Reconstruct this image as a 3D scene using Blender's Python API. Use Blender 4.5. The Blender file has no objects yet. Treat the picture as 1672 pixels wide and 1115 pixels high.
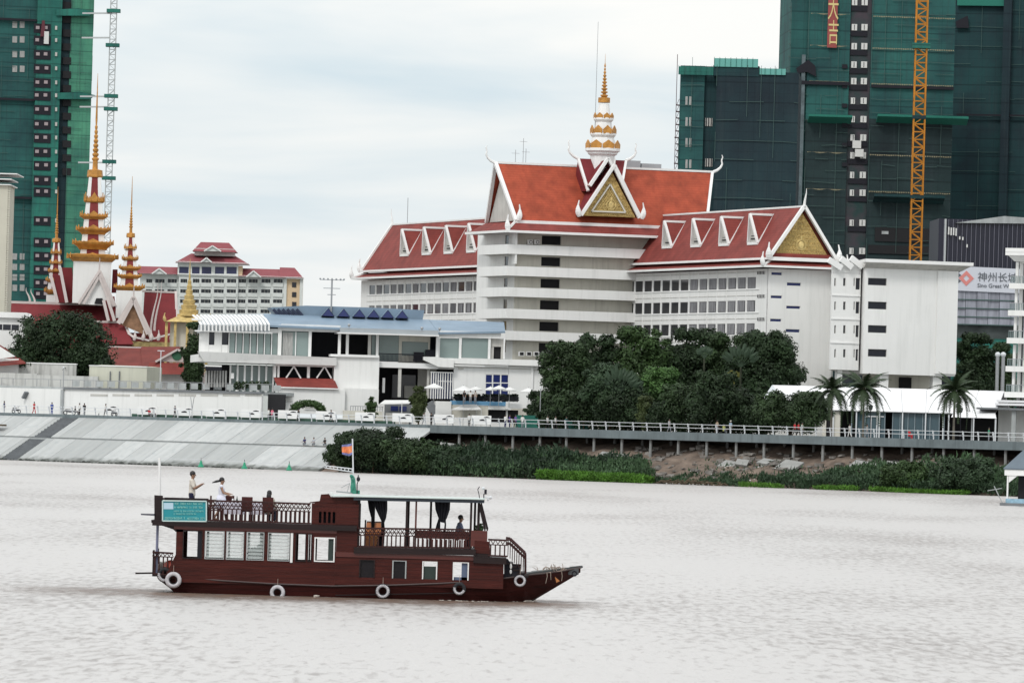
import bpy, math, random
from mathutils import Vector as V, Matrix
random.seed(7)
sc = bpy.context.scene
COL = sc.collection
# ---------------------------------------------------------------- camera
F = 10000.0; PW, PH = 1672, 1115; HC = 7.2; ROLL = 0.028
PITCH = math.atan((690 - 557.5) / F)
fwd = V((0, math.cos(PITCH), math.sin(PITCH)))
u0 = V((0, -math.sin(PITCH), math.cos(PITCH)))
r0 = V((1, 0, 0))
RT = r0 * math.cos(ROLL) + u0 * math.sin(ROLL)
UP = u0 * math.cos(ROLL) - r0 * math.sin(ROLL)
CAMP = V((0, 0, HC))
cd = bpy.data.cameras.new('camera'); cam = bpy.data.objects.new('camera', cd); COL.objects.link(cam)
cd.sensor_width = 36; cd.lens = 36 * F / PW; cd.clip_start = 1; cd.clip_end = 30000
M3 = Matrix((RT, UP, -fwd)).transposed()
cam.matrix_world = Matrix.Translation(CAMP) @ M3.to_4x4()
sc.camera = cam
# ---------------------------------------------------------------- light
SUN_EL, SUN_AZ = 48, 205      # degrees; azimuth clockwise from +Y (camera looks along +Y)
w = bpy.data.worlds.new('World'); sc.world = w; w.use_nodes = True
nt = w.node_tree; N = nt.nodes; L = nt.links; N.clear()
out = N.new('ShaderNodeOutputWorld'); bg = N.new('ShaderNodeBackground'); bg.inputs[1].default_value = 0.10
sky = N.new('ShaderNodeTexSky'); sky.sky_type = 'NISHITA'; sky.sun_disc = False
sky.sun_elevation = math.radians(SUN_EL); sky.sun_rotation = math.radians(SUN_AZ)
sky.air_density = 1.0; sky.dust_density = 2.0; sky.ozone_density = 1.5
tc = N.new('ShaderNodeTexCoord')
mp = N.new('ShaderNodeMapping'); mp.inputs['Scale'].default_value = (9, 9, 62)
mp.inputs['Rotation'].default_value = (0, 0.035, 0)
nz = N.new('ShaderNodeTexNoise'); nz.inputs['Scale'].default_value = 1.0; nz.inputs['Detail'].default_value = 5; nz.inputs['Roughness'].default_value = 0.5
nz.inputs['Distortion'].default_value = 0.35
cr = N.new('ShaderNodeValToRGB'); cr.color_ramp.elements[0].position = 0.42; cr.color_ramp.elements[1].position = 0.80
cr.color_ramp.elements[0].color = (6.6, 7.7, 8.35, 1); cr.color_ramp.elements[1].color = (9.8, 9.75, 9.5, 1)
mx = N.new('ShaderNodeMix'); mx.data_type = 'RGBA'; mx.inputs[0].default_value = 0.9
L.new(tc.outputs['Generated'], mp.inputs[0]); L.new(mp.outputs[0], nz.inputs['Vector']); 
sx0 = N.new('ShaderNodeSeparateXYZ'); L.new(tc.outputs['Generated'], sx0.inputs[0])
ml = N.new('ShaderNodeMapRange'); ml.interpolation_type = 'SMOOTHSTEP'; ml.inputs[1].default_value = .042; ml.inputs[2].default_value = .068; ml.inputs[4].default_value = .10
L.new(sx0.outputs['Z'], ml.inputs[0])      # the cloud deck thickens upward
ml2 = N.new('ShaderNodeMapRange'); ml2.interpolation_type = 'SMOOTHSTEP'; ml2.inputs[1].default_value = .034; ml2.inputs[2].default_value = .018; ml2.inputs[4].default_value = .10
L.new(sx0.outputs['Z'], ml2.inputs[0])
aa = N.new('ShaderNodeMath'); aa.operation = 'MULTIPLY_ADD'; aa.inputs[1].default_value = 1.15; L.new(nz.outputs['Fac'], aa.inputs[0]); L.new(ml.outputs[0], aa.inputs[2])
ab = N.new('ShaderNodeMath'); ab.operation = 'ADD'; L.new(aa.outputs[0], ab.inputs[0]); L.new(ml2.outputs[0], ab.inputs[1]); L.new(ab.outputs[0], cr.inputs[0])
# soft rise of brightness with elevation (a real overcast sky brightens overhead)
sx = N.new('ShaderNodeSeparateXYZ'); L.new(tc.outputs['Generated'], sx.inputs[0])
mr = N.new('ShaderNodeMapRange'); mr.inputs[1].default_value = 0.05; mr.inputs[2].default_value = 0.45
mr.inputs[3].default_value = 1.0; mr.inputs[4].default_value = 1.35
L.new(sx.outputs['Z'], mr.inputs[0])
sc2 = N.new('ShaderNodeVectorMath'); sc2.operation = 'SCALE'; L.new(cr.outputs[0], sc2.inputs[0]); L.new(mr.outputs[0], sc2.inputs['Scale'])
L.new(sky.outputs[0], mx.inputs['A']); L.new(sc2.outputs[0], mx.inputs['B']); L.new(mx.outputs['Result'], bg.inputs[0]); L.new(bg.outputs[0], out.inputs[0])
sl = bpy.data.lights.new('sun', 'SUN'); so = bpy.data.objects.new('sun', sl); COL.objects.link(so)
sl.energy = 1.4; sl.angle = math.radians(14); sl.color = (1, .97, .93)
az, el = math.radians(SUN_AZ), math.radians(SUN_EL)
sd = V((math.sin(az) * math.cos(el), math.cos(az) * math.cos(el), math.sin(el)))
so.rotation_euler = sd.to_track_quat('Z', 'Y').to_euler(); so.location = (0, -50, 200)
sc.view_settings.view_transform = 'Standard'; sc.view_settings.look = 'None'
sc.view_settings.exposure = 0.09; sc.view_settings.gamma = 1.0; sc.view_settings.use_curve_mapping = False
sc.cycles.max_bounces = 6; sc.cycles.diffuse_bounces = 3; sc.cycles.glossy_bounces = 3; sc.cycles.transmission_bounces = 4
sc.cycles.transparent_max_bounces = 8; sc.cycles.caustics_reflective = False; sc.cycles.caustics_refractive = False
# ---------------------------------------------------------------- pixel rays -> world points
def ray(px, py):
    return (fwd * F + RT * (px - PW / 2) + UP * (PH / 2 - py)).normalized()
def W(px, py, D):
    r = ray(px, py); return CAMP + r * (D / r.y)
def Z(px, py, z):
    r = ray(px, py); return CAMP + r * ((z - HC) / r.z)
class Fr:
    """a building's own frame: origin on the ground, local x along its front, local y going away"""
    def __init__(s, O, deg=0.0):
        s.O = V(O); s.a = math.radians(deg); c, n = math.cos(s.a), math.sin(s.a)
        s.ex = V((c, n, 0)); s.ey = V((-n, c, 0))
    def loc(s, P):
        d = P - s.O; return V((d.dot(s.ex), d.dot(s.ey), d.z))
    def world(s, p):
        return s.O + s.ex * p[0] + s.ey * p[1] + V((0, 0, p[2]))
    def p(s, px, py, y=0.0):
        r = ray(px, py); t = ((s.O - CAMP).dot(s.ey) + y) / r.dot(s.ey); return s.loc(CAMP + r * t)
    def s_(s, px, py, x=0.0):
        r = ray(px, py); t = ((s.O - CAMP).dot(s.ex) + x) / r.dot(s.ex); return s.loc(CAMP + r * t)
    def x(s, px, py=600, y=0.0): return s.p(px, py, y).x
    def z(s, px, py, y=0.0): return s.p(px, py, y).z
def frame_at(px, py, D, deg=0.0, z=None):
    P = W(px, py, D); P.z = 6.4 if z is None else z
    return Fr(P, deg)
# ---------------------------------------------------------------- mesh builder
SPLIT = {'cabin_end', 'bargeboard', 'vent_bar', 'gable_panel', 'column', 'grille_bar', 'louvre', 'fence_paling', 'facade_fin', 'lower_wall', 'window_bar', 'dormer_louvre', 'screen_post', 'inner_moulding', 'roof_verge', 'hip_rib', 'canister', 'pale_wall', 'post', 'white_mark', 'string_course', 'planter', 'gable_moulding', 'torn_net', 'slanted_prow_post', 'eave_board', 'pilaster', 'corner_post', 'window_stile', 'porch_wall', 'rub_rail', 'stern_pole', 'mullion', 'stair_box'}
class MB:
    def __init__(s, xf=None): s.v = []; s.f = []; s.xf = xf; s.marks = []
    def add(s, pts, faces):
        n = len(s.v); s.marks.append((n, len(s.f)))
        for p in pts:
            p = V(p); s.v.append(tuple(s.xf(p) if s.xf else p))
        s.f += [tuple(n + i for i in f) for f in faces]; return s
    def hexa(s, p):    # 8 points: bottom 0-3, top 4-7
        return s.add(p, [(0, 3, 2, 1), (4, 5, 6, 7), (0, 1, 5, 4), (1, 2, 6, 5), (2, 3, 7, 6), (3, 0, 4, 7)])
    def box(s, x0, y0, z0, x1, y1, z1):
        return s.hexa([(x0, y0, z0), (x1, y0, z0), (x1, y1, z0), (x0, y1, z0), (x0, y0, z1), (x1, y0, z1), (x1, y1, z1), (x0, y1, z1)])
    def prism(s, poly, ex):   # polygon points + extrusion vector
        n = len(poly); ex = V(ex); a = [V(p) for p in poly]; b = [p + ex for p in a]
        fs = [tuple(range(n - 1, -1, -1)), tuple(range(n, 2 * n))] + [(i, (i + 1) % n, n + (i + 1) % n, n + i) for i in range(n)]
        return s.add(a + b, fs)
    def tube(s, a, b, r, r2=None, n=6):
        a, b = V(a), V(b); r2 = r if r2 is None else r2; d = (b - a)
        if d.length < 1e-6: return s
        q = d.to_track_quat('Z', 'Y'); c = []
        for k, (o, rr) in enumerate(((a, r), (b, r2))):
            for i in range(n):
                t = 2 * math.pi * (i + .5) / n; c.append(o + q @ V((math.cos(t) * rr, math.sin(t) * rr, 0)))
        return s.add(c, [(i, (i + 1) % n, n + (i + 1) % n, n + i) for i in range(n)] + [tuple(range(n - 1, -1, -1)), tuple(range(n, 2 * n))])
    def path(s, pts, r, n=6):
        for a, b in zip(pts, pts[1:]): s.tube(a, b, r, n=n)
        return s
    def lathe(s, prof, c=(0, 0, 0), n=12, sq=0.0, rot=0.0):   # prof: [(radius, z)]
        c = V(c); pts = []
        for r, z in prof:
            for i in range(n):
                t = 2 * math.pi * i / n + rot; pts.append(c + V((math.cos(t) * r, math.sin(t) * r, z)))
        fs = []
        for k in range(len(prof) - 1):
            for i in range(n):
                j = (i + 1) % n; fs.append((k * n + i, k * n + j, (k + 1) * n + j, (k + 1) * n + i))
        fs.append(tuple(range(n - 1, -1, -1))); m = (len(prof) - 1) * n; fs.append(tuple(range(m, m + n)))
        return s.add(pts, fs)
    def sphere(s, c, rx, ry=None, rz=None, n=10, m=7):
        ry = ry or rx; rz = rz or rx; pts = []; c = V(c)
        for j in range(m + 1):
            p = math.pi * j / m
            for i in range(n):
                t = 2 * math.pi * i / n; pts.append(c + V((rx * math.sin(p) * math.cos(t), ry * math.sin(p) * math.sin(t), -rz * math.cos(p))))
        return s.add(pts, [(j * n + i, j * n + (i + 1) % n, (j + 1) * n + (i + 1) % n, (j + 1) * n + i) for j in range(m) for i in range(n)])
    def torus(s, c, R, r, axis='Y', n=20, m=8):
        pts = []; c = V(c)
        for i in range(n):
            t = 2 * math.pi * i / n
            for j in range(m):
                q = 2 * math.pi * j / m; a = (R + r * math.cos(q)); x, z, y = a * math.cos(t), a * math.sin(t), r * math.sin(q)
                pts.append(c + (V((x, y, z)) if axis == 'Y' else V((y, x, z)) if axis == 'X' else V((x, z, y))))
        return s.add(pts, [(i * m + j, ((i + 1) % n) * m + j, ((i + 1) % n) * m + (j + 1) % m, i * m + (j + 1) % m) for i in range(n) for j in range(m)])
    def wall(s, x0, x1, z0, z1, ops, y0=0.0, th=0.4):
        """a wall with real openings (xa, xb, za, zb) cut through it"""
        xs = sorted({x0, x1} | {min(max(v, x0), x1) for o in ops for v in o[:2]}); zs = sorted({z0, z1} | {min(max(v, z0), z1) for o in ops for v in o[2:4]})
        for za, zb in zip(zs, zs[1:]):
            if zb - za < 1e-5: continue
            run = None
            for xa, xb in zip(xs, xs[1:]):
                if xb - xa < 1e-5: continue
                cx, cz = (xa + xb) / 2, (za + zb) / 2
                hole = any(o[0] < cx < o[1] and o[2] < cz < o[3] for o in ops)
                if hole:
                    if run is not None: s.box(run, y0, za, xa, y0 + th, zb); run = None
                elif run is None: run = xa
            if run is not None: s.box(run, y0, za, x1, y0 + th, zb)
        return s
    def mesh(s, name, mats=None, smooth=False):
        me = bpy.data.meshes.new(name); me.from_pydata(s.v, [], s.f)
        for m in (mats if isinstance(mats, (list, tuple)) else [mats]):
            if m: me.materials.append(m)
        if smooth: me.shade_smooth()
        me.update(); return me
    def build(s, name, mat, parent=None, smooth=False, **kw):
        if name in SPLIT and parent is not None and len(s.marks) > 1:      # separate pieces become separate parts
            mk = s.marks + [(len(s.v), len(s.f))]; first = None
            for (v0, f0), (v1, f1) in zip(mk, mk[1:]):
                q = MB(); q.v = s.v[v0:v1]; q.f = [tuple(i - v0 for i in f) for f in s.f[f0:f1]]
                o = put(name, q.mesh(name, mat, smooth), parent, **kw); first = first or o
            return first
        return put(name, s.mesh(name, mat, smooth), parent, **kw)
def put(name, me, parent=None, loc=None, rot=None, scale=None, label=None, cat=None, group=None, kind=None):
    o = bpy.data.objects.new(name, me); COL.objects.link(o)
    if parent: o.parent = parent
    if loc is not None: o.location = loc
    if rot is not None: o.rotation_euler = rot
    if scale is not None: o.scale = scale
    return tag(o, label, cat, group, kind)
def tag(o, label=None, cat=None, group=None, kind=None):
    if label: o['label'] = label
    if cat: o['category'] = cat
    if group: o['group'] = group
    if kind: o['kind'] = kind
    return o
def thing(name, label, cat, fr=None, loc=None, rz=0.0, group=None, scale=None):
    o = bpy.data.objects.new(name, None); COL.objects.link(o); o.empty_display_size = 0.5
    if fr: o.location = fr.O; o.rotation_euler = (0, 0, fr.a)
    elif loc is not None: o.location = loc; o.rotation_euler = (0, 0, rz)
    if scale: o.scale = scale
    return tag(o, label, cat, group)
def dup(root, loc=None, rz=None, label=None, group=None, scale=None):
    r = root.copy(); COL.objects.link(r)
    if loc is not None: r.location = loc
    if rz is not None: r.rotation_euler = (0, 0, rz)
    if scale is not None: r.scale = (scale,) * 3
    if label: r['label'] = label
    if group: r['group'] = group
    for ch in list(root.children):
        c = ch.copy(); COL.objects.link(c); c.parent = r
        for g in list(ch.children):
            d = g.copy(); COL.objects.link(d); d.parent = c
    return r
# ---------------------------------------------------------------- materials
def mat(name, rgb, rough=.75, var=.12, scale=1.0, bump=0.0, bscale=None, stretch=(1, 1, 1), metal=0.0, var2=None, detail=5, spec=.3, dirt=None):
    m = bpy.data.materials.new(name); m.use_nodes = True; t = m.node_tree; b = t.nodes['Principled BSDF']
    b.inputs['Roughness'].default_value = rough; b.inputs['Metallic'].default_value = metal
    b.inputs['Specular IOR Level'].default_value = spec
    c = t.nodes.new('ShaderNodeTexCoord'); mpn = t.nodes.new('ShaderNodeMapping'); mpn.inputs['Scale'].default_value = stretch
    t.links.new(c.outputs['Object'], mpn.inputs[0])
    n = t.nodes.new('ShaderNodeTexNoise'); n.inputs['Scale'].default_value = scale; n.inputs['Detail'].default_value = detail; n.inputs['Roughness'].default_value = .6
    t.links.new(mpn.outputs[0], n.inputs['Vector'])
    r = t.nodes.new('ShaderNodeValToRGB'); r.color_ramp.elements[0].position = .3; r.color_ramp.elements[1].position = .7
    lo = [max(0, x * (1 - var)) for x in rgb] if var2 is None else var2
    hi = [min(1, x * (1 + var)) for x in rgb]
    r.color_ramp.elements[0].color = (*lo, 1); r.color_ramp.elements[1].color = (*hi, 1)
    t.links.new(n.outputs['Fac'], r.inputs[0]); last = r.outputs[0]
    if dirt:   # rain streaks: (rgb, amount)
        m2 = t.nodes.new('ShaderNodeMapping'); m2.inputs['Scale'].default_value = (1.3, 1.3, .09); t.links.new(c.outputs['Object'], m2.inputs[0])
        n2 = t.nodes.new('ShaderNodeTexNoise'); n2.inputs['Scale'].default_value = 1.0; n2.inputs['Detail'].default_value = 6; n2.inputs['Roughness'].default_value = .65
        t.links.new(m2.outputs[0], n2.inputs['Vector'])
        rr = t.nodes.new('ShaderNodeMapRange'); rr.inputs[1].default_value = .5; rr.inputs[2].default_value = .75; rr.inputs[4].default_value = dirt[1]
        t.links.new(n2.outputs['Fac'], rr.inputs[0])
        mxx = t.nodes.new('ShaderNodeMix'); mxx.data_type = 'RGBA'; t.links.new(rr.outputs[0], mxx.inputs[0]); t.links.new(last, mxx.inputs['A']); mxx.inputs['B'].default_value = (*dirt[0], 1)
        last = mxx.outputs['Result']
    t.links.new(last, b.inputs['Base Color'])
    if bump:
        n3 = t.nodes.new('ShaderNodeTexNoise'); n3.inputs['Scale'].default_value = bscale or scale * 5; n3.inputs['Detail'].default_value = 4
        t.links.new(mpn.outputs[0], n3.inputs['Vector'])
        bp = t.nodes.new('ShaderNodeBump'); bp.inputs['Strength'].default_value = bump; bp.inputs['Distance'].default_value = .1
        t.links.new(n3.outputs['Fac'], bp.inputs['Height']); t.links.new(bp.outputs[0], b.inputs['Normal'])
    return m
def bands(m, axis, period, width, rgb, amt=1.0, depth=0.0):
    """thin lines every `period` metres along one object axis (board seams, tile courses, net seams)"""
    t = m.node_tree; b = t.nodes['Principled BSDF']; c = t.nodes.new('ShaderNodeTexCoord'); s = t.nodes.new('ShaderNodeSeparateXYZ')
    t.links.new(c.outputs['Object'], s.inputs[0]); d = t.nodes.new('ShaderNodeMath'); d.operation = 'DIVIDE'; d.inputs[1].default_value = period
    t.links.new(s.outputs[axis], d.inputs[0]); fr = t.nodes.new('ShaderNodeMath'); fr.operation = 'FRACT'; t.links.new(d.outputs[0], fr.inputs[0])
    lt = t.nodes.new('ShaderNodeMath'); lt.operation = 'LESS_THAN'; lt.inputs[1].default_value = width / period; t.links.new(fr.outputs[0], lt.inputs[0])
    mu = t.nodes.new('ShaderNodeMath'); mu.operation = 'MULTIPLY'; mu.inputs[1].default_value = amt; t.links.new(lt.outputs[0], mu.inputs[0])
    mxx = t.nodes.new('ShaderNodeMix'); mxx.data_type = 'RGBA'; src = b.inputs['Base Color'].links[0].from_socket
    t.links.new(mu.outputs[0], mxx.inputs[0]); t.links.new(src, mxx.inputs['A']); mxx.inputs['B'].default_value = (*rgb, 1)
    t.links.new(mxx.outputs['Result'], b.inputs['Base Color']); return m
def leafmat(name, rgb, var=.45, rough=.6, trans=.25):
    m = bpy.data.materials.new(name); m.use_nodes = True; t = m.node_tree; b = t.nodes['Principled BSDF']
    b.inputs['Roughness'].default_value = rough; b.inputs['Specular IOR Level'].default_value = .25
    g = t.nodes.new('ShaderNodeNewGeometry'); c = t.nodes.new('ShaderNodeTexCoord'); n = t.nodes.new('ShaderNodeTexNoise'); n.inputs['Scale'].default_value = .28; n.inputs['Detail'].default_value = 4
    t.links.new(c.outputs['Object'], n.inputs['Vector'])
    a = t.nodes.new('ShaderNodeMath'); a.operation = 'MULTIPLY_ADD'; a.inputs[1].default_value = .5; t.links.new(g.outputs['Random Per Island'], a.inputs[0]); 
    n_s = t.nodes.new('ShaderNodeMath'); n_s.operation = 'MULTIPLY_ADD'; n_s.inputs[1].default_value = 2.4; n_s.inputs[2].default_value = -.98; t.links.new(n.outputs['Fac'], n_s.inputs[0]); t.links.new(n_s.outputs[0], a.inputs[2])
    r = t.nodes.new('ShaderNodeValToRGB')
    r.color_ramp.elements[0].color = (*[x * (1 - var) for x in rgb], 1); r.color_ramp.elements[1].color = (*[min(1, x * (1 + var)) for x in rgb], 1)
    t.links.new(a.outputs[0], r.inputs[0]); t.links.new(r.outputs[0], b.inputs['Base Color']); return m
def plain(name, rgb, rough=.5, metal=0, spec=.5, emit=0):
    m = bpy.data.materials.new(name); m.use_nodes = True; b = m.node_tree.nodes['Principled BSDF']
    b.inputs['Base Color'].default_value = (*rgb, 1); b.inputs['Roughness'].default_value = rough; b.inputs['Metallic'].default_value = metal; b.inputs['Specular IOR Level'].default_value = spec
    return m
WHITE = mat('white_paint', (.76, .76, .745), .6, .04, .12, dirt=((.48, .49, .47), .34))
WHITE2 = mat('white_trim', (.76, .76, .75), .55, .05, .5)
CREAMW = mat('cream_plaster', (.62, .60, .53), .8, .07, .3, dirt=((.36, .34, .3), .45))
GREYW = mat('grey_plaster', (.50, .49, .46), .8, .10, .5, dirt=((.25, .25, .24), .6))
RED = mat('red_roof_tile', (.205, .042, .034), .75, .26, .5, stretch=(1, 1, 1), dirt=((.12, .02, .02), .4)); bands(RED, 'Z', .36, .07, (.12, .02, .018), .4)
ORANGE = mat('orange_roof_tile', (.32, .062, .030), .75, .30, .5, dirt=((.2, .03, .018), .55)); bands(ORANGE, 'Z', .36, .07, (.26, .035, .015), .5)
MAROON = mat('maroon_roof_tile', (.17, .022, .026), .75, .12, .4, dirt=((.1, .015, .018), .4))
PINKRED = mat('rose_roof_tile', (.23, .055, .065), .75, .1, .4)
GOLD = mat('gold_paint', (.46, .22, .05), .45, .30, 1.2, bump=.8, bscale=4)
GOLD2 = mat('pale_gold_relief', (.50, .37, .14), .6, .5, 3.2, bump=1.0, bscale=5, var2=(.26, .15, .04))
DGLASS = plain('dark_glass', (.012, .014, .022), .08, 0, .5)
BGLASS = plain('blue_glass', (.02, .03, .12), .12, 0, .5)
GGLASS = plain('grey_green_glass', (.22, .28, .27), .12, 0, .5)
HCURT = mat('hotel_curtain', (.20, .20, .21), .9, .4, 1.2, stretch=(3, 3, .4))
CURT = mat('curtain_cloth', (.33, .33, .32), .9, .3, 2.0, stretch=(4, 4, .5))
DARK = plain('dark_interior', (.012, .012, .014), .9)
CONC = mat('concrete', (.36, .38, .38), .85, .15, .6, dirt=((.18, .19, .19), .5))
CONCD = mat('dark_concrete', (.17, .18, .19), .85, .15, .6)
STEEL = plain('grey_steel', (.35, .36, .37), .45, .5)
PIPE = plain('white_metal', (.62, .64, .66), .4, .0)
BLUER = mat('blue_metal_roof', (.19, .26, .335), .5, .12, .3)
GREYR = mat('grey_metal_roof', (.36, .39, .41), .5, .1, .3)
BLACK = plain('black_cloth', (.010, .010, .016), .9)
# ---------------------------------------------------------------- river, bank, promenade
A0 = W(0, 672, 878); A0.z = 0; A1 = W(1672, 718, 754); A1.z = 0
PANG = math.degrees(math.atan2(A1.y - A0.y, A1.x - A0.x))
FP = Fr(A0, PANG)             # local x along the promenade edge, y inland
ZD = 6.55
def pxof(P):
    d = P - CAMP; return PW / 2 + F * d.dot(RT) / d.dot(fwd)
def Dw(px, y):      # distance of the point of the promenade frame seen at this pixel column
    q = FP.p(px, 700, y); return FP.world((q.x, y, 0)).y
wm = bpy.data.materials.new('river_water'); wm.use_nodes = True; t = wm.node_tree; b = t.nodes['Principled BSDF']
b.inputs['Base Color'].default_value = (.50, .40, .33, 1); b.inputs['Roughness'].default_value = .36; b.inputs['IOR'].default_value = 1.33
b.inputs['Specular IOR Level'].default_value = .5
c = t.nodes.new('ShaderNodeTexCoord')
def noise(scale, st, det, rough=.55, dist=0.0):
    m_ = t.nodes.new('ShaderNodeMapping'); m_.inputs['Scale'].default_value = st; t.links.new(c.outputs['Object'], m_.inputs[0])
    n_ = t.nodes.new('ShaderNodeTexNoise'); n_.inputs['Scale'].default_value = scale; n_.inputs['Detail'].default_value = det; n_.inputs['Roughness'].default_value = rough; n_.inputs['Distortion'].default_value = dist
    t.links.new(m_.outputs[0], n_.inputs['Vector']); return n_
n1 = noise(1.0, (2.0, .40, 1), 6, .62, .4); n2 = noise(1.0, (.06, .012, 1), 4, .5)
ad = t.nodes.new('ShaderNodeMath'); ad.operation = 'MULTIPLY_ADD'; ad.inputs[1].default_value = .5; t.links.new(n2.outputs['Fac'], ad.inputs[0]); t.links.new(n1.outputs['Fac'], ad.inputs[2])
bp = t.nodes.new('ShaderNodeBump'); bp.inputs['Strength'].default_value = 1.0; bp.inputs['Distance'].default_value = .10
t.links.new(ad.outputs[0], bp.inputs['Height']); t.links.new(bp.outputs[0], b.inputs['Normal'])
wr = t.nodes.new('ShaderNodeValToRGB'); wr.color_ramp.elements[0].position = .36; wr.color_ramp.elements[1].position = .50
wr.color_ramp.elements[0].color = (.21, .18, .165, 1); wr.color_ramp.elements[1].color = (.49, .465, .45, 1)  # dark and bright flecks of the wave ripples, painted into the water colour
n4 = noise(1.0, (.03, .009, 1), 3); n5 = noise(1.0, (2.6, .42, 1), 5, .58, .45)
m5 = t.nodes.new('ShaderNodeMath'); m5.operation = 'MULTIPLY_ADD'; m5.inputs[1].default_value = .5; t.links.new(n5.outputs['Fac'], m5.inputs[0])
m4 = t.nodes.new('ShaderNodeMath'); m4.operation = 'MULTIPLY'; m4.inputs[1].default_value = .5; t.links.new(n4.outputs['Fac'], m4.inputs[0]); t.links.new(m4.outputs[0], m5.inputs[2]); t.links.new(m5.outputs[0], wr.inputs[0]); t.links.new(wr.outputs[0], b.inputs['Base Color'])
m = MB(); m.add([(-9000, -3000, 0), (9000, -3000, 0), (9000, 8000, 0), (-9000, 8000, 0)], [(0, 1, 2, 3)])
m.build('river_water', wm, kind='structure')

def nrand(x, y, s=1.0):
    from mathutils import noise as nn
    return nn.noise(V((x * s, y * s, 3.7)))
EARTH = mat('bank_earth', (.15, .115, .092), .95, .45, .5, bump=.6, bscale=1.5)
SOIL = mat('city_ground', (.20, .20, .19), .9, .2, .05)
def bankz(x, y):
    """height of the bank in promenade coordinates"""
    k = min(1, max(0, (x - 66) / 16))
    pr_l = [(-40, -4), (-12.6, -.55), (-.3, 5.6), (2, 5.9), (5000, 6.0)]
    pr_r = [(-40, -4), (-13, -.45), (-9, .9), (-5, 2.2), (-1, 3.5), (3, 4.6), (8, 5.9), (12, 6.0), (5000, 6.0)]
    def ev(pr):
        for (a, za), (b_, zb) in zip(pr, pr[1:]):
            if a <= y <= b_: return za + (zb - za) * (y - a) / (b_ - a)
        return pr[-1][1]
    z = ev(pr_l) * (1 - k) + ev(pr_r) * k
    if -13 < y < 8: z += k * (nrand(x, y, .22) * .9 + nrand(x, y, .8) * .35) * min(1, (y + 13) / 3) * (1 if y < 3 else max(0, (8 - y) / 5))
    return z
xs = [-6000, -2500, -900, -300, -120, -60, -20] + [i * 1.6 for i in range(0, 135)] + [240, 300, 420, 700, 1500, 6000]
ys = [-40, -20, -16] + [-13 + i * 1.1 for i in range(0, 20)] + [12, 30, 100, 400, 1200, 5000]
m = MB(); m.add([(x, y, bankz(x, y)) for y in ys for x in xs], [(j * len(xs) + i, j * len(xs) + i + 1, (j + 1) * len(xs) + i + 1, (j + 1) * len(xs) + i) for j in range(len(ys) - 1) for i in range(len(xs) - 1)])
g = m.build('riverbank_ground', EARTH, smooth=False, kind='structure'); g.location = FP.O; g.rotation_euler = (0, 0, FP.a)
m = MB(); m.add([(-6000, 9, 6.06), (6000, 9, 6.06), (6000, 5000, 6.06), (-6000, 5000, 6.06)], [(0, 1, 2, 3)])
g = m.build('city_ground', SOIL, kind='structure'); g.location = FP.O; g.rotation_euler = (0, 0, FP.a)

# concrete slope in slabs, joints recessed
SL = [mat('slope_concrete_%s' % k, c_, .85, .10, 1.0, stretch=(.9, .12, .12), dirt=((.30, .33, .34), .6)) for k, c_ in (('pale', (.40, .41, .405)), ('grey', (.345, .355, .35)), ('light', (.44, .45, .445)))]
def tide(m):
    t = m.node_tree; b = t.nodes['Principled BSDF']; c = t.nodes.new('ShaderNodeTexCoord'); s_ = t.nodes.new('ShaderNodeSeparateXYZ'); t.links.new(c.outputs['Object'], s_.inputs[0])
    n = t.nodes.new('ShaderNodeTexNoise'); n.inputs['Scale'].default_value = .8; n.inputs['Detail'].default_value = 6; t.links.new(c.outputs['Object'], n.inputs['Vector'])
    a = t.nodes.new('ShaderNodeMath'); a.operation = 'MULTIPLY_ADD'; a.inputs[1].default_value = -1.1; t.links.new(n.outputs['Fac'], a.inputs[0]); t.links.new(s_.outputs['Z'], a.inputs[2])
    r = t.nodes.new('ShaderNodeMapRange'); r.inputs[1].default_value = .15; r.inputs[2].default_value = -.3; r.inputs[4].default_value = .85; t.links.new(a.outputs[0], r.inputs[0])
    mxx = t.nodes.new('ShaderNodeMix'); mxx.data_type = 'RGBA'; src = b.inputs['Base Color'].links[0].from_socket
    t.links.new(r.outputs[0], mxx.inputs[0]); t.links.new(src, mxx.inputs['A']); mxx.inputs['B'].default_value = (.07, .075, .065, 1); t.links.new(mxx.outputs['Result'], b.inputs['Base Color'])
for m_ in SL: tide(m_)
SLS = mat('stair_concrete', (.15, .16, .17), .9, .15, .8)
slope = thing('embankment_slope', None, None, FP); slope['kind'] = 'structure'
def slab(x0, x1, ya, za, yb, zb, mt, name='concrete_slab'):
    n = V((0, -(zb - za), (yb - ya))).normalized() * -.25
    if n.z > 0: n = -n
    a = [V((x0, ya, za)), V((x1, ya, za)), V((x1, yb, zb)), V((x0, yb, zb))]
    MB().hexa([p + n for p in a] + a).build(name, mt, slope)
xx = -30.0; random.seed(5)
sx0, sx1 = FP.x(105, 690), FP.x(105, 690) + 3.3
ends = FP.x(712, 690)
cuts = []
while xx < ends: cuts.append(xx); xx += random.choice([3.9, 4.4, 5.2, 6.1])
cuts.append(ends)
cuts = [c_ for c_ in cuts if not (sx0 - 1.0 < c_ < sx1 + 1.0)] + [sx0, sx1]; cuts.sort()
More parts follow.
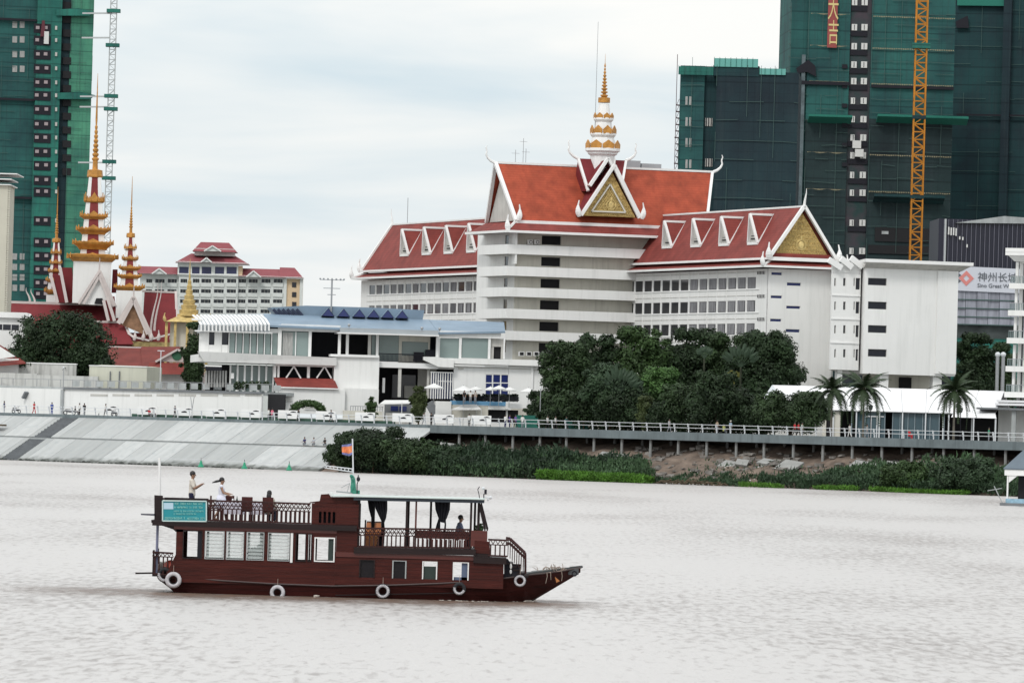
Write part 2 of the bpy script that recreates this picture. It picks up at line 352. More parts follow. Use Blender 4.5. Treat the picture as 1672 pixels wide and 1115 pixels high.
for x0, x1 in zip(cuts, cuts[1:]):
    st = abs(x0 - sx0) < .01; e = .035
    if st:
        for k in range(20):
            y0 = -12.3 + k * .6
            zz = -.15 + (y0 + 12.6) * .525 if y0 < -6.3 else 3.28 + (y0 + 5.9) * .53
            MB().box(x0 + e, y0, zz - .5, x1 - e, y0 + .6, zz + .18).build('stair_step', SLS, slope)
        continue
    if x1 > ends - 6: 
        slab(x0 + e, x1 - e, -5.7, 3.38, -.05, 6.36, random.choice(SL)); continue
    slab(x0 + e, x1 - e, -5.7, 3.38, -.05, 6.36, random.choice(SL))
    if x1 < FP.x(640, 720): slab(x0 + e, x1 - e, -13.2, -.45, -6.5, 3.15, random.choice(SL))
MB().box(-30, -6.5, 2.6, ends, -5.7, 3.22).build('slope_ledge', CONC, slope)
# debris line along the waterline
random.seed(11); m = MB()
for i in range(260):
    x = random.uniform(-30, 66); y = -12.45 + random.uniform(-.25, .3); s_ = random.uniform(.08, .45)
    m.sphere((x, y, random.uniform(-.02, .12)), s_, s_ * .5, s_ * random.uniform(.3, .6), n=5, m=3)
o = m.build('waterline_debris', mat('wet_debris', (.05, .055, .05), .9, .4, 2), kind='stuff'); o.location = FP.O; o.rotation_euler = (0, 0, FP.a)

# promenade deck with fascia, columns
deck = thing('promenade_deck', None, None, FP); deck['kind'] = 'structure'
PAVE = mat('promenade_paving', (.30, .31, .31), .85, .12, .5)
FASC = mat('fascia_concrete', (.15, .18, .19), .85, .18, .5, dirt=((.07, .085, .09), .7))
MB().box(-120, -.1, 5.95, ends, 9.5, ZD).build('paving', PAVE, deck)
MB().box(ends + .02, -.9, 5.95, 330, 9.5, ZD).build('paving', PAVE, deck)
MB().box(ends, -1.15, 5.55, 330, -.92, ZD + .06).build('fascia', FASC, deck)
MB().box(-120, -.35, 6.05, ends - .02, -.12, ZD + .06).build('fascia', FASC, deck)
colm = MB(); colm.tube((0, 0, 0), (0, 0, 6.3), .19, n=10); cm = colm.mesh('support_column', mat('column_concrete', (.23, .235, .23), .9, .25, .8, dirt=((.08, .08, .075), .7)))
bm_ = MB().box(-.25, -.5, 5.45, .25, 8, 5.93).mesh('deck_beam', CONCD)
cx0 = FP.x(750, 715, -.5); nx = FP.x(1541, 735, -.5); ncol = 17
for i in range(-1, ncol + 14):
    if i < 0: continue
    x = cx0 + (nx - cx0) * i / ncol; x += random.uniform(-.15, .15)
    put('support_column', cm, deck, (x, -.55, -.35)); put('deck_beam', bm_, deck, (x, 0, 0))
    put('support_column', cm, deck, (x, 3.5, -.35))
# railing: curved white posts with rails
rail = thing('promenade_railing', 'long white riverside railing with curved posts and two pipes above the concrete edge', 'railing', FP)
pm = MB()
pts = [(0, 0, 0), (0, -.02, .35), (0, -.08, .7), (0, -.2, 1.0), (0, -.26, 1.12)]
for a, b_ in zip(pts, pts[1:]): pm.box(-.05, min(a[1], b_[1]) - .05, a[2], .05, max(a[1], b_[1]) + .05, b_[2])
pmm = pm.mesh('railing_post', PIPE)
for i in range(-12, 92):
    x = 1.1 + i * 2.36; y = -.24 if x < ends else -1.03
    put('railing_post', pmm, rail, (x, y, ZD + .05))
for z_, dy in ((1.08, -.25), (.62, -.08)):
    MB().tube((-27, -.24 + dy, ZD + z_), (ends, -.24 + dy, ZD + z_), .035).tube((ends, -.24 + dy, ZD + z_), (ends + .6, -1.03 + dy, ZD + z_), .035).tube((ends + .6, -1.03 + dy, ZD + z_), (216, -1.03 + dy, ZD + z_), .035).build('rail', PIPE, rail)
# ---------------------------------------------------------------- the big white hotel with red roofs
def window_set(kind_mats):
    pass
FH = frame_at(1250, 620, 850, 19.29, 6.2)
hotel = thing('hotel', 'large white hotel with steep red roofs, golden gables and a white and gold spire', 'hotel', FH)
side = lambda p: V((p[1], p[0], p[2]))       # (along, inward, z) -> wall facing local -x
def verge(mb, a, b, w=.28, h=.5, up=V((0, 0, 1))):
    a, b = V(a), V(b); d = (b - a).normalized(); n = d.cross(V((1, 0, 0)) if abs(d.x) < .5 else V((0, 1, 0))).normalized()
    s2 = d.cross(n).normalized(); mb.hexa([a - n * w / 2 - s2 * h / 2, a + n * w / 2 - s2 * h / 2, b + n * w / 2 - s2 * h / 2, b - n * w / 2 - s2 * h / 2,
                                         a - n * w / 2 + s2 * h / 2, a + n * w / 2 + s2 * h / 2, b + n * w / 2 + s2 * h / 2, b - n * w / 2 + s2 * h / 2])
def naga(parent, base, h=1.8, lean=(0, 0), mt=None, name='roof_finial'):
    """curved flame-like finial at roof corners"""
    b_ = V(base); m = MB(); n = 7; pr = None
    for i in range(n + 1):
        t_ = i / n; off = V((lean[0], lean[1], 0)) * (math.sin(t_ * math.pi) * .8 + t_ * .35) * h * .35
        r_ = (.20 + .30 * math.sin(min(1, t_ * 1.4) * math.pi)) * (1 - t_ * .75) * h / 2.2 + .03
        p_ = b_ + off + V((0, 0, h * t_))
        if pr: m.tube(pr[0], p_, pr[1], r_, n=6)
        pr = (p_, r_)
    return m.build(name, mt or WHITE2, parent)
def horn(parent, base, h=2.6, lean=(1, 0), mt=None, r=.22):
    b_ = V(base); m = MB(); pr = None
    for i in range(11):
        t_ = i / 10; ang = t_ * 2.2
        p_ = b_ + V((lean[0], lean[1], 0)) * (h * .33 * (1 - math.cos(ang * 1.25)) * .8) + V((0, 0, h * t_)) - V((lean[0], lean[1], 0)) * (h * .25 * max(0, t_ - .75) * 2)
        r_ = r * (1 - t_ * .85)
        if pr: m.tube(pr[0], p_, pr[1], r_, n=6)
        pr = (p_, r_)
    return m.build('ridge_horn', mt or WHITE2, parent)
RELG = mat('relief_gold', (.56, .43, .18), .5, .3, 2.5)
curt_mesh = {}
def hotel_window(parent, wall_xf, u0_, u1_, z0_, z1_, rec=.05, curtain=0, fm=None, gm=None):
    """frame part with pane (and drawn curtain) as sub-parts; wall_xf maps (along, inward, z)"""
    fm = fm or WHITE2; gm = gm or DGLASS; f_ = .035
    m = MB(wall_xf); m.box(u0_, rec, z0_, u1_, rec + .08, z0_ + f_); m.box(u0_, rec, z1_ - f_, u1_, rec + .08, z1_); m.box(u0_, rec, z0_ + f_, u0_ + f_, rec + .08, z1_ - f_); m.box(u1_ - f_, rec, z0_ + f_, u1_, rec + .08, z1_ - f_)
    fo = m.build('window', fm, parent)
    MB(wall_xf).box(u0_ + f_, rec + .05, z0_ + f_, u1_ - f_, rec + .07, z1_ - f_).build('pane', gm, fo)
    if curtain:
        a = u0_ + .12 + (u1_ - u0_) * (.12 if curtain == 1 else .45 * random.random()); b_ = u1_ - .12 - (0 if curtain == 1 else (u1_ - u0_) * .35 * random.random())
        m = MB(wall_xf); n = 7
        for i in range(n):
            x0 = a + (b_ - a) * i / n; x1 = a + (b_ - a) * (i + 1) / n
            m.box(x0, rec + .005 + .02 * (i % 2), z0_ + .12, x1, rec + .045, z1_ - .1)
        m.build('curtain', HCURT, fo)
    return fo
# ---- the two long wings: the facade looks along local -x, the gable end along -y
def wing(X0, Y0, Y1, zr, label_roof, gable, wins, rows, wd=9.8, zfree=None):
    xf = lambda p: V((X0 + p[1], p[0], p[2]))
    ops = [(a, b_, c_, d_) for (a, b_) in wins for (c_, d_) in rows]
    MB(xf).wall(Y0, Y1, 0, zr['eave'] - .3, ops, 0, .45).build('wall', WHITE, hotel)
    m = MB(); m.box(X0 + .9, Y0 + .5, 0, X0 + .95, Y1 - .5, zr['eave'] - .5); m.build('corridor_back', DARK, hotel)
    m = MB(); m.box(X0, Y1, 0, X0 + wd, Y1 + .4, zr['eave'] - .3); m.box(X0 + wd, Y0 + .41, 0, X0 + wd + .4, Y1, zr['eave'] - .3); m.build('wall', WHITE, hotel)
    # thin fins between bays and sill ledges
    m = MB(xf)
    for (a, b_), (c_, d_) in zip(wins, wins[1:]): m.box((b_ + c_) / 2 - .1, -.07, rows[-1][0] - .3, (b_ + c_) / 2 + .1, -.003, zr['eave'] - .35)
    m.build('facade_fin', WHITE2, hotel)
    for (c_, d_) in rows:
        MB(xf).box(wins[0][0] - 1.5, -.10, c_ - .16, wins[-1][1] + 1, -.003, c_ - .06).build('sill', WHITE2, hotel)
        MB(xf).box(wins[0][0] - 1.5, -.05, d_ + .62, wins[-1][1] + 1, -.002, d_ + .70).build('string_course', GREYW, hotel)
    for ri, (c_, d_) in enumerate(rows):
        for wi, (a, b_) in enumerate(wins): hotel_window(hotel, xf, a, b_, c_, d_, curtain=(1 if gable and wi < 7 else (2 if (wi * 7 + ri * 3) % 5 < 3 and not gable else 0)))
    e, b1, b2, ap = zr['eave'], zr['b1'], zr['b2'], zr['apex']
    ov = 1.3; i_ = .7       # overhang of the skirt roof; inset of the steep roof
    # skirt roof on three sides
    m = MB(); o_ = [(X0 - ov, Y0 - ov), (X0 + wd + ov, Y0 - ov), (X0 + wd + ov, Y1 + ov), (X0 - ov, Y1 + ov)]; n_ = [(X0 + i_, Y0 + i_), (X0 + wd - i_, Y0 + i_), (X0 + wd - i_, Y1 - i_), (X0 + i_, Y1 - i_)]
    m.add([(x, y, e) for x, y in o_] + [(x, y, b1) for x, y in n_], [(i, (i + 1) % 4, 4 + (i + 1) % 4, 4 + i) for i in range(4)] + [(3, 2, 1, 0), (4, 5, 6, 7)])
    m.build('skirt_roof', RED, hotel)
    m = MB()
    for k in range(4):
        a, b_ = o_[k], o_[(k + 1) % 4]
        verge(m, (a[0], a[1], e - .02), (b_[0], b_[1], e - .02), .3, .42)
    m.build('eave_fascia', WHITE2, hotel)
    m = MB(); cm_ = (o_[0][0], o_[0][1], e + .1)
    for k in range(4): verge(m, (o_[k][0], o_[k][1], e + .12), (n_[k][0], n_[k][1], b1 + .1), .26, .26)
    m.build('hip_rib', WHITE2, hotel)
    # steep gable roof
    xa, xb, xc = X0 - .1, X0 + wd + .1, X0 + wd / 2; ya, yb = Y0 - .1, Y1 + .1
    m = MB()
    m.add([(xa, ya, b2), (xa, yb, b2), (xc, yb, ap), (xc, ya, ap), (xb, ya, b2), (xb, yb, b2)], [(0, 1, 2, 3), (3, 2, 5, 4), (0, 4, 5, 1)])
    # thickness
    m.add([(xa + .25, ya, b2 - .25), (xa + .25, yb, b2 - .25), (xc, yb, ap - .4), (xc, ya, ap - .4), (xb - .25, ya, b2 - .25), (xb - .25, yb, b2 - .25)], [(0, 1, 2, 3), (3, 2, 5, 4)])
    m.build('main_roof', RED, hotel)
    m = MB(); verge(m, (xa - .05, ya - .3, b2 - .05), (xa - .05, yb, b2 - .05), .3, .45); verge(m, (xb, ya - .3, b2 - .05), (xb, yb, b2 - .05), .3, .45); m.box(xa, ya - .45, b2 - .3, xb, ya - .1, b2 + .2); m.build('eave_board', WHITE2, hotel)
    m = MB()
    for y in (ya - .35, yb + .1):
        verge(m, (xa - .1, y, b2), (xc, y, ap + .1), .4, .62); verge(m, (xb + .1, y, b2), (xc, y, ap + .1), .4, .62)
    verge(m, (xc, ya, ap + .05), (xc, yb, ap + .05), .25, .25)
    m.build('bargeboard', WHITE2, hotel)
    # pediments
    for y in (ya + .5, yb - .5):
        MB().prism([(xa + .5, y, b2), (xb - .5, y, b2), (xc, y, ap - .7)], (0, .1, 0)).build('gable_panel', GOLD2 if gable else GREYW, hotel, label='golden carved pediment' if gable else None)
    if gable:
        relief(hotel, (xa + xb) / 2, ya + .42, b2 + .2, (xb - xa) * .40, (ap - b2) * .72)
        MB().box(xa + .6, ya + .1, b2 + .01, xb - .6, ya + .45, b2 + .75).build('gable_base', RED, hotel)
    horn(hotel, (xc, ya - .35, ap), 2.5, (.1, -.4)); horn(hotel, (xc, yb + .1, ap), 2.6, (-.2, .2))
    for x in (xa - .1, xb + .1): naga(hotel, (x, ya - .5, b2 - .2), 2.4, (.3 if x > xc else -.2, -.2))
    naga(hotel, (xa - .2, yb + .2, b2 - .2), 2.2, (-.2, .2))
    for x, y in (o_[0], o_[1], o_[3]): naga(hotel, (x, y, e), 2.0, (-.25 if x < xc else .25, 0))
    return xa, xc, b2, ap
def relief(parent, xc, y, z0, hw, h):
    """carved golden ornament: scrolls and a seated niche, proud of the pediment"""
    rnd = random.Random(int(xc * 10) + 3); m = MB()
    for k in range(9):
        zz = z0 + h * (.02 + .108 * k); half = hw * (1 - (zz - z0) / h) * 1.0; n = max(1, int(half / .34))
        for i in range(-n, n + 1):
            x = xc + half * i / max(1, n); m.torus((x, y, zz), rnd.uniform(.12, .19), .05, 'Y', 7, 4); m.sphere((x + rnd.uniform(-.1, .1), y - .02, zz + .2), .07, .06, .12, 5, 3)
    m.sphere((xc, y - .05, z0 + h * .33), .42, .15, .6, 8, 6); m.torus((xc, y - .03, z0 + h * .34), .7, .09, 'Y', 12, 5); m.sphere((xc, y - .05, z0 + h * .52), .16, .1, .3, 6, 4)
    m.build('gable_relief', RELG, parent, kind='stuff')
# right wing: pixel measurements taken on the plane x = 0
def col_s(px, py, X=0.0): return FH.s_(px, py, X)
zr = dict(eave=FH.z(1250, 437, 0) + .2, b1=FH.z(1265, 425) , b2=FH.z(1268, 422), apex=FH.p(1316, 338, 0).z)
wr_l = []
for k in range(15):   # 15 bays, from the near end (px 1232) to the far one (px 1007.5)
    a = 1007.5 + 0; 
bays = [115, 172, 229, 287, 346, 403, 463, 522, 583, 645, 705, 767, 830, 893, 956, 1020]
wy = []
for i in range(15):
    pa = 980 + bays[i] / 3.98 - .3; pb = 980 + (bays[i + 1] - 9) / 3.98
    wy.append((col_s(pb, 462).y, col_s(pa, 462).y))
wy = sorted(wy)
rows_for_pad = .08
def rows_for(X, samples): return [(col_s(px, yb, X).z - .07, col_s(px, ya, X).z + .07) for px, ya, yb in samples]
rows = rows_for(0, [(1230, 453, 470.5), (1229, 491, 508.5), (1228, 528.5, 546), (1228, 566, 583)])
YE = wy[-1][1] + .5
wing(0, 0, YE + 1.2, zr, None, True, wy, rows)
# end wall with slit windows (local y = 0)
PXR = FH.x(1362, 560)
slits = [(1285, 1308, 461, 466.5), (1284, 1307, 499, 504), (1283, 1306, 537, 542.5), (1256, 1277, 444, 449), (1255, 1277, 482, 487), (1254, 1276, 520, 525)]
ops = []
for a, b_, c_, d_ in slits: ops.append((FH.x(a, c_), FH.x(b_, c_), FH.z(a, d_), FH.z(a, c_)))
MB().wall(-.0, 9.8, 0, zr['eave'] - .3, ops, -.003, .4).build('end_wall', WHITE, hotel)
for o_ in ops: hotel_window(hotel, lambda p: V(p), o_[0], o_[1], o_[2], o_[3], rec=.12, gm=BGLASS)
# grilles near the corner of the long facade
for ya, yb in ((443, 448), (481, 486), (518.5, 523.5)):
    z0_, z1_ = col_s(1243, yb).z, col_s(1243, ya).z; y0_, y1_ = col_s(1249, yb).y, col_s(1237, yb).y
    m = MB(side); m.box(y0_, -.06, z0_, y1_, -.01, z1_); o = m.build('vent_grille', DARK, hotel)
    m = MB(side)
    for i in range(5): m.box(y0_ + (y1_ - y0_) * i / 5, -.12, z0_, y0_ + (y1_ - y0_) * i / 5 + .08, -.06, z1_)
    m.build('vent_bar', WHITE2, o)
# dormers: tall narrow triangular dormers on the long slope
def dormer(xa, xc, b2, ap, y, zb, zt, w_):
    """front face hangs out from the slope; slim triangular face, ridge running back into the roof"""
    sl_ = (xc - xa) / (ap - b2); xs_ = lambda z: xa + (z - b2) * sl_
    xf0 = xs_(zb) - .15; back = xs_(zt) + .1
    m = MB(); A = V((xf0, y - w_ / 2, zb)); B = V((xf0, y + w_ / 2, zb)); C = V((xf0 - .55, y, zt)); D_ = V((back, y, zt))
    m.add([A, B, C, D_], [(0, 2, 3), (1, 3, 2)]); ro = m.build('dormer_roof', RED, hotel)
    m = MB(); m.prism([A + V((.12, .1, 0)), B + V((.12, -.1, 0)), C + V((.16, 0, -.5))], (.06, 0, 0)); m.build('dormer_face', GREYW, ro)
    m = MB(); verge(m, A, C, .3, .34); verge(m, B, C, .3, .34); verge(m, C, D_, .3, .3); verge(m, D_, A + V((.1, 0, .1)), .14, .2); m.box(xf0 - .15, y - w_ / 2 - .1, zb - .25, xf0 + .15, y + w_ / 2 + .1, zb + .1)
    m.build('dormer_trim', WHITE2, ro)
    m = MB()
    for k in range(4): m.box(xf0 - .03, y - w_ * .22 * (1 - k * .18), zb + .5 + k * .42, xf0 + .1, y + w_ * .22 * (1 - k * .18), zb + .68 + k * .42)
    m.build('dormer_louvre', DARK, ro)
xa_, xc_ = -.1, 4.9
slR = (xc_ - xa_) / (zr['apex'] - zr['b2'])
def on_slope(px, py, X0, z_b2, sl_):
    # intersection of the pixel ray with the near roof slope
    r = ray(px, py); n_l = V((-1, 0, sl_)); n = FH.ex * n_l.x + V((0, 0, n_l.z)); P0 = FH.world((X0 - .1, 0, z_b2))
    t_ = (P0 - CAMP).dot(n) / r.dot(n); return FH.loc(CAMP + r * t_)
for px, pt, pb in ((1093, 361, 403), (1140, 358, 401), (1186, 355, 399), (1233, 351, 397)):
    q = on_slope(px - 2, pb, 0, zr['b2'], slR); zt = q.z + (pb - pt) * .088
    dormer(xa_, xc_, zr['b2'], zr['apex'], q.y, q.z, min(zt, zr['apex'] - .5), 3.6)
# ---- left wing, same direction, further away
PLW = W(785, 500, 924); PLl = FH.loc(PLW); XL = PLl.x; YL0 = PLl.y
zl = dict(eave=FH.s_(785, 447, XL).z, b1=FH.s_(785, 437, XL).z, b2=FH.s_(785, 434, XL).z, apex=0)
bl = [142, 213, 284, 357, 431, 505, 580, 655, 730, 806, 882, 960, 1038, 1116, 1196, 1272]
wl = sorted([(FH.s_(580 + (bl[i + 1] - 11) / 6.196, 470, XL).y, FH.s_(580 + bl[i] / 6.196, 470, XL).y) for i in range(15)])
rl = [(FH.s_(780, yb, XL).z - .06, FH.s_(780, ya, XL).z + .06) for ya, yb in ((459.5, 474.5), (494.5, 510), (529, 545), (563, 579))]
YL1 = FH.s_(591, 470, XL).y
zl['apex'] = FH.p(658, 368, YL1).z
wing(XL, YL0 - 14, YL1, zl, None, False, wl, rl)
slL = 5.0 / (zl['apex'] - zl['b2'])
def on_slope_l(px, py):
    r = ray(px, py); n = FH.ex * -1 + V((0, 0, slL)); P0 = FH.world((XL - .1, 0, zl['b2'])); t_ = (P0 - CAMP).dot(n) / r.dot(n); return FH.loc(CAMP + r * t_)
for px, pt, pb in ((662, 374, 416), (698, 371, 414), (734, 369, 412), (771, 366, 410)):
    q = on_slope_l(px, pb); dormer(XL - .1, XL + 4.9, zl['b2'], zl['apex'], q.y, q.z, min(q.z + (pb - pt) * .094, zl['apex'] - .4), 3.8)
m = MB(); q = FH.p(665, 366, YL1 - 4); m.tube((q.x, q.y, q.z - 1), (q.x, q.y, q.z + 4.2), .05); m.build('lightning_rod', STEEL, hotel)
# ---- central tower: balcony bands in front of recessed walls
c0 = FH.loc(W(827, 480, 893)); CX, CY = c0.x, c0.y
def cp(px, py, y=0): return FH.p(px, py, CY + y)
XR = FH.p(1085, 480, CY).x
wx0, wx1 = cp(882.5, 470, 1.6).x, cp(914, 470, 1.6).x
wrow = [(385, 400), (420, 435), (455.5, 470.5), (490.5, 506), (525.5, 541), (560, 577)]
wrz = [(cp(898, b_, 1.6).z, cp(898, a, 1.6).z) for a, b_ in wrow]
W1 = cp(841, 470, 1.6).x
ztop = cp(900, 381, 0).z
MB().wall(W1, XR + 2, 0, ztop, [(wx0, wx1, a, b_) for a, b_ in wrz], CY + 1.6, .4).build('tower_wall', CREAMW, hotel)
for a, b_ in wrz: hotel_window(hotel, lambda p: V((p[0], CY + 1.6 + p[1], p[2])), wx0, wx1, a, b_, rec=.18, fm=GREYW, gm=DARK)
xs_l = lambda p: V((W1 + p[1], CY + 1.6 + p[0], p[2]))
MB(lambda p: V((W1 + p[1], p[0], p[2]))).wall(CY + 2.001, CY + 19, 0, ztop, [(CY + 5, CY + 6.6, a, b_) for a, b_ in wrz], 0, .4).build('tower_wall', WHITE, hotel)
for a, b_ in wrz: hotel_window(hotel, lambda p: V((W1 + p[1], p[0], p[2])), CY + 5, CY + 6.6, a, b_, fm=GREYW)
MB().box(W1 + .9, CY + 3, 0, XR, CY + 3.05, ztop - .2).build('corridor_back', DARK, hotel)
XB = cp(780, 480, 12).x
bands_px = [(400, 415.5), (435.5, 451), (470, 485), (505, 520.5), (541, 556)]
for i, (a, b_) in enumerate(bands_px):
    zt, zb = cp(860, a, 0).z, cp(860, b_, 0).z
    pl = [(CX, CY), (XR + 2, CY), (XR + 2, CY + 1.55), (CX + .4, CY + 1.55), (CX - .2 + 1.2, CY + 14), (XB + .6, CY + 14), (XB, CY + 12.5), (XB - .1, CY + 12)]
    fl = [(CX, CY), (XR + 2, CY), (XR + 2, CY + 14), (XB, CY + 14)]
    # parapet ribbon: front run and chamfered left run
    MB().box(CX, CY, zb, XR + 2, CY + .2, zt).build('balcony_parapet', WHITE, hotel)
    MB().prism([(CX, CY, zb), (CX + .2, CY + .2, zb), (XB + .2, CY + 12, zb), (XB, CY + 12, zb)], (0, 0, zt - zb)).build('balcony_parapet', WHITE, hotel)
    MB().prism([(CX + .1, CY + .1, zb - .02), (XR + 1.9, CY + .1, zb - .02), (XR + 1.9, CY + 1.59, zb - .02), (W1 + .2, CY + 1.59, zb - .02), (W1, CY + 14, zb - .02), (XB + .2, CY + 12, zb - .02)], (0, 0, .25)).build('balcony_floor', GREYW, hotel)
MB().box(CX + 1.2, CY + .1, wrz[0][0] - 3, CX + 1.5, CY + 1.6, ztop - .05).build('corner_pier', WHITE, hotel)
# small things on the top balcony: AC units
for px in (866, 877):
    q = cp(px, 399, 1.0); m = MB(); m.box(-.42, 0, 0, .42, .35, .65); o = m.build('ac_unit', WHITE2, hotel, loc=(q.x, CY + 1.1, q.z)); MB().torus((.1, -.01, .33), .22, .04, 'Y', 10, 4).build('fan', DARK, o)
for px in (850, 862, 874, 887):
    q = cp(px, 579, 1.0); m = MB(); m.box(-.42, 0, -.2, .42, .35, .45); o = m.build('ac_unit', WHITE2, hotel, loc=(q.x, CY + .5, q.z)); MB().box(-.3, -.03, -.1, .3, -.005, .35).build('fan', DARK, o)
# roof over the tower: skirt roof, orange slopes
ye = CY - 1.2
ez0, ez1 = FH.p(828, 377, ye).z, cp(838, 362, 1).z
XE0 = FH.p(828, 375, ye).x
m = MB(); o_ = [(XE0, ye), (XR + 3, ye), (XR + 3, CY + 16), (FH.p(780, 374, CY + 11).x, CY + 16)]; n_ = [(cp(842, 363, 1).x, CY + 1), (XR + 2, CY + 1), (XR + 2, CY + 13), (cp(842, 363, 1).x - .5, CY + 13)]
m.add([(x, y, ez0) for x, y in o_] + [(x, y, ez1) for x, y in n_], [(i, (i + 1) % 4, 4 + (i + 1) % 4, 4 + i) for i in range(4)] + [(3, 2, 1, 0), (4, 5, 6, 7)]); m.build('skirt_roof', RED, hotel)
m = MB()
for k in range(4): verge(m, (*o_[k], ez0 - .05), (*o_[(k + 1) % 4], ez0 - .05), .35, .6)
verge(m, (*o_[0], ez0 + .1), (*n_[0], ez1 + .1), .3, .3); verge(m, (*n_[0], ez1), (*n_[1], ez1), .5, .6); m.build('eave_fascia', WHITE2, hotel)
naga(hotel, (o_[0][0] + .3, o_[0][1] + .3, ez0), 2.4, (-.2, 0))
yr = CY + 7.5
L0, R0 = cp(842, 354, 1), cp(1152, 365, 1); L1, R1 = FH.p(809, 268.5, yr), FH.p(1163, 280, yr)
zt = (L1.z + R1.z) / 2; zb = ez1 + .15
m = MB(); back = 14.0
m.add([(L0.x, CY + .9, zb), (R0.x, CY + .9, zb), (R1.x, yr, zt), (L1.x, yr, zt), (L0.x, CY + back, zb), (R0.x, CY + back, zb)], [(0, 1, 2, 3), (3, 2, 5, 4), (0, 4, 5, 1)])
m.build('main_roof', ORANGE, hotel, label='bright orange tiled roof over the central tower')
m = MB(); m.prism([(L0.x + .3, CY + 1.5, zb), (L0.x + .3, CY + back - .5, zb), (L1.x + 1.2, yr, zt - .6)], (.2, 0, 0)); m.prism([(R0.x - .3, CY + 1.5, zb), (R0.x - .3, CY + back - .5, zb), (R1.x - 1.2, yr, zt - .6)], (-.2, 0, 0)); m.build('gable_panel', GREYW, hotel)
m = MB(); verge(m, (L0.x, CY + .8, zb), (L1.x, yr, zt + .05), .45, .5); verge(m, (R0.x, CY + .8, zb), (R1.x, yr, zt + .05), .35, .4); verge(m, (L1.x, yr, zt + .1), (R1.x, yr, zt + .1), .3, .3)
verge(m, (L0.x, CY + back, zb), (L1.x, yr, zt + .05), .4, .5); m.build('bargeboard', WHITE2, hotel)
def curl(parent, base, dx, h):
    """slender swan-neck finial: out, then up"""
    b_ = V(base); pts = [b_ + V((dx * h * a, 0, h * c_)) for a, c_ in ((0, 0), (.28, .12), (.5, .3), (.6, .5), (.55, .7), (.62, .9), (.56, 1.02))]
    m = MB()
    for i, (a, c_) in enumerate(zip(pts, pts[1:])): m.tube(a, c_, .24 * (1 - i * .13), .24 * (1 - (i + 1) * .13))
    m.build('ridge_horn', WHITE2, parent)
curl(hotel, (L1.x, yr, zt), -1, 2.5); curl(hotel, (R1.x, yr, zt), 1, 2.6)
naga(hotel, (L0.x + .3, CY + .5, zb), 2.4, (.2, 0)); 
for px, y0 in ((855, 226), (842, 245), (859, 243)):
    q = FH.p(px, y0, yr); MB().tube((q.x, yr, zt - .2), (q.x, yr, q.z), .04).tube((q.x - .6, yr, q.z - .5), (q.x + .6, yr, q.z - .5), .025).build('roof_aerial', STEEL, hotel)
# roof boxes behind the ridge
for a, b_, t0 in ((1023, 1046, 262), (1048, 1080, 267)):
    q0, q1 = FH.p(a, t0, CY + 13), FH.p(b_, t0, CY + 13); MB().box(q0.x, CY + 13, zb, q1.x, CY + 17, q0.z).build('roof_plant_room', GREYR, hotel)
# little cross roof under the spire
yk = CY + 5.0
a0, a1, b0, b1_ = FH.p(944, 259, yk), FH.p(1022, 262, yk), FH.p(960, 312, yk - 3.2), FH.p(1013, 312, yk - 3.2)
m = MB(); za, zb2 = a0.z, b0.z
m.add([(b0.x, yk - 3.2, zb2), (b1_.x, yk - 3.2, zb2), (a1.x, yk, za), (a0.x, yk, za), (b0.x, yk + 3.2, zb2), (b1_.x, yk + 3.2, zb2)], [(0, 1, 2, 3), (3, 2, 5, 4), (0, 3, 4), (1, 5, 2)]); m.build('cross_roof', MAROON, hotel)
m = MB(); verge(m, (b0.x, yk - 3.3, zb2), (a0.x, yk, za), .35, .35); verge(m, (b1_.x, yk - 3.3, zb2), (a1.x, yk, za), .35, .35); m.build('bargeboard', WHITE2, hotel)
curl(hotel, (a0.x, yk, za), -1, 2.6); curl(hotel, (a1.x, yk, za), 1, 2.6)
# front gables: a higher one behind, the golden one in front
for k, (yg, apx, apy, lx, ly, rx, ry, dep, mt) in enumerate([(CY + 1.0, 992, 262, 962, 305, 1016, 305, 5, MAROON), (CY - .4, 1002, 274, 948, 352.5, 1044, 355, 7, RED)]):
    A, Lb, Rb = FH.p(apx, apy, yg), FH.p(lx, ly, yg), FH.p(rx, ry, yg)
    zz = (Lb.z + Rb.z) / 2
    m = MB(); m.add([(Lb.x, yg, zz), (A.x, yg, A.z), (A.x, yg + dep, A.z), (Lb.x, yg + dep, zz), (Rb.x, yg, zz), (Rb.x, yg + dep, zz)], [(0, 1, 2, 3), (1, 4, 5, 2)]); m.build('gable_roof', MAROON, hotel)
    m = MB(); verge(m, (Lb.x, yg - .15, zz), (A.x, yg - .15, A.z + .3), .4, .62); verge(m, (Rb.x, yg - .15, zz), (A.x, yg - .15, A.z + .3), .4, .62); m.build('bargeboard', WHITE2, hotel)
    if k == 1:
        MB().prism([(Lb.x + .4, yg + .5, zz), (Rb.x - .4, yg + .5, zz), (A.x, yg + .5, A.z - .7)], (0, .15, 0)).build('gable_panel', GOLD2, hotel, label='golden carved pediment with a white triangle')
        m = MB(); T = [FH.p(996, 301, yg + .3), FH.p(966, 345, yg + .3), FH.p(1021, 347, yg + .3)]
        for i in range(3): verge(m, T[i], T[(i + 1) % 3], .2, .35)
        m.build('gable_moulding', CREAMW, hotel)
        relief(hotel, A.x - .1, yg + .35, zz + .2, (Rb.x - Lb.x) * .36, (A.z - zz) * .62)
        for xx in (Lb.x - .3, Rb.x + .3): naga(hotel, (xx, yg - .3, zz - .2), 2.4, (-.3 if xx < A.x else .3, 0))
        horn(hotel, (A.x, yg - .2, A.z), 1.6, (.1, -.3))
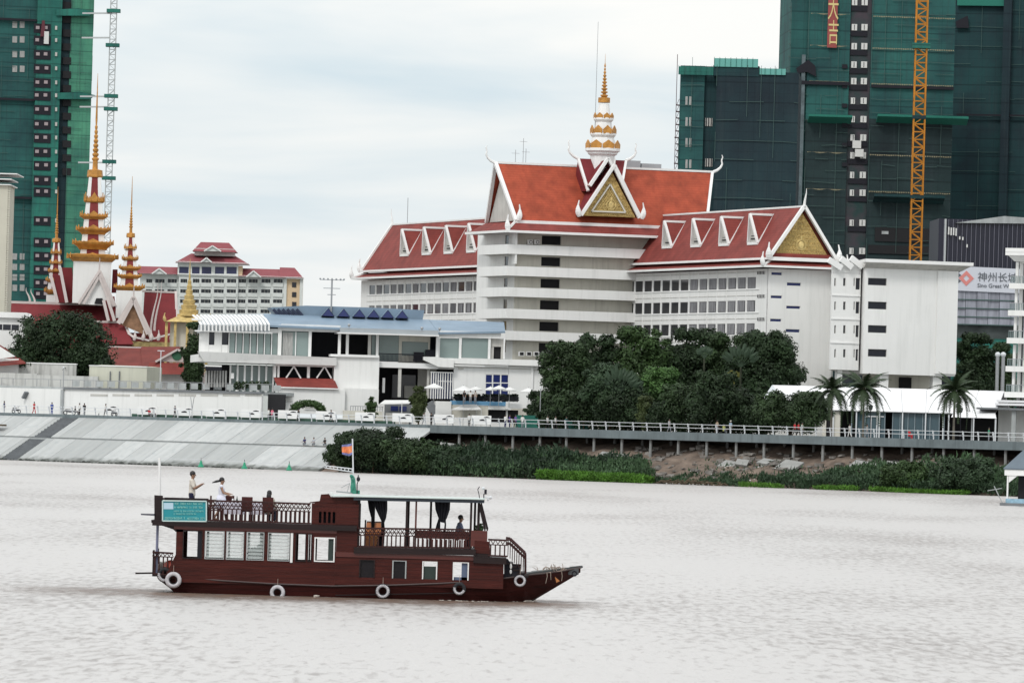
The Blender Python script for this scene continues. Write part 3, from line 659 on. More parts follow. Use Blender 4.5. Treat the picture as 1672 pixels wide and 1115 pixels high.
# spire
ysp = yk; S0 = FH.p(984, 250, ysp); CXs = S0.x
def sz(py): return FH.p(984, py, ysp).z
pxm = FH.p(985, 200, ysp).x - FH.p(984, 200, ysp).x
def R_(p): return p * pxm
MB().lathe([(R_(19), sz(300)), (R_(19), sz(255)), (R_(23), sz(252)), (R_(23), sz(250)), (R_(27), sz(247)), (R_(27), sz(243)), (R_(21), sz(241)), (R_(17), sz(225)), (R_(20), sz(221)), (R_(20), sz(218)), (R_(15), sz(217)), (R_(12.5), sz(200)), (R_(15.5), sz(196)), (R_(15.5), sz(193)), (R_(11), sz(191)), (R_(8), sz(170))], (CXs, ysp, 0), 12).build('spire_body', WHITE2, hotel)
def crown_ring(zb_, r_, hgt, n=8, mt=GOLD):
    m = MB()
    for i in range(n):
        t_ = 2 * math.pi * (i + .5) / n + .4; c_ = V((CXs + math.cos(t_) * r_, ysp + math.sin(t_) * r_, zb_)); s1 = V((-math.sin(t_), math.cos(t_), 0)); o = V((math.cos(t_), math.sin(t_), 0)) * .12
        w_ = r_ * .36; m.prism([c_ - s1 * w_, c_ + s1 * w_, c_ + s1 * w_ * 1.1 + V((0, 0, hgt * .5)), c_ + V((0, 0, hgt)), c_ - s1 * w_ * 1.1 + V((0, 0, hgt * .5))], o)
    return m.build('antefix_ring', mt, hotel)
crown_ring(sz(243), R_(24), R_(13)); crown_ring(sz(219), R_(18), R_(13)); crown_ring(sz(194), R_(13.5), R_(9))
pr = [(R_(9.5), sz(168)), (R_(9.5), sz(160)), (R_(4), sz(159))]
y_ = 157
for k in range(9):
    r_ = 6 - k * .55; pr += [(R_(r_), sz(y_)), (R_(r_), sz(y_ - 1.6)), (R_(r_ * .45), sz(y_ - 2.4)), (R_(r_ * .45), sz(y_ - 4))]; y_ -= 5.4
pr += [(R_(1.6), sz(y_)), (R_(.4), sz(103)), (R_(.15), sz(88))]
MB().lathe(pr, (CXs, ysp, 0), 10).build('spire_tip', GOLD, hotel)
q = FH.p(972, 190, ysp); q2 = FH.p(976, 36, ysp); MB().tube((q.x, ysp, sz(235)), (q.x + .05, ysp, q2.z), .055, .03).build('lightning_rod', STEEL, hotel)
# ---- right-hand block
BY = FH.loc(W(1412, 520, 832)).y
def bp_(px, py, y=0): return FH.p(px, py, BY + y)
x0, x1 = bp_(1411, 520).x, bp_(1562, 520).x
zt, zbm = bp_(1480, 440).z, bp_(1480, 612).z
rowsB = [(454, 466, 473), (492.5, 505, 512), (531, 543.5, 550.5), (570, 582.5, 589)]
ops = [(bp_(1417.5, a).x, bp_(1448, a).x, bp_(1430, b_).z, bp_(1430, a).z) for a, b_, c_ in rowsB]
MB().wall(x0, x1, zbm, zt, ops, BY, .4).build('block_wall', WHITE, hotel)
for o_ in ops: hotel_window(hotel, lambda p: V((p[0], BY + p[1], p[2])), *o_, rec=.15, gm=DGLASS, fm=GREYW)
MB().box(bp_(1529, 500).x, BY - .28, zbm + .3, x1 - .02, BY - .003, zt).build('wall_pier', WHITE, hotel)
XK = 10.6
MB().prism([(x0, BY + .41, zbm), (XK, -.3, zbm), (XK + .4, -.3, zbm), (x0 + .4, BY + .41, zbm)], (0, 0, zt - zbm)).build('block_wall', WHITE, hotel); MB().box(x1 - .4, BY + .41, zbm, x1, -.3, zt).build('block_wall', WHITE, hotel); MB().box(XK + .41, -.7, zbm, x1 - .41, -.3, zt).build('block_wall', WHITE, hotel)
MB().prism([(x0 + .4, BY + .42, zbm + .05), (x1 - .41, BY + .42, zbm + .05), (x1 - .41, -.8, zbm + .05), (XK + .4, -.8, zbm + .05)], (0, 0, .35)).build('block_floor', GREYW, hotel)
ra, rb = bp_(1406, 430).x, bp_(1582, 432).x
zr0_, zr1_ = bp_(1480, 431).z, bp_(1480, 425.5).z; MB().prism([(ra, BY - 1.6, zr0_), (rb, BY - 1.6, zr0_), (rb, 0, zr0_), (XK + 1.2, 0, zr0_)], (0, 0, zr1_ - zr0_)).build('flat_roof', WHITE2, hotel)
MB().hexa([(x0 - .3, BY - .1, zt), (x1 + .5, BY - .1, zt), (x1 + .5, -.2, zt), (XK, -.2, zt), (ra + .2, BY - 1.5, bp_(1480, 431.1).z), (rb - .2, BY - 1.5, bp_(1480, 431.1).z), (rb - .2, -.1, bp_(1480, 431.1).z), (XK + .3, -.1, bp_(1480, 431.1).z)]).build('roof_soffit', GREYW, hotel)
for px in (1443, 1530):
    q = bp_(px, 612, 1.0); MB().box(q.x - .8, BY + .5, 0, q.x + .5, BY + 1.6, zbm).build('support_pier', WHITE, hotel)
MB().box(x0 + 3, BY + 7, 0, x1, BY + 7.3, zbm).build('undercroft_wall', CREAMW, hotel)
MB().box(bp_(1500, 630).x, BY + 6.8, 0, bp_(1520, 630).x, BY + 6.98, zbm - .3).build('undercroft_door', DARK, hotel)
# stepped link with small windows
lx0, lx1 = FH.p(1358, 520, 1.5).x, x0
zt2 = FH.p(1385, 438, 1.5).z; LY = (BY + 1.5)
def lp(px, py): return FH.p(px, py, LY)
ops = []; slit = []
for a, b_, c_ in rowsB:
    for (u, v_) in ((1362.5, 1365), (1377, 1381), (1394, 1396), (1397.5, 1411)):
        bb = c_ if u > 1397 else b_ + 1
        ops.append((lp(u, a).x, min(lp(v_, a).x, x0 - .1), lp(u, bb).z, lp(u, a).z))
lz0 = lp(1385, 604).z
MB().wall(lp(1357, 520).x, x0 - .02, lz0, zt2, ops, LY, .35).build('link_wall', WHITE, hotel)
for o_ in ops: hotel_window(hotel, lambda p: V((p[0], LY + p[1], p[2])), *o_, rec=.15, fm=GREYW)
for a, b_, c_ in rowsB: MB().box(lp(1357, 520).x, LY - .12, lp(1380, a - 9).z, x0 - .03, LY - .003, lp(1380, a - 11).z).build('string_course', WHITE2, hotel)
MB().box(lp(1372, 520).x, LY + .5, 0, lp(1380, 520).x, LY + 1.4, lz0).build('support_pier', WHITE, hotel)
lx_ = lp(1357, 520).x; MB().prism([(lx_, LY + .37, lz0), (x0, LY + .37, lz0), (10.5, -.5, lz0), (9.95, -.5, lz0)], (0, 0, .3)).build('block_floor', GREYW, hotel)
MB().prism([(lx_, LY + .36, zt2 - .3), (x0, LY + .36, zt2 - .3), (10.5, -.5, zt2 - .3), (9.95, -.5, zt2 - .3)], (0, 0, .3)).build('flat_roof', GREYW, hotel); MB().prism([(lx_, LY + .36, lz0 + .31), (9.9, -.5, lz0 + .31), (10.2, -.5, lz0 + .31), (lx_ + .3, LY + .36, lz0 + .31)], (0, 0, zt2 - lz0 - .63)).build('link_side_wall', WHITE, hotel)
for k, (xa, ya, xb, yb) in enumerate(((1353, 424, 1374, 438), (1373, 422, 1391, 437), (1389, 421, 1408, 436))):
    a, b_ = FH.p(xa, ya, LY - .5), FH.p(xb, yb, LY - .5); m = MB(); verge(m, a, b_, .8, .45); m.build('slanted_beam', WHITE2, hotel)
# ---------------------------------------------------------------- riverside restaurant pavilion
FV = frame_at(560, 650, 862, 6, 6.2)
pav = thing('restaurant', 'low white restaurant building with blue metal roof and saw-tooth skylights facing the promenade', 'restaurant', FV)
v = lambda px, py, y=0: FV.p(px, py, y)
def bx(mb, xa, ya, xb, yb, y0=0.0, dep=.4, at=None):
    """box whose front face covers the pixel rectangle, at local depth y0"""
    P0 = FV.p((xa + xb) / 2, yb, y0); P1 = FV.p((xa + xb) / 2, ya, y0); xA = FV.x(xa, (ya + yb) / 2, y0); xB = FV.x(xb, (ya + yb) / 2, y0)
    return mb.box(xA, y0, P0.z, xB, y0 + dep, P1.z)
def pb(name, mt, *rects, y0=0.0, dep=.4, parent=None, label=None):
    m = MB()
    for r in rects: bx(m, *r, y0=y0, dep=dep)
    return m.build(name, mt, parent or pav, label=label)
# dark interior shell and floors
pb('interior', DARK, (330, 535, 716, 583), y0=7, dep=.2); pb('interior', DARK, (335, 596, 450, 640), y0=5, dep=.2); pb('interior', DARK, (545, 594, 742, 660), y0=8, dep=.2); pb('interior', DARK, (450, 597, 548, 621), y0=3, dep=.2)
zf0, zf1 = v(500, 595).z, v(500, 583).z
MB().box(v(324, 590).x, -.0, zf0, v(548, 590).x, 22, zf1).build('floor_slab', WHITE, pav)
MB().hexa([(v(333, 590).x, -1.6, zf0 - .05), (v(548, 590).x, -1.6, zf0 - .05), (v(548, 590).x, -.003, zf0 - .05), (v(333, 590).x, -.003, zf0 - .05), (v(322, 578).x, -2.2, zf1 + .35), (v(548, 578).x, -1.9, zf1 + .02), (v(548, 578).x, -.003, zf1 + .02), (v(322, 578).x, -.003, zf1 + .35)]).build('balcony_slab', WHITE, pav)
MB().box(v(548, 590).x + .01, .2, v(640, 600).z, v(742, 590).x, 22, v(640, 592).z).build('floor_slab', WHITE, pav)
# upper floor, left part: piers and glass bays
zt_ = v(400, 540).z
pb('wall', WHITE, (325, 542, 341, 584), (350, 542, 362, 584), (341, 563, 350, 584), (362, 563, 372, 584), (325, 535, 457, 541.9))
for a, b_ in ((341, 350), (362, 372)): pb('window', DGLASS, (a + .3, 543, b_ - .3, 562.8), y0=.15, dep=.05)
for i in range(7):
    a = 373 + i * 11.6; f_ = pb('glass_panel', GGLASS, (a + 1.6, 542, a + 10.4, 583), y0=.25, dep=.05)
    pb('curtain', CURT, (a + 2.2 + (i % 3), 544, a + 6.6 + (i % 2) * 2, 582), y0=.32, dep=.05, parent=f_)
    pb('mullion', WHITE2, (a, 541.9, a + 1.5, 584), y0=0.0, dep=.2)
pb('wall', WHITE, (453.6, 530, 459.6, 595.2), y0=-.15, dep=.6); pb('wall', WHITE, (459.7, 530.2, 556, 541.5), y0=0)
f_ = pb('glass_panel', GGLASS, (460.5, 542, 503.5, 583), y0=.3, dep=.05); pb('curtain', CURT, (461.5, 543, 478, 582.5), y0=.2, dep=.08, parent=f_); pb('mullion', WHITE2, (482, 541.7, 483.5, 583), y0=.1, dep=.12)
pb('column', WHITE2, (503.6, 541.6, 508.4, 586)); pb('sill', WHITE2, (512, 584.5, 545, 588), y0=-.4)
pb('column', WHITE2, (552, 542, 556.5, 581), (565, 542, 569.5, 581), y0=-.3, dep=.35); pb('column', GREYW, (601, 542, 606, 581), y0=0, dep=.35); pb('column', WHITE2, (614, 542, 618.3, 594), y0=-.3, dep=.4)
pb('glass_panel', GGLASS, (607, 544, 613.5, 581), y0=1.0, dep=.05)
pb('glass_panel', GGLASS, (619, 546, 651, 590), y0=1.5, dep=.06); pb('wall', CREAMW, (651.2, 545, 656, 592), (656.1, 545, 701, 558), y0=1.4, dep=.3); pb('glass_panel', GGLASS, (656.2, 558.2, 699, 581), y0=1.7, dep=.05); pb('wall', CREAMW, (699.2, 545, 702, 592), (656.2, 581.2, 699, 593), y0=1.41, dep=.3)
# balcony rail: dark balusters
r_ = pb('balcony_rail', BLACK, (619, 577.5, 691, 579), (619, 590, 691, 591), y0=-.2, dep=.08)
m = MB()
for i in range(34): bx(m, 619.5 + i * 2.12, 579, 620.3 + i * 2.12, 590, -.18, .04)
m.build('baluster', BLACK, r_)
pb('planter', BLACK, (676, 575, 692, 590), (695, 571, 711, 582), y0=.2, dep=.6)
pb('wall', WHITE, (545, 580.5, 618.5, 664), y0=-1.2, dep=3.5); pb('wall_cap', WHITE2, (540, 579, 619, 583), y0=-1.6, dep=4); 
# projecting roof above the terrace
a, b_ = v(553, 536, -2.5), v(717, 546, -2.5)
MB().box(v(552, 540, -2.5).x, -2.5, v(640, 547, -2.5).z, v(717, 540, -2.5).x, 4, v(640, 545, -2.5).z).build('terrace_roof_edge', WHITE2, pav)
MB().box(v(556, 540, -2.3).x, -2.3, v(640, 544.9, -2.3).z, v(716, 540, -2.3).x, 4, v(640, 537.5, -2.3).z).build('terrace_roof', GREYR, pav)
pb('corner_post', WHITE2, (712, 546, 716.5, 585), y0=-.8, dep=.4)
# right-hand glazed part
pb('wall', WHITE, (717, 541, 818, 551.5), y0=-.4, dep=1); pb('column', WHITE2, (749.5, 551.6, 753.5, 585), (797, 551.6, 801, 586), (716.6, 551.6, 718, 585), y0=-.3, dep=.4)
for a, b_ in ((718, 749.5), (753.5, 797)): pb('glass_panel', GGLASS, (a + .3, 552, b_ - .3, 584.8), y0=.0, dep=.05)
pb('stair_box', GREYW, (801.2, 553, 824, 566), (801.2, 566.2, 806, 586), (818, 566.2, 824, 586), y0=.2, dep=3); pb('door', DARK, (806.2, 566.4, 817.8, 586), y0=.6, dep=.1); pb('column', WHITE2, (822, 552, 824.5, 586), y0=-.4)
# white roof terrace edge and flare
MB().hexa([(v(716, 592).x, -.9, v(716, 593).z), (v(895, 592).x, -.9, v(890, 598).z), (v(895, 592).x, 12, v(890, 598).z), (v(716, 592).x, 12, v(716, 593).z), (v(716, 592).x, -.9, v(716, 584.5).z), (v(895, 592).x, -.9, v(890, 588).z), (v(895, 592).x, 12, v(890, 588).z), (v(716, 592).x, 12, v(716, 584.5).z)]).build('terrace_slab', WHITE, pav)
MB().prism([v(691.5, 582.5, -1.2), v(691.5, 587.5, -1.2), v(716, 599, -1.2), v(741, 600, -1.2), v(741, 587, -1.2), v(712, 582.5, -1.2)], (0, 3.5, 0)).build('flared_parapet', WHITE, pav)
pb('lower_wall', WHITE, (740.5, 598, 792, 666), (830, 598, 868, 666), (792, 598, 830, 611), (792, 651, 830, 666), y0=.0, dep=.5); pb('lower_wall', WHITE, (868.3, 598, 960, 666), y0=.15, dep=.4)
pb('pilaster', WHITE2, (867, 597, 870.5, 640), y0=-.15, dep=.14); pb('string_course', GREYW, (746, 600.5, 866.8, 601.8), (871, 604, 930, 605.2), y0=-.06, dep=.05); pb('vent_grille', GREYW, (748, 599, 757, 603), y0=-.09, dep=.02)
wf = pb('window', WHITE2, (791.5, 610.5, 831, 611.8), (791.5, 611.9, 793, 651), (803.2, 611.9, 805, 651), (816.5, 611.9, 818.2, 651), (829.5, 611.9, 831, 651), (793.1, 624.5, 803.1, 625.8), (805.1, 624.5, 816.4, 625.8), (818.3, 624.5, 829.4, 625.8), y0=.05, dep=.1)
for a, b_ in ((793.1, 803.1), (805.1, 816.4), (818.3, 829.4)):
    for c_, d_ in ((611.9, 624.4), (625.9, 651)): pb('pane', BGLASS, (a, c_, b_, d_), y0=.1, dep=.03, parent=wf)
# lower storey openings on the right: columns and white grille
pb('column', GREYW, (650, 601, 655, 648), y0=-.3, dep=.5); pb('column', WHITE2, (624.5, 617, 628.5, 641), y0=.6, dep=.4); pb('column', GREYW, (697, 601, 701, 650), y0=.4, dep=.4)
pb('inner_wall', GREYW, (682, 600, 712, 650), y0=5.5, dep=.2); pb('inner_glass', DGLASS, (640, 612, 680, 650), y0=7.2, dep=.1); pb('inner_wall', GREYW, (660, 630, 684, 650), y0=6.5, dep=.2)
for x_ in (703, 706.8, 710.6, 714.4, 718.2, 722, 726, 730.3, 734.6, 738.4): pb('grille_bar', WHITE2, (x_, 608, x_ + 1.7, 651), y0=-.1, dep=.12)
pb('grille_rail', WHITE2, (703, 607, 740, 608.8), (714, 622, 738, 623), y0=-.12, dep=.1); pb('inner_glass', BGLASS, (703, 608.2, 740, 651), y0=.4, dep=.05)
pb('beam', WHITE2, (619, 592.5, 716, 601), y0=-.5, dep=.5)
# left lower storey
for i in range(7): pb('column', WHITE2, (374.5 + i * 11.7, 596, 377.5 + i * 11.7, 640), y0=.2, dep=.3)
pb('glass_panel', GGLASS, (378, 598, 448, 640), y0=1.0, dep=.05)
aw = pb('striped_awning', WHITE2, (335, 596, 362, 600), y0=-1.4, dep=1.2); pb('awning_valance', BLACK, (335, 598.6, 362, 604.5), y0=-1.44, dep=.03)
for i in range(8): pb('curtain', CURT, (335 + i * 4.6, 605, 338 + i * 4.6, 632), y0=-.2 + .08 * (i % 2), dep=.1)
pb('sign_panel', WHITE2, (376.5, 609, 382, 618), y0=-.3, dep=.06)
pb('column', WHITE2, (446.5, 596, 451, 616), (453, 596, 456.5, 616), (501.5, 597, 506, 617), y0=-.5, dep=.3); pb('beam', WHITE2, (450, 595.2, 546, 598.5), y0=-.6, dep=.5)
for a, b_, c_ in ((467, 480, 491), (517, 530, 541)):
    m = MB(); A, B, C = v(a, 617, -.4), v(b_, 598, -.4), v(c_, 617.5, -.4); verge(m, A, B, .2, .28); verge(m, B, C, .2, .28); m.build('v_brace', WHITE2, pav)
# red lean-to and the white wall below
MB().hexa([v(453.5, 633, -3.6), v(552, 634, -3.6), v(545.5, 620, -.6), v(447, 618, -.6), v(453.5, 631.5, -3.6), v(552, 632.5, -3.6), v(545.5, 618.5, -.6), v(447, 616.5, -.6)]).build('lean_to_roof', RED, pav)
pb('lean_to_fascia', WHITE2, (453.5, 632.6, 553, 634.6), y0=-3.7, dep=.09)
pb('lower_wall', WHITE, (455, 634.7, 563, 676), y0=-3.3, dep=2); pb('lower_wall', WHITE, (546, 634.7, 618, 676), y0=-2.6, dep=1.3)
for (a, b_, c_, d_) in ((461, 640, 478, 656), (497.5, 652, 515.5, 669)):
    f_ = pb('louvre_window', WHITE2, (a, b_, b_ * 0 + c_, d_), y0=-3.42, dep=.05)
    for k in range(5): pb('louvre', GREYW, (a + .8, b_ + 1 + k * 3, c_ - .8, b_ + 2.4 + k * 3), y0=-3.5, dep=.06, parent=f_)
# blue roof
def quadroof(name, mt, pts, th=.25):
    a = [FV.p(px, py, y) for px, py, y in pts]; MB().hexa([p - V((0, 0, th)) for p in a] + a).build(name, mt, pav)
quadroof('metal_roof', BLUER, [(437, 531, -.8), (716, 543, -.8), (700, 522, 9), (430, 512, 9)])
quadroof('metal_roof', BLUER, [(716.3, 543, -.8), (825, 541, -.8), (823, 526, 9), (700.5, 522, 9)])
quadroof('metal_roof', GREYR, [(322, 541, -.4), (436.7, 531, -.8), (429.7, 512, 9), (330, 514, 9)])
pb('roof_fascia', GREYR, (324, 532, 440, 540.5), y0=-.95, dep=.1)
# pergola fins
for i in range(19):
    xa = 315 + i * 6.15; m = MB(); A, B, C = v(xa, 514.5, .8), v(xa + 8, 521, -.6), v(xa + 13.5, 530, -1.8)
    verge(m, A, B, .1, .3); verge(m, B, C, .1, .3); D_ = v(xa + 13.5, 540, -1.8); verge(m, C, D_, .1, .22); m.build('pergola_fin', WHITE2, pav)
pb('pergola_beam', WHITE2, (313, 520, 330, 523), (318, 540.7, 445, 543), y0=-1.2, dep=.3)
# upper clerestory roof with saw-tooth skylights
y9 = 9.2
MB().prism([v(442, 502, y9), v(452, 515, y9), v(690, 523, y9), v(693, 506.5, y9), v(600, 502, y9), v(500, 499, y9)], (0, 8, 0)).build('clerestory_roof', BLUER, pav)
for cx_ in (536, 561.5, 587, 610.5, 633.5, 657):
    m = MB(); hy_ = (cx_ - 536) * .028; A, B, C = v(cx_ - 11, 516 + hy_, y9 - 2.2), v(cx_ + 10.5, 517 + hy_, y9 - 2.2), v(cx_, 503 + hy_, y9 - 2.2)
    m.add([A, B, C, V((C.x, y9 + 3, C.z)), V((A.x, y9 - .01, A.z)), V((B.x, y9 - .01, B.z))], [(0, 2, 3, 4), (1, 5, 3, 2)]); f_ = m.build('skylight', BLUER, pav)
    k = V((0, -.02, 0)); G = (A + B + C) / 3
    m = MB(); m.prism([A * .88 + G * .12, B * .88 + G * .12, C * .88 + G * .12], (0, .08, 0)); m.build('skylight_glass', BGLASS, f_)
for i in range(6):
    m = MB(); A, B = v(446 + i * 7.6, 505, y9 - .4), v(456 + i * 7.6, 515.5, y9 - .4); verge(m, A, B, .4, .33); m.build('roof_louvre', plain('navy', (.012, .02, .05), .5) if i == 0 else bpy.data.materials['navy'], pav)
q = v(541, 498, 9); q2 = v(541, 457, 9); m = MB(); m.tube((q.x, 9, q.z - 1), (q.x, 9, q2.z), .14)
for dz, w_ in ((0, 1.7), (-1.2, 1.2), (-2.1, .6)): m.tube((q.x - w_, 9, q2.z + dz), (q.x + w_, 9, q2.z + dz), .05)
for dx in (-1.7, -1.2, -.6, 0, .6, 1.2, 1.7): m.sphere((q.x + dx, 8.9, q2.z + .12), .14, n=6, m=4)
m.build('floodlight_mast', STEEL, None, label='thin floodlight mast with cross arms rising behind the blue roof', cat='light mast'); bpy.data.objects['floodlight_mast'].location = FV.O; bpy.data.objects['floodlight_mast'].rotation_euler = (0, 0, FV.a)
for px, py in ((689, 536), (718, 537), (570, 531)):
    q = v(px, py, -2.4); m = MB(); m.sphere((q.x, -2.3, q.z), .22, n=8, m=5); m.tube((q.x, -2.3, q.z - .5), (q.x, -2.3, q.z), .05); m.build('spot_lamp', STEEL, pav)

# pool terrace in front
pool = thing('pool_terrace', 'raised pool terrace with light blue edge and dark hedge beside the restaurant', 'terrace', FV)
def qb(name, mt, *rects, y0=0.0, dep=.4, parent=None):
    m = MB()
    for r in rects: bx(m, *r, y0=y0, dep=dep)
    return m.build(name, mt, parent or pool)
TEAL = mat('pool_tiles', (.13, .30, .48), .4, .1, .4)
qb('pool_edge', TEAL, (737, 655, 826, 661.5), y0=-6, dep=2); qb('terrace_wall', WHITE, (711, 655, 736.8, 680), y0=-6.2, dep=2); qb('water_tank', WHITE2, (826, 659, 853, 667), y0=-6.5, dep=2.5); qb('terrace_base', CREAMW, (737, 661.7, 797, 682), y0=-5.9, dep=.3)
qb('void', DARK, (797, 669, 846, 690), y0=-5.0, dep=.2); qb('terrace_beam', WHITE, (797, 661.7, 826, 669), y0=-5.9, dep=.5); qb('post', WHITE2, (826, 668, 829, 690), y0=-5.4, dep=.3)
m = MB()
for i in range(52): bx(m, 738 + i * 2.1, 647, 739 + i * 2.1, 655, -5.8, .05)
m.build('fence_paling', BLACK, pool)
HEDGE = leafmat('hedge_leaf', (.020, .028, .022), .4)
random.seed(21); m = MB()
for i in range(900):
    px = random.uniform(742, 846); p_ = v(px, 644 + random.uniform(0, 11), -5.2 + random.uniform(-.5, .5)); s_ = .22
    d = V((random.gauss(0, 1), random.gauss(0, 1), random.gauss(0, 1))).normalized(); e = d.cross(V((.3, .5, .8))).normalized(); m.add([p_ - d * s_, p_ + e * s_, p_ + d * s_, p_ - e * s_], [(0, 1, 2, 3)])
m.build('hedge_foliage', HEDGE, pool)
st = MB(); A, B = v(700, 657, -6), v(712, 678, -6); verge(st, A, B, 1.2, .3); st.build('stair_flight', CONCD, pool)
# parasols
PAR = mat('parasol_cloth', (.66, .66, .65), .9, .04, 1)
def parasol(px, py, wpx, D, label, h=None):
    c_ = W(px, py, D); r_ = wpx / 2 * D / F; top = W(px, py, D).z; gz = top - 2.9
    t_ = thing('parasol', label, 'parasol', loc=(c_.x, c_.y, gz), rz=.4, group='white parasols round the pool')
    m = MB(); H_ = 2.9; n = 8; pts = [(0, 0, H_)] + [(math.cos(2 * math.pi * i / n) * r_, math.sin(2 * math.pi * i / n) * r_, H_ - r_ * .42) for i in range(n)] + [(math.cos(2 * math.pi * i / n) * r_, math.sin(2 * math.pi * i / n) * r_, H_ - r_ * .42 - .16) for i in range(n)]
    m.add(pts, [(0, 1 + i, 1 + (i + 1) % n) for i in range(n)] + [(1 + i, 9 + i, 9 + (i + 1) % n, 1 + (i + 1) % n) for i in range(n)]); m.build('canopy', PAR, t_)
    MB().tube((0, 0, 0), (0, 0, H_ - .1), .035).build('pole', STEEL, t_); MB().sphere((0, 0, H_ + .05), .07, n=6, m=4).build('tip', STEEL, t_)
for a in ((709, 625.5, 34, 853, 'large white parasol in front of the white barred window'), (757, 629.5, 40, 856, 'wide white parasol second from the barred window'), (777, 630.5, 24, 858, 'small parasol with a grey underside behind the wide one'),
          (801, 631, 22, 856, 'white parasol before the left edge of the blue window'), (815, 629, 26, 854, 'highest white parasol in front of the blue window'), (832, 631.5, 24, 856, 'white parasol at the right edge of the blue window'), (863, 633, 30, 852, 'white parasol standing alone next to the dark trees')):
    parasol(*a)
# shade sail lower down
m = MB(); P_ = [v(737, 668, -8), v(786, 668, -8), v(778, 660, -6.2), v(757, 660, -6.2)]
m.hexa([p - V((0, 0, .12)) for p in P_] + P_); 
for p in P_: m.tube(p, (p.x, p.y, 0), .05)
m.build('shade_canopy', PAR, label='low white flat shade canopy under the pool edge', cat='canopy').location = FV.O; bpy.data.objects['shade_canopy'].rotation_euler = (0, 0, FV.a)
m = MB(); P_ = [v(620, 659, -7), v(668, 658, -7), v(673, 653, -6.2), v(628, 653, -6.2)]
m.hexa([p - V((0, 0, .12)) for p in P_] + P_); m.tube(P_[0], (P_[0].x + 1, P_[0].y, 0), .06).tube(P_[1] - V((1, 0, 0)), (P_[1].x - 1, P_[1].y, 0), .06)
o = m.build('kiosk_awning', PAR, label='flat white awning over a small kiosk beside the round green tree', cat='awning'); o.location = FV.O; o.rotation_euler = (0, 0, FV.a)

kk = thing('kiosk', 'dark open kiosk counter with blue windows beneath the flat white awning', 'kiosk', FV)
MB().box(v(628, 666, -5).x, -5, 0, v(672, 666, -5).x, -4.8, v(650, 660, -5).z).build('back_wall', CONCD, kk); MB().box(v(630, 670, -6).x, -6, 0, v(668, 670, -6).x, -5.6, v(650, 674, -6).z).build('counter', GREYW, kk)
for a, b_ in ((638, 650), (652, 664)): MB().box(v(a, 666, -5).x, -5.06, v(650, 671, -5).z, v(b_, 666, -5).x, -5.01, v(650, 663, -5).z).build('window', BGLASS, kk)
tp_ = thing('terrace_parapet', 'pale parapet with grey railing beside the kiosk below the blank wall', 'parapet', FV)
MB().box(v(560, 672, -5.5).x, -5.5, 0, v(626, 672, -5.5).x, -5.2, v(600, 671, -5.5).z).build('parapet_wall', CREAMW, tp_)
for i in range(14): x_ = v(572 + i * 4, 665, -5.4).x; MB().box(x_, -5.4, v(600, 671, -5.5).z, x_ + .09, -5.31, v(600, 664, -5.5).z).build('rail_post', STEEL, tp_)
MB().box(v(572, 665, -5.4).x, -5.42, v(600, 664, -5.5).z, v(626, 665, -5.4).x, -5.3, v(600, 663, -5.5).z).build('top_rail', STEEL, tp_)
# ---------------------------------------------------------------- white hoarding wall and roof terrace along the promenade
FW = Fr(FP.world((0, 7.5, 0)), PANG); FW.O.z = 6.5
def wpx(px, py, y=0): return FW.p(px, py, y)
hw = thing('white_wall', 'long low white wall with dark coping and grilles behind the promenade', 'wall', FW)
xa, xb = wpx(-30, 655).x, wpx(427, 655).x
zt_ = 6.5 + 0
ht = lambda px, py: wpx(px, py).z
MB().box(xa, 0, 0, xb, .35, ht(300, 640)).build('wall_panel', WHITE, hw)
MB().box(wpx(104, 640).x, -.25, ht(300, 640.1), xb, .6, ht(300, 636.5)).build('coping', CONCD, hw)
for i in range(8):
    a = 148 + i * 36; MB().box(wpx(a, 646).x, -.05, ht(a, 646.5), wpx(a + 28, 646).x, -.003, ht(a, 643)).build('grille', GREYW, hw)
MB().box(wpx(101, 650).x, -.3, 0, wpx(105, 650).x, -.004, ht(103, 636)).build('pier', CONC, hw)
m = MB(); A, B = wpx(44, 640, -.3), wpx(39, 650, -.3); verge(m, A, B, .3, .8); m.build('ramp_edge', CONCD, hw)
tf = thing('terrace_fence', 'glass and steel balustrade on top of the long white wall', 'fence', FW)
ztop = ht(300, 636.4)
for i in range(24):
    x = wpx(2 + i * 19.3, 635, 1.5).x; MB().tube((x, 1.5, ztop), (x, 1.5, ztop + 1.05), .05).build('fence_post', STEEL, tf)
    if i > 5: MB().box(x + .12, 1.49, ztop + .12, x + 1.5, 1.51, ztop + .95).build('glass_panel', CONC, tf)
MB().tube((wpx(0, 630, 1.5).x, 1.5, ztop + 1.05), (wpx(447, 630, 1.5).x, 1.5, ztop + 1.05), .04).build('handrail', STEEL, tf)
MB().box(xa, .4, ztop - .5, xb, 9, ztop - .02).build('terrace_floor', CONC, hw)
MB().box(wpx(427.5, 655).x, 1.2, 0, wpx(455, 655).x, 1.4, ht(300, 640)).build('dark_gate', DARK, hw)
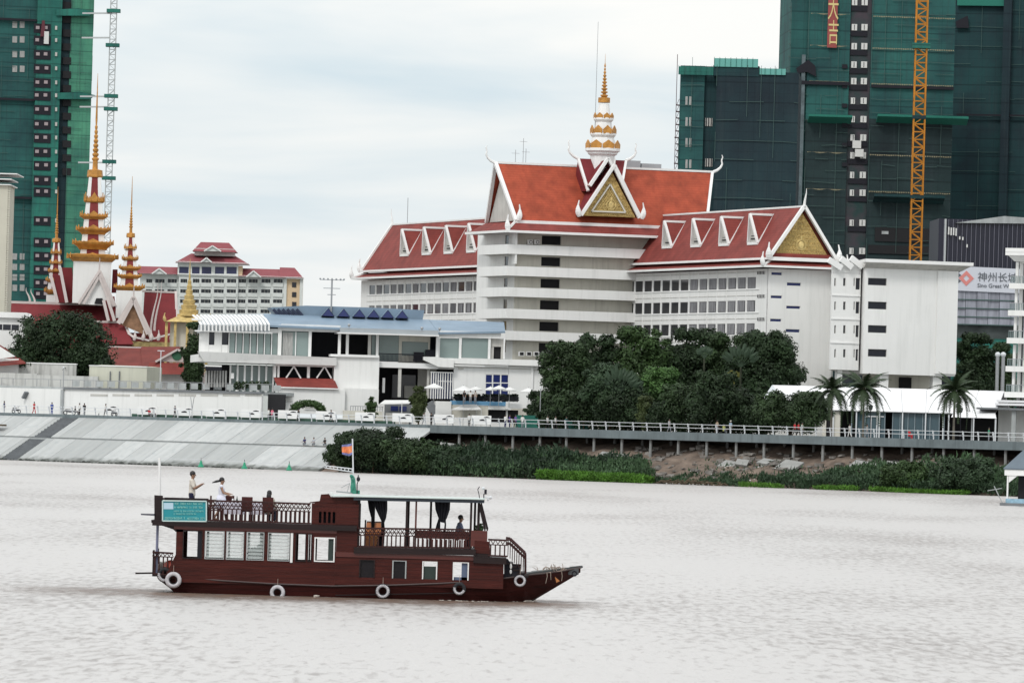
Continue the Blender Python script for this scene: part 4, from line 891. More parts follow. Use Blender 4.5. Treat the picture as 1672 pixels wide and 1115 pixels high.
# upper pale walls further left
FU = Fr(FP.world((0, 17, 0)), PANG * .35); FU.O.z = 6.2
def up_(px, py, y=0): return FU.p(px, py, y)
uw = thing('boundary_wall', 'stained pale boundary wall below the dark spreading tree', 'wall', FU)
STAIN = mat('stained_wall', (.50, .50, .48), .9, .12, .4, dirt=((.16, .16, .15), .8))
MB().box(up_(-30, 600).x, 0, 0, up_(124, 600).x, .4, up_(60, 594).z).build('upper_wall', STAIN, uw)
MB().box(up_(-30, 600).x, -2.0, 0, up_(60, 610, -2).x, -1.5, up_(60, 610, -2).z).box(up_(60.1, 610, -2).x, -2.0, 0, up_(160, 610, -2).x, -1.5, up_(60, 612, -2).z).build('lower_wall', STAIN, uw)
MB().box(up_(-30, 600).x, -.1, up_(60, 593.9).z, up_(125, 600).x, .5, up_(60, 592).z).build('coping', WHITE2, uw)
wt = thing('water_tank', 'big pale cream rectangular tank with two dark pipes', 'tank', FU)
CRT = mat('cream_tank', (.55, .55, .46), .8, .05, .3, dirt=((.35, .35, .3), .4))
MB().prism([(up_(146, 600, -1).x, -1, 0), (up_(240, 600, -1).x, -1, 0), (up_(240, 600, -1).x, -1, up_(240, 599, -1).z), (up_(225, 597, -1).x, -1, up_(225, 597.5, -1).z), (up_(165, 597, -1).x, -1, up_(165, 595.5, -1).z), (up_(146, 598, -1).x, -1, up_(146, 597.5, -1).z)], (0, 7, 0)).build('tank_body', CRT, wt)
MB().box(up_(145.5, 600, -1).x, -1.1, up_(190, 598.5, -1).z, up_(240.5, 600, -1).x, -.99, up_(190, 597, -1).z).build('tank_rim', WHITE2, wt)
for px in (180, 195): MB().tube((up_(px, 600, -1.2).x, -1.2, 0), (up_(px, 606, -1.2).x, -1.2, up_(px, 606, -1.2).z), .09).build('pipe', CONCD, wt)
# picture boards
bd = None
BP = [336, 393, 454, 516, 580, 641, 709, 770, 160, 224, 283]
for i, px in enumerate(BP):
    q = FP.loc(Z(px + 16, 690 if px > 500 else 676, ZD)); y_ = 3.2
    pa = FP.p(px, 670, y_); pb_ = FP.p(px + 32, 670, y_)
    w_ = pb_.x - pa.x
    lb = ['white display board with two dark pictures, the nearest one left of the red lean-to roof', 'white display board right at the corner of the long white wall', 'white display board below the red lean-to roof', 'white display board below the louvred white wall', 'white display board in front of the tall blank wall', 'white display board left of the round green tree',
          'white display board right of the round green tree', 'white display board under the pool edge', 'white display board left of the red shirted rider', 'white display board right of the red shirted rider', 'white display board under the wall grilles between two lamps'][i]
    t_ = thing('display_board', lb, 'display board', loc=FP.world((pa.x, y_, ZD)), rz=FP.a, group='white display boards along the promenade')
    MB().box(0, 0, .35, w_, .08, 1.5).build('panel', WHITE2, t_); MB().box(.1, -.02, 0, .2, .1, .35).build('leg', STEEL, t_); MB().box(w_ - .2, -.02, 0, w_ - .1, .1, .35).build('leg', STEEL, t_)
    m = MB(); m.prism([(w_ * .42, -.012, .78), (w_ * .72, -.012, .78), (w_ * .68, -.012, .92), (w_ * .6, -.012, 1.02), (w_ * .5, -.012, .98), (w_ * .42, -.012, .9)], (0, .008, 0)); m.build('picture', BLACK, t_)
    m = MB(); m.prism([(w_ * .62, -.012, 1.2), (w_ * .95, -.012, 1.2), (w_ * .92, -.012, 1.3), (w_ * .78, -.012, 1.38), (w_ * .66, -.012, 1.3)], (0, .008, 0)); m.build('picture', BLACK, t_)
MB().box(FP.x(215, 680, 4.2), 4.2, ZD, FP.x(640, 680, 4.2), 4.9, ZD + .42).build('planting_strip', leafmat('low_hedge', (.03, .07, .05), .4), None, kind='stuff').location = FP.O; bpy.data.objects['planting_strip'].rotation_euler = (0, 0, FP.a)
# ---------------------------------------------------------------- temple with spires
FT = frame_at(180, 600, 1000, 4, 6.2)
tp = lambda px, py, y=0: FT.p(px, py, y)
tem = thing('temple', 'maroon roofed temple with tall tiered white, red and gold spires', 'temple', FT)
PINKW = mat('pale_stone_trim', (.56, .50, .48), .8, .08, .5)
REDW = mat('dark_red_wall', (.20, .035, .035), .8, .15, .5)
def poly(name, mt, pts, y=0, dep=.5, parent=None, label=None):
    return MB().prism([tp(px, py, y) for px, py in pts], (0, dep, 0)).build(name, mt, parent or tem, label=label)
def slope_roof(name, mt, bot, top, yb, yt, th=.3, parent=None):
    a = [tp(*bot[0], yb), tp(*bot[1], yb), tp(*top[1], yt), tp(*top[0], yt)]
    # finish behind with a rear slope
    back = [V((a[0].x, 2 * yt - yb, a[0].z)), V((a[1].x, 2 * yt - yb, a[1].z))]
    m = MB(); m.add(a + back, [(0, 1, 2, 3), (3, 2, 5, 4), (0, 3, 4), (1, 5, 2)]); return m.build(name, mt, parent or tem)
slope_roof('hall_roof', MAROON, ((2, 540), (178, 540)), ((8, 494), (170, 498)), -2, 6)
m = MB(); verge(m, tp(8, 493, 6), tp(172, 498, 6), .4, .5); m.build('ridge_trim', PINKW, tem)
slope_roof('hall_roof', MAROON, ((142, 562), (218, 562)), ((141, 525), (203, 527)), -5, -1)
m = MB(); verge(m, tp(141, 524.5, -1), tp(203, 526.5, -1), .35, .4); verge(m, tp(203, 526.5, -1), tp(210, 544, -3), .35, .4); verge(m, tp(210, 544, -3), tp(219, 551, -4), .35, .4); m.build('ridge_trim', PINKW, tem)
slope_roof('cross_roof', MAROON, ((232, 553), (288, 553)), ((236, 476), (287, 478)), 2, 8)
m = MB(); verge(m, tp(232, 475.5, 8), tp(287, 477.5, 8), .3, .4); verge(m, tp(287, 476, 8), tp(288.5, 520, 5), .3, .4); m.build('ridge_trim', PINKW, tem)
def stepped(pts, y, dep, name='stepped_roof', mt=MAROON): poly(name, mt, pts, y, dep)
stepped([(101, 437), (118, 437), (120, 466), (129, 470), (131, 494), (105, 494)], 3, 4)
stepped([(87, 449), (98, 449), (108, 494), (95, 494)], 1, 4); stepped([(178, 484), (187, 484), (189, 502), (195, 508), (197, 524), (187, 524)], -1, 3); stepped([(171, 491), (175, 490), (185, 524), (176, 524)], -2, 3)
stepped([(184, 440), (192, 440), (192, 478), (182, 478)], 7, 2)
for a, b_ in (((98, 437), (109, 494)), ((82, 446), (94, 494)), ((175, 485), (187, 524)), ((169, 490), (177, 524))):
    m = MB(); verge(m, tp(*a, .5 if a[0] < 120 else -2.5), tp(*b_, .5 if a[0] < 120 else -2.5), .35, .5); m.build('roof_verge', PINKW, tem)
# front gables
def tgable(ax, ay, lx, ly, rx, ry, y, panel, lw=.7):
    A, Lb, Rb = tp(ax, ay, y), tp(lx, ly, y), tp(rx, ry, y)
    MB().prism([Lb, Rb, A], (0, .4, 0)).build('gable_panel', panel, tem)
    m = MB(); verge(m, Lb - V((0, .1, 0)), A - V((0, .1, 0)), .4, lw); verge(m, Rb - V((0, .1, 0)), A - V((0, .1, 0)), .4, lw); m.build('bargeboard', PINKW, tem)
    m = MB(); d = V((0, -.5, 0)); k = .84
    G = V((A.x, A.y, Lb.z)); verge(m, G + (Lb - G) * k * .9 + d, G + (A - G) * k + d, .2, .35); verge(m, G + (Rb - G) * k * .9 + d, G + (A - G) * k + d, .2, .35); m.build('inner_moulding', PINKW, tem)
    horn(tem, A, 2.2, (.05, -.3), PINKW, .18)
tgable(162, 443, 128, 496, 187, 500, -1, WHITE); poly('dark_doorway', DARK, [(154, 496), (157, 487), (167, 487), (172, 497)], -1.2, .1)
tgable(218, 486, 193, 528, 248, 552, -3, mat('carved_brown_panel', (.26, .15, .09), .85, .3, 1.2))
# spires
def spire(px, base_y, base_w, tiers, body_w, tip, fin_y, label, y=2, drum=None, n=8):
    """tiers: [(y_px, half width px)] golden cornices; body shows white with red strips between them"""
    cx = tp(px, base_y, y).x; k = tp(px + 1, base_y, y).x - cx; zz = lambda py: tp(px, py, y).z
    if drum:
        MB().box(cx - drum[0] * k, y - drum[0] * k, zz(drum[2]), cx + drum[0] * k, y + drum[0] * k, zz(drum[1])).build('spire_drum', WHITE, tem)
    for (ya, ha), (yb, hb) in zip(tiers, tiers[1:] + [(tip[0], tip[1])]):
        w0, w1 = body_w(ya) * k, body_w(yb) * k; z0_, z1_ = zz(ya - 1), zz(yb)
        MB().lathe([(w0 * 1.30, z0_), (w1 * 1.30, z1_)], (cx, y, 0), 4, rot=math.pi / 4).build('spire_body', WHITE, tem)
        m = MB()
        for s in range(4):
            a_ = s * math.pi / 2; o = V((math.sin(a_), -math.cos(a_), 0)); e_ = V((math.cos(a_), math.sin(a_), 0))
            for q_ in (0,):
                p0 = V((cx, y, 0)) + o * (w0 * .93); p1 = V((cx, y, 0)) + o * (w1 * .93)
                hw0, hw1 = w0 * .45, w1 * .45
                m.hexa([p0 - e_ * hw0 + V((0, 0, z0_)), p0 + e_ * hw0 + V((0, 0, z0_)), p0 + e_ * hw0 - o * .2 + V((0, 0, z0_)), p0 - e_ * hw0 - o * .2 + V((0, 0, z0_)), p1 - e_ * hw1 + V((0, 0, z1_)), p1 + e_ * hw1 + V((0, 0, z1_)), p1 + e_ * hw1 - o * .2 + V((0, 0, z1_)), p1 - e_ * hw1 - o * .2 + V((0, 0, z1_))])
        m.build('red_niche_strip', REDW, tem)
        h_ = ha * k; m = MB(); tk = (ha / 26) ** 1.6; m.lathe([(h_ * .98, zz(ya + 5 * tk)), (h_ * 1.10, zz(ya + 2 * tk)), (h_ * 1.38, zz(ya - 1.5 * tk)), (h_ * 1.44, zz(ya - 3.5 * tk)), (h_ * .95, zz(ya - 4.5 * tk))], (cx, y, 0), 4, rot=math.pi / 4)
        fh = abs(z1_ - z0_) * .27 + .12
        for s in range(4):
            a_ = s * math.pi / 2; o = V((math.sin(a_), -math.cos(a_), 0)); e_ = V((math.cos(a_), math.sin(a_), 0)); c_ = V((cx, y, zz(ya - 2))) + o * h_ * .92
            for d_, hh, ww in ((0, 1.25, .36), (-.42, .7, .15), (.42, .7, .15), (-.66, .75, .12), (.66, .75, .12), (-.86, .95, .10), (.86, .95, .10), (-1.0, 1.05, .07), (1.0, 1.05, .07)):
                p_ = c_ + e_ * d_ * h_; m.prism([p_ - e_ * ww * h_, p_ + e_ * ww * h_, p_ + e_ * ww * h_ * .9 + V((0, 0, fh * hh * .45)), p_ + e_ * (0 if d_ == 0 else math.copysign(.05, d_) * h_) + V((0, 0, fh * hh)), p_ - e_ * ww * h_ * .9 + V((0, 0, fh * hh * .45))], -o * .15)
        m.build('gold_cornice', GOLD, tem)
    ty, tw = tip; r_ = tw * k; prof = [(r_ * 1.35, zz(ty)), (r_ * 1.45, zz(ty - 2)), (r_ * 1.35, zz(ty - (ty - fin_y) * .07)), (r_ * .5, zz(ty - (ty - fin_y) * .08)), (r_ * .45, zz(ty - (ty - fin_y) * .16))]
    nring = 8; t0 = .17
    for i in range(nring):
        f0 = t0 + (.52 - t0) * i / nring; f1 = t0 + (.52 - t0) * (i + .6) / nring; rr = r_ * (.62 - i * .052)
        prof += [(rr, zz(ty - (ty - fin_y) * f0)), (rr * 1.05, zz(ty - (ty - fin_y) * (f0 + f1) / 2)), (rr * .55, zz(ty - (ty - fin_y) * f1))]
    prof += [(r_ * .2, zz(ty - (ty - fin_y) * .56)), (.03, zz(fin_y))]
    MB().lathe(prof, (cx, y, 0), 10).build('spire_finial', GOLD, tem, smooth=False)
lin = lambda ya, wa, yb, wb: (lambda yy: wa + (wb - wa) * (yy - ya) / (yb - ya))
spire(151, 425, 42, [(424, 40), (401, 32), (378, 27), (356, 21.5), (331, 16)], lin(424, 23, 290, 10.5), (290, 9.0), 120, '', y=4, drum=(31, 428, 496))
spire(211, 470, 26, [(472, 24), (453, 19), (440, 17), (425, 13), (408, 10)], lin(472, 17, 388, 5.5), (388, 5), 288, '', y=1, drum=(21, 475, 520))
spire(90, 470, 26, [(478, 17), (460, 15), (445, 12), (432, 10), (416, 8.5)], lin(478, 14, 396, 5), (396, 5), 305, '', y=8, drum=(14, 482, 496))
for ax, ay in ((49, 474), (57, 476)): horn(tem, tp(ax, ay + 18, 0), 2.2, (-.8, 0), PINKW, .2)
for ax, ay in ((246, 482), (252, 480)): horn(tem, tp(ax, ay + 60, 0), 8, (.3, 0), PINKW, .22)
MB().box(tp(2, 545).x, -1.5, 0, tp(290, 545).x, 9, tp(100, 540).z).build('hall_wall', REDW, tem)
MB().box(tp(216, 545, -4).x, -4.4, tp(240, 566, -4).z, tp(291, 545, -4).x, -3.9, tp(240, 558, -4).z).build('frieze', mat('olive_gold_frieze', (.30, .23, .10), .8, .4, 1.5), tem)
m = MB(); verge(m, tp(222, 551, -4.5), tp(244, 556, -4.5), .3, .35); verge(m, tp(246, 554, -4.5), tp(280, 545, -4.5), .3, .35); m.build('roof_verge', PINKW, tem)
for px in (219, 233, 246, 258, 279): naga(tem, tp(px, 556, -4.6), 1.7, (.2, 0), PINKW)
# golden shrine
FG = frame_at(306, 545, 960, 0, 6.2); gp = lambda px, py, y=0: FG.p(px, py, y)
gs = thing('golden_shrine', 'small pale gold shrine with a ringed spire beside the temple', 'shrine', FG)
PG = mat('pale_gold', (.50, .37, .15), .55, .3, 1.5, bump=.5, bscale=4)
pr = []; k = gp(307, 500).x - gp(306, 500).x
for yy, hw_ in ((516, 19), (513, 19), (512, 15), (506, 16), (505, 12), (498, 13), (497, 9.5), (490, 10.5), (489, 7.5), (482, 8), (481, 5.5), (474, 6), (473, 4), (466, 4.4), (465, 3), (458, 3.2), (457, 1.8), (440, 1.0), (421, .2)): pr.append((hw_ * k, gp(306, yy).z))
MB().lathe(pr, (0, 2, 0), 10).build('shrine_spire', PG, gs)
m = MB()
e0 = gp(306, 526).z; t0_ = gp(306, 515).z; w_ = 36 * k
m.add([(-w_, -1, e0), (w_, -1, e0), (w_, 5, e0), (-w_, 5, e0), (-w_ * .4, 1, t0_), (w_ * .4, 1, t0_), (w_ * .4, 3, t0_), (-w_ * .4, 3, t0_)], [(0, 1, 5, 4), (1, 2, 6, 5), (2, 3, 7, 6), (3, 0, 4, 7), (4, 5, 6, 7), (3, 2, 1, 0)]); m.build('shrine_roof', PG, gs)
for x_ in (-w_ * .95, -w_ * .55, w_ * .0, w_ * .55, w_ * .9): MB().box(x_ - .2, -.6, 0, x_ + .2, -.2, e0 - .02).build('shrine_column', PG, gs)
MB().box(-w_ * .8, .6, 0, w_ * .8, 4, e0 - .03).build('shrine_wall', CREAMW, gs)
for x_ in (-w_, w_): naga(gs, (x_, -1, e0), 1.4, (math.copysign(.4, x_), 0), PG)
# ---------------------------------------------------------------- pale hotel with balconies far behind
FB2 = frame_at(365, 560, 1500, 1, 6); bq = lambda px, py, y=0: FB2.p(px, py, y)
bh = thing('balcony_hotel', 'distant cream hotel with rows of balconies under rose coloured roofs', 'hotel', FB2)
FARG = plain('far_window', (.075, .085, .11), .3)  # glass greyed so that distance haze is in its colour
CRW = mat('pale_cream_wall', (.64, .66, .64), .8, .05, .05); PEACH = mat('peach_wall', (.66, .50, .33), .8, .05, .1)
def q_box(name, mt, xa, ya, xb, yb, y=0.0, dep=2.0, parent=None): return MB().box(bq(xa, ya, y).x, y, bq((xa + xb) / 2, yb, y).z, bq(xb, ya, y).x, y + dep, bq((xa + xb) / 2, ya, y).z).build(name, mt, parent or bh)
rowsF = [(455, 463.5), (472, 480), (488.5, 496.5), (505, 513)]
def bays_row(xs_, rws, y, th, xa, xb, ya, yb):
    ops = [(bq(a, 480, y).x, bq(b_, 480, y).x, bq(a, d_, y).z, bq(a, c_, y).z) for a, b_ in xs_ for c_, d_ in rws]
    MB().wall(bq(xa, 480, y).x, bq(xb, 480, y).x, 0, bq((xa + xb) / 2, ya, y).z, ops, y, th).build('wall', CRW, bh)
    for o in ops:
        f_ = MB().box(o[0] + .03, y + th * .7, o[2], o[1] - .03, y + th * .7 + .1, o[3] - .03).build('window', FARG, bh)
        MB().box(o[0] - .1, y - .25, o[2] - .7, o[1] + .1, y - .003, o[2] + .28).build('balcony', CRW, f_); MB().box(o[0] + (o[1] - o[0]) * .32, y + th * .5, o[2] + .3, o[0] + (o[1] - o[0]) * .45, y + th * .55, o[3] - .1).box(o[0] + (o[1] - o[0]) * .7, y + th * .5, o[2] + .3, o[0] + (o[1] - o[0]) * .8, y + th * .55, o[3] - .1).build('window_frame', CURT, f_)
bays_row([(238, 248), (252.5, 268), (273, 288)], rowsF, 0, 1.5, 228, 291, 449, 600)
bays_row([(294, 305), (314, 325), (328, 344), (349, 365), (370, 385)], rowsF, -1, 1.5, 291.2, 388, 441, 600)
bays_row([(388.5, 401), (405, 420), (426, 441), (446, 461)], rowsF, 0, 1.5, 388.3, 466, 452, 600)
q_box('wall', PEACH, 466.3, 453, 494, 600, .2, 12)
for yy in (461, 477, 493): q_box('window', DGLASS, 477, yy, 484, yy + 8, .05, .12)
q_box('pier', CRW, 464, 452, 468.5, 600, -.3, .45); q_box('pier', CRW, 490, 453, 495, 600, -.2, .38)
top = [(292.5, 308), (313.5, 326), (329.5, 345), (351, 366), (370, 386.5)]
ops = [(bq(a, 440, -1.2).x, bq(b_, 440, -1.2).x, bq(a, 447, -1.2).z, bq(a, 435.5, -1.2).z) for a, b_ in top]
MB().wall(bq(290, 440, -1.2).x, bq(389, 440, -1.2).x, bq(340, 452, -1.2).z, bq(340, 430.5, -1.2).z, ops, -1.2, .19).build('wall', CRW, bh)
for o in ops: MB().box(o[0], -1.1, o[2], o[1], -1.05, o[3]).build('window', plain('far_blue_window', (.03, .035, .09), .3) if 'far_blue_window' not in bpy.data.materials else bpy.data.materials['far_blue_window'], bh)
q_box('cornice', WHITE2, 286, 428, 406, 430.8, -2.2, 3); q_box('wall', PEACH, 389.2, 434, 396, 452, -.8, 3); q_box('terrace_parapet', WHITE2, 290, 447.5, 389, 449.5, -1.5, .3)
q_box('cornice', WHITE2, 228, 446, 290.8, 449, -.8, 1); q_box('cornice', WHITE2, 388.5, 451, 496, 454, -1.0, 1.0)
def hip(xa, xb, yb, xc, xd, yt, y=0, dep=14):
    a = [bq(xa, yb, y - 1.5), bq(xb, yb, y - 1.5)]; zb = (a[0].z + a[1].z) / 2; c_ = bq(xc, yt, y + dep / 2); d_ = bq(xd, yt, y + dep / 2); zt = (c_.z + d_.z) / 2
    MB().add([(a[0].x, y - 1.5, zb), (a[1].x, y - 1.5, zb), (a[1].x, y + dep, zb), (a[0].x, y + dep, zb), (c_.x, y + dep / 2 - .3, zt), (d_.x, y + dep / 2 - .3, zt), (d_.x, y + dep / 2 + .3, zt), (c_.x, y + dep / 2 + .3, zt)], [(0, 1, 5, 4), (1, 2, 6, 5), (2, 3, 7, 6), (3, 0, 4, 7), (4, 5, 6, 7), (3, 2, 1, 0)]).build('roof', PINKRED, bh)
hip(222, 290, 447, 226, 290, 435.5); hip(287, 406, 429.5, 312, 381, 415, -1); hip(388, 467, 452, 394, 456, 439); hip(455, 495, 453, 457, 481, 437, .3)
q_box('tower_wall', CRW, 318, 406, 383, 418, 2, 8); hip(314, 387, 411, 328, 374, 396, 2, 9)
for cx_, yb, yt, hw_ in ((260, 447, 439, 12), (337, 428, 421.5, 9), (414, 452, 443, 12), (347, 410, 402, 14)):
    MB().prism([bq(cx_ - hw_, yb, -3.2), bq(cx_ + hw_, yb + .6, -3.2), bq(cx_, yt, -3.2)], (0, 4, 0)).build('roof_gable', CRW, bh)
    m = MB(); verge(m, bq(cx_ - hw_, yb, -3.4), bq(cx_, yt - .5, -3.4), .3, .35); verge(m, bq(cx_ + hw_, yb + .6, -3.4), bq(cx_, yt - .5, -3.4), .3, .35); m.build('gable_trim', WHITE2, bh)
# ---------------------------------------------------------------- left-hand small buildings
FC = frame_at(5, 500, 930, 0, 6.2); cq = lambda px, py, y=0: FC.p(px, py, y)
cb = thing('beige_building', 'edge of a tall beige tower with toothed side and thin roof slabs', 'building', FC)
BEI = mat('beige_wall', (.52, .50, .42), .8, .06, .3)
MB().box(cq(-40, 400).x, 0, 0, cq(10.5, 400).x, 12, cq(5, 301).z).build('wall', BEI, cb)
m = MB()
for i in range(56):
    z_ = cq(12, 303 + i * 3.7).z; m.box(cq(10.5, 400).x + .001, .1, z_ - .22, cq(14, 400).x, .5, z_)
m.build('balcony_edge', BEI, cb)
for a, b_ in ((25, 283), (16, 292), (15, 301)): MB().box(cq(-40, 400).x, -.5, cq(5, b_ + 1.6).z, cq(a, 400).x, 12.5, cq(5, b_).z).build('roof_slab', WHITE2, cb)
def simple(name, label, cat, px, py, D, deg=0):
    f_ = frame_at(px, py, D, deg, 6.2); return f_, thing(name, label, cat, f_)
f_, t_ = simple('white_house', 'low white building with a flat cornice left of the dark tree', 'house', 20, 550, 905)
g_ = lambda px, py, y=0: f_.p(px, py, y)
MB().box(g_(-40, 530).x, 0, 0, g_(40, 530).x, 8, g_(20, 519).z).build('wall', WHITE, t_); MB().hexa([(g_(-40, 530).x, -.6, g_(20, 519).z), (g_(50, 530).x, -.6, g_(20, 519).z), (g_(50, 530).x, 8.5, g_(20, 519).z), (g_(-40, 530).x, 8.5, g_(20, 519).z), (g_(-40, 530).x, -.6, g_(20, 510).z), (g_(42, 530).x, -.6, g_(20, 510).z), (g_(42, 530).x, 8.5, g_(20, 510).z), (g_(-40, 530).x, 8.5, g_(20, 510).z)]).build('cornice', WHITE2, t_)
MB().box(g_(-40, 530).x, -.05, g_(20, 539).z, g_(31, 530).x, -.003, g_(20, 530).z).build('window_band', DGLASS, t_)
for xg in (-10, 4, 18): MB().box(g_(xg, 530).x, -.1, g_(20, 539).z, g_(xg + 1, 530).x, -.051, g_(20, 530).z).build('mullion', WHITE2, t_)
f_, t_ = simple('red_roof_house', 'red roofed house with white gable under the dark tree', 'house', 10, 590, 892)
g_2 = lambda px, py, y=0: f_.p(px, py, y)
MB().box(g_2(-40, 580).x, 1, 0, g_2(30, 580).x, 9, g_2(10, 585).z).build('wall', WHITE, t_)
MB().hexa([g_2(-30, 600, -.5), g_2(42, 594, -.5), g_2(36, 588, 5), g_2(-30, 560, 5)] + [g_2(-30, 598, -.5), g_2(42, 592, -.5), g_2(20, 575, 5), g_2(-30, 545, 5)]).build('roof', RED, t_)
MB().prism([g_2(-30, 590, -1), g_2(25, 582, -1), g_2(-6, 562, -1)], (0, .5, 0)).build('gable_panel', WHITE, t_)
f_, t_ = simple('red_hall', 'long red tiled hall with pale gable and small green window', 'hall', 250, 600, 930)
h_ = lambda px, py, y=0: f_.p(px, py, y)
PINKP = mat('pale_pink_wall', (.52, .44, .42), .85, .08, .5); BRN = mat('brown_red_tile', (.16, .035, .028), .8, .2, .5, dirt=((.1, .03, .03), .5)); 
MB().box(h_(170, 600).x, 1, 0, h_(333, 600).x, 14, h_(250, 606).z).build('wall', PINKP, t_)
MB().hexa([h_(165, 596, -1), h_(250, 600, -1), h_(250, 600, 0), h_(165, 596, 0), h_(168, 566, 7), h_(235, 568, 7), h_(235, 568, 7.5), h_(168, 566, 7.5)]).build('roof', BRN, t_)
MB().hexa([h_(232, 600, -1.5), h_(262, 592, -1.5), h_(262, 592, 3), h_(232, 600, 3), h_(230, 566, 7), h_(300, 566, 7), h_(300, 566, 7.5), h_(230, 566, 7.5)]).build('roof', BRN, t_)
MB().prism([h_(256, 590, -1), h_(321, 591, -1), h_(290, 571, -1)], (0, 6, 0)).build('gable_panel', PINKP, t_)
m = MB(); verge(m, h_(254, 590.5, -1.3), h_(290, 570.5, -1.3), .3, .35); verge(m, h_(323, 591.5, -1.3), h_(290, 570.5, -1.3), .3, .35); verge(m, h_(165, 566, 7), h_(232, 568, 7), .3, .4); m.build('gable_trim', PINKW, t_)
MB().lathe([(.8, -.05), (.8, .05)], (0, 0, 0), 10).build('gable_window', plain('green_paint', (.02, .10, .05), .6), t_).matrix_local = Matrix.Translation(h_(289, 580, -1.05)) @ Matrix.Rotation(math.pi / 2, 4, 'X')
MB().hexa([h_(238, 611, -3), h_(334, 611, -3), h_(334, 611, 0), h_(238, 611, 0), h_(244, 592, -1.2), h_(326, 592, -1.2), h_(326, 592, 0), h_(244, 592, 0)]).build('roof', RED, t_)
MB().box(h_(241, 600, -1).x, -1, 0, h_(332, 600, -1).x, -.5, h_(280, 611, -1).z).build('porch_wall', WHITE, t_)
m = MB(); q = W(263, 572, 880); m.tube((0, 0, 6.3), (0, 0, q.z), .07).box(-.5, -.05, q.z - .12, .5, .05, q.z)
o = m.build('street_lamp', PIPE, label='thin white lamp post in front of the red hall gable', cat='lamp post'); o.location = (q.x, q.y, 0)
q = W(312, 566, 850)
# ---------------------------------------------------------------- netted towers under construction
def netmat(name, hi, lo, seam, floor_h=3.2, vs=.25):
    m = mat(name, hi, .85, .25, .22, stretch=(.5, 1, .6), var2=lo, detail=9, dirt=((.03, .045, .05), .55)); bands(m, 'Z', floor_h, .22, seam, .45); bands(m, 'Z', floor_h / 2, .08, seam, .3); bands(m, 'X', 2.4, .10, seam, vs); return m
NET1 = netmat('green_net', (.026, .16, .12), (.016, .085, .078), (.005, .03, .03))  # this and the teal net are lightened to stand in for haze
NET2 = netmat('teal_net', (.024, .105, .094), (.015, .050, .056), (.004, .018, .022))
NET3 = netmat('dark_net', (.012, .048, .050), (.012, .024, .032), (.003, .010, .014))
NET4 = netmat('light_green_net', (.07, .24, .15), (.035, .14, .11), (.01, .05, .04))
NETB = netmat('dark_blue_net', (.014, .034, .040), (.011, .019, .027), (.003, .008, .012))
NET5 = netmat('old_grey_net', (.020, .040, .040), (.012, .020, .024), (.006, .012, .014))
TRIM = plain('bright_green_tarp', (.012, .15, .11), .8)
LITE = plain('white_board', (.62, .62, .60), .8)
ROPE = plain('seam_rope', (.30, .26, .16), .8)
def tower(px, py, D, deg, name, label):
    f = frame_at(px, py, D, deg, 6.0); return f, thing(name, label, 'building site', f)
def stagger(mb, x0, x1, y, za, zb, axis='x', step=1.07, d=.25, pole=2.4):
    """scaffold: ledgers and standards proud of the net"""
    z_ = za
    rs = random.Random(int(abs(x0) * 7) + 1)
    while z_ < zb:      # broken, slightly sagging runs of ledger
        a = x0
        while a < x1:
            b_ = min(x1, a + rs.uniform(2, 7))
            if rs.random() < .62:
                j0, j1 = rs.uniform(-.12, .12), rs.uniform(-.12, .12); t = .03
                mb.hexa([(a, y - d, z_ + j0 - t), (b_, y - d, z_ + j1 - t), (b_, y - d + .06, z_ + j1 - t), (a, y - d + .06, z_ + j0 - t), (a, y - d, z_ + j0 + t), (b_, y - d, z_ + j1 + t), (b_, y - d + .06, z_ + j1 + t), (a, y - d + .06, z_ + j0 + t)])
            a = b_
        z_ += step * rs.uniform(1.8, 2.2)
    x_ = x0
    while x_ < x1:
        z_ = za
        while z_ < zb:
            h = rs.uniform(4, 14)
            if rs.random() < .5: mb.box(x_ - .03, y - d - .08, z_, x_ + .03, y - d - .01, min(zb, z_ + h))
            z_ += h
        x_ += pole * rs.uniform(.8, 1.3)
POLE = plain('scaffold_pole', (.05, .10, .09), .7)
# left tower
f, tw = tower(100, 600, 1400, 14, 'netted_tower', 'unfinished tower in green netting behind the temple spires, with pairs of hoist openings')
lq = lambda px, py, y=0: f.p(px, py, y)
xa, xm, xn, xb = lq(-60, 300).x, lq(52, 300).x, lq(92, 300).x, lq(145, 300).x; zt = lq(90, -40).z
MB().box(xa, 0, 0, xm - .01, 20, zt).build('net_wall', NET2, tw); MB().box(xm, -1.2, 0, xn, 18, zt).build('net_wall', NET1, tw, label='brighter green net strip with openings')
MB().box(xn + .01, .3, 0, lq(108, 300).x, 18, zt).build('net_wall', NETB, tw); MB().box(lq(108, 300).x + .01, 0, 0, xb, 18, zt).build('net_wall', NET4, tw, label='light green net')
m = MB(); stagger(m, xa, xm - .1, 0, 6, zt, step=1.6); stagger(m, lq(108, 300).x, xb, 0, 6, zt, step=1.07, d=.3); m.build('scaffold', POLE, tw, kind='stuff')
for (ya, yb) in ((150, 166), (318, 326), (-2, 36)):
    z0_, z1_ = lq(60, yb).z, lq(60, ya).z; MB().box(xa, -1.0, z0_, xm - .05, -.35, z0_ + .5).build('dark_ledge', BLACK, tw)
for xx_, yy_, w_ in ((112, 158, 46), (110, 22, 48)):
    MB().prism([lq(xx_ - 18, yy_ - 6, -1.6), lq(xx_ + 18, yy_ - 8, -1.6), lq(xx_ + 44, yy_ - 2, -1.6), lq(xx_ + 36, yy_ + 4, -1.6), lq(xx_ - 18, yy_ + 4, -1.6)], (0, 2.5, 0)).build('catch_net', NET1, tw)
k = 0
PBRD = plain('pinkish_board', (.34, .28, .29), .8)
DR = plain('dark_red_door', (.10, .02, .03), .7)
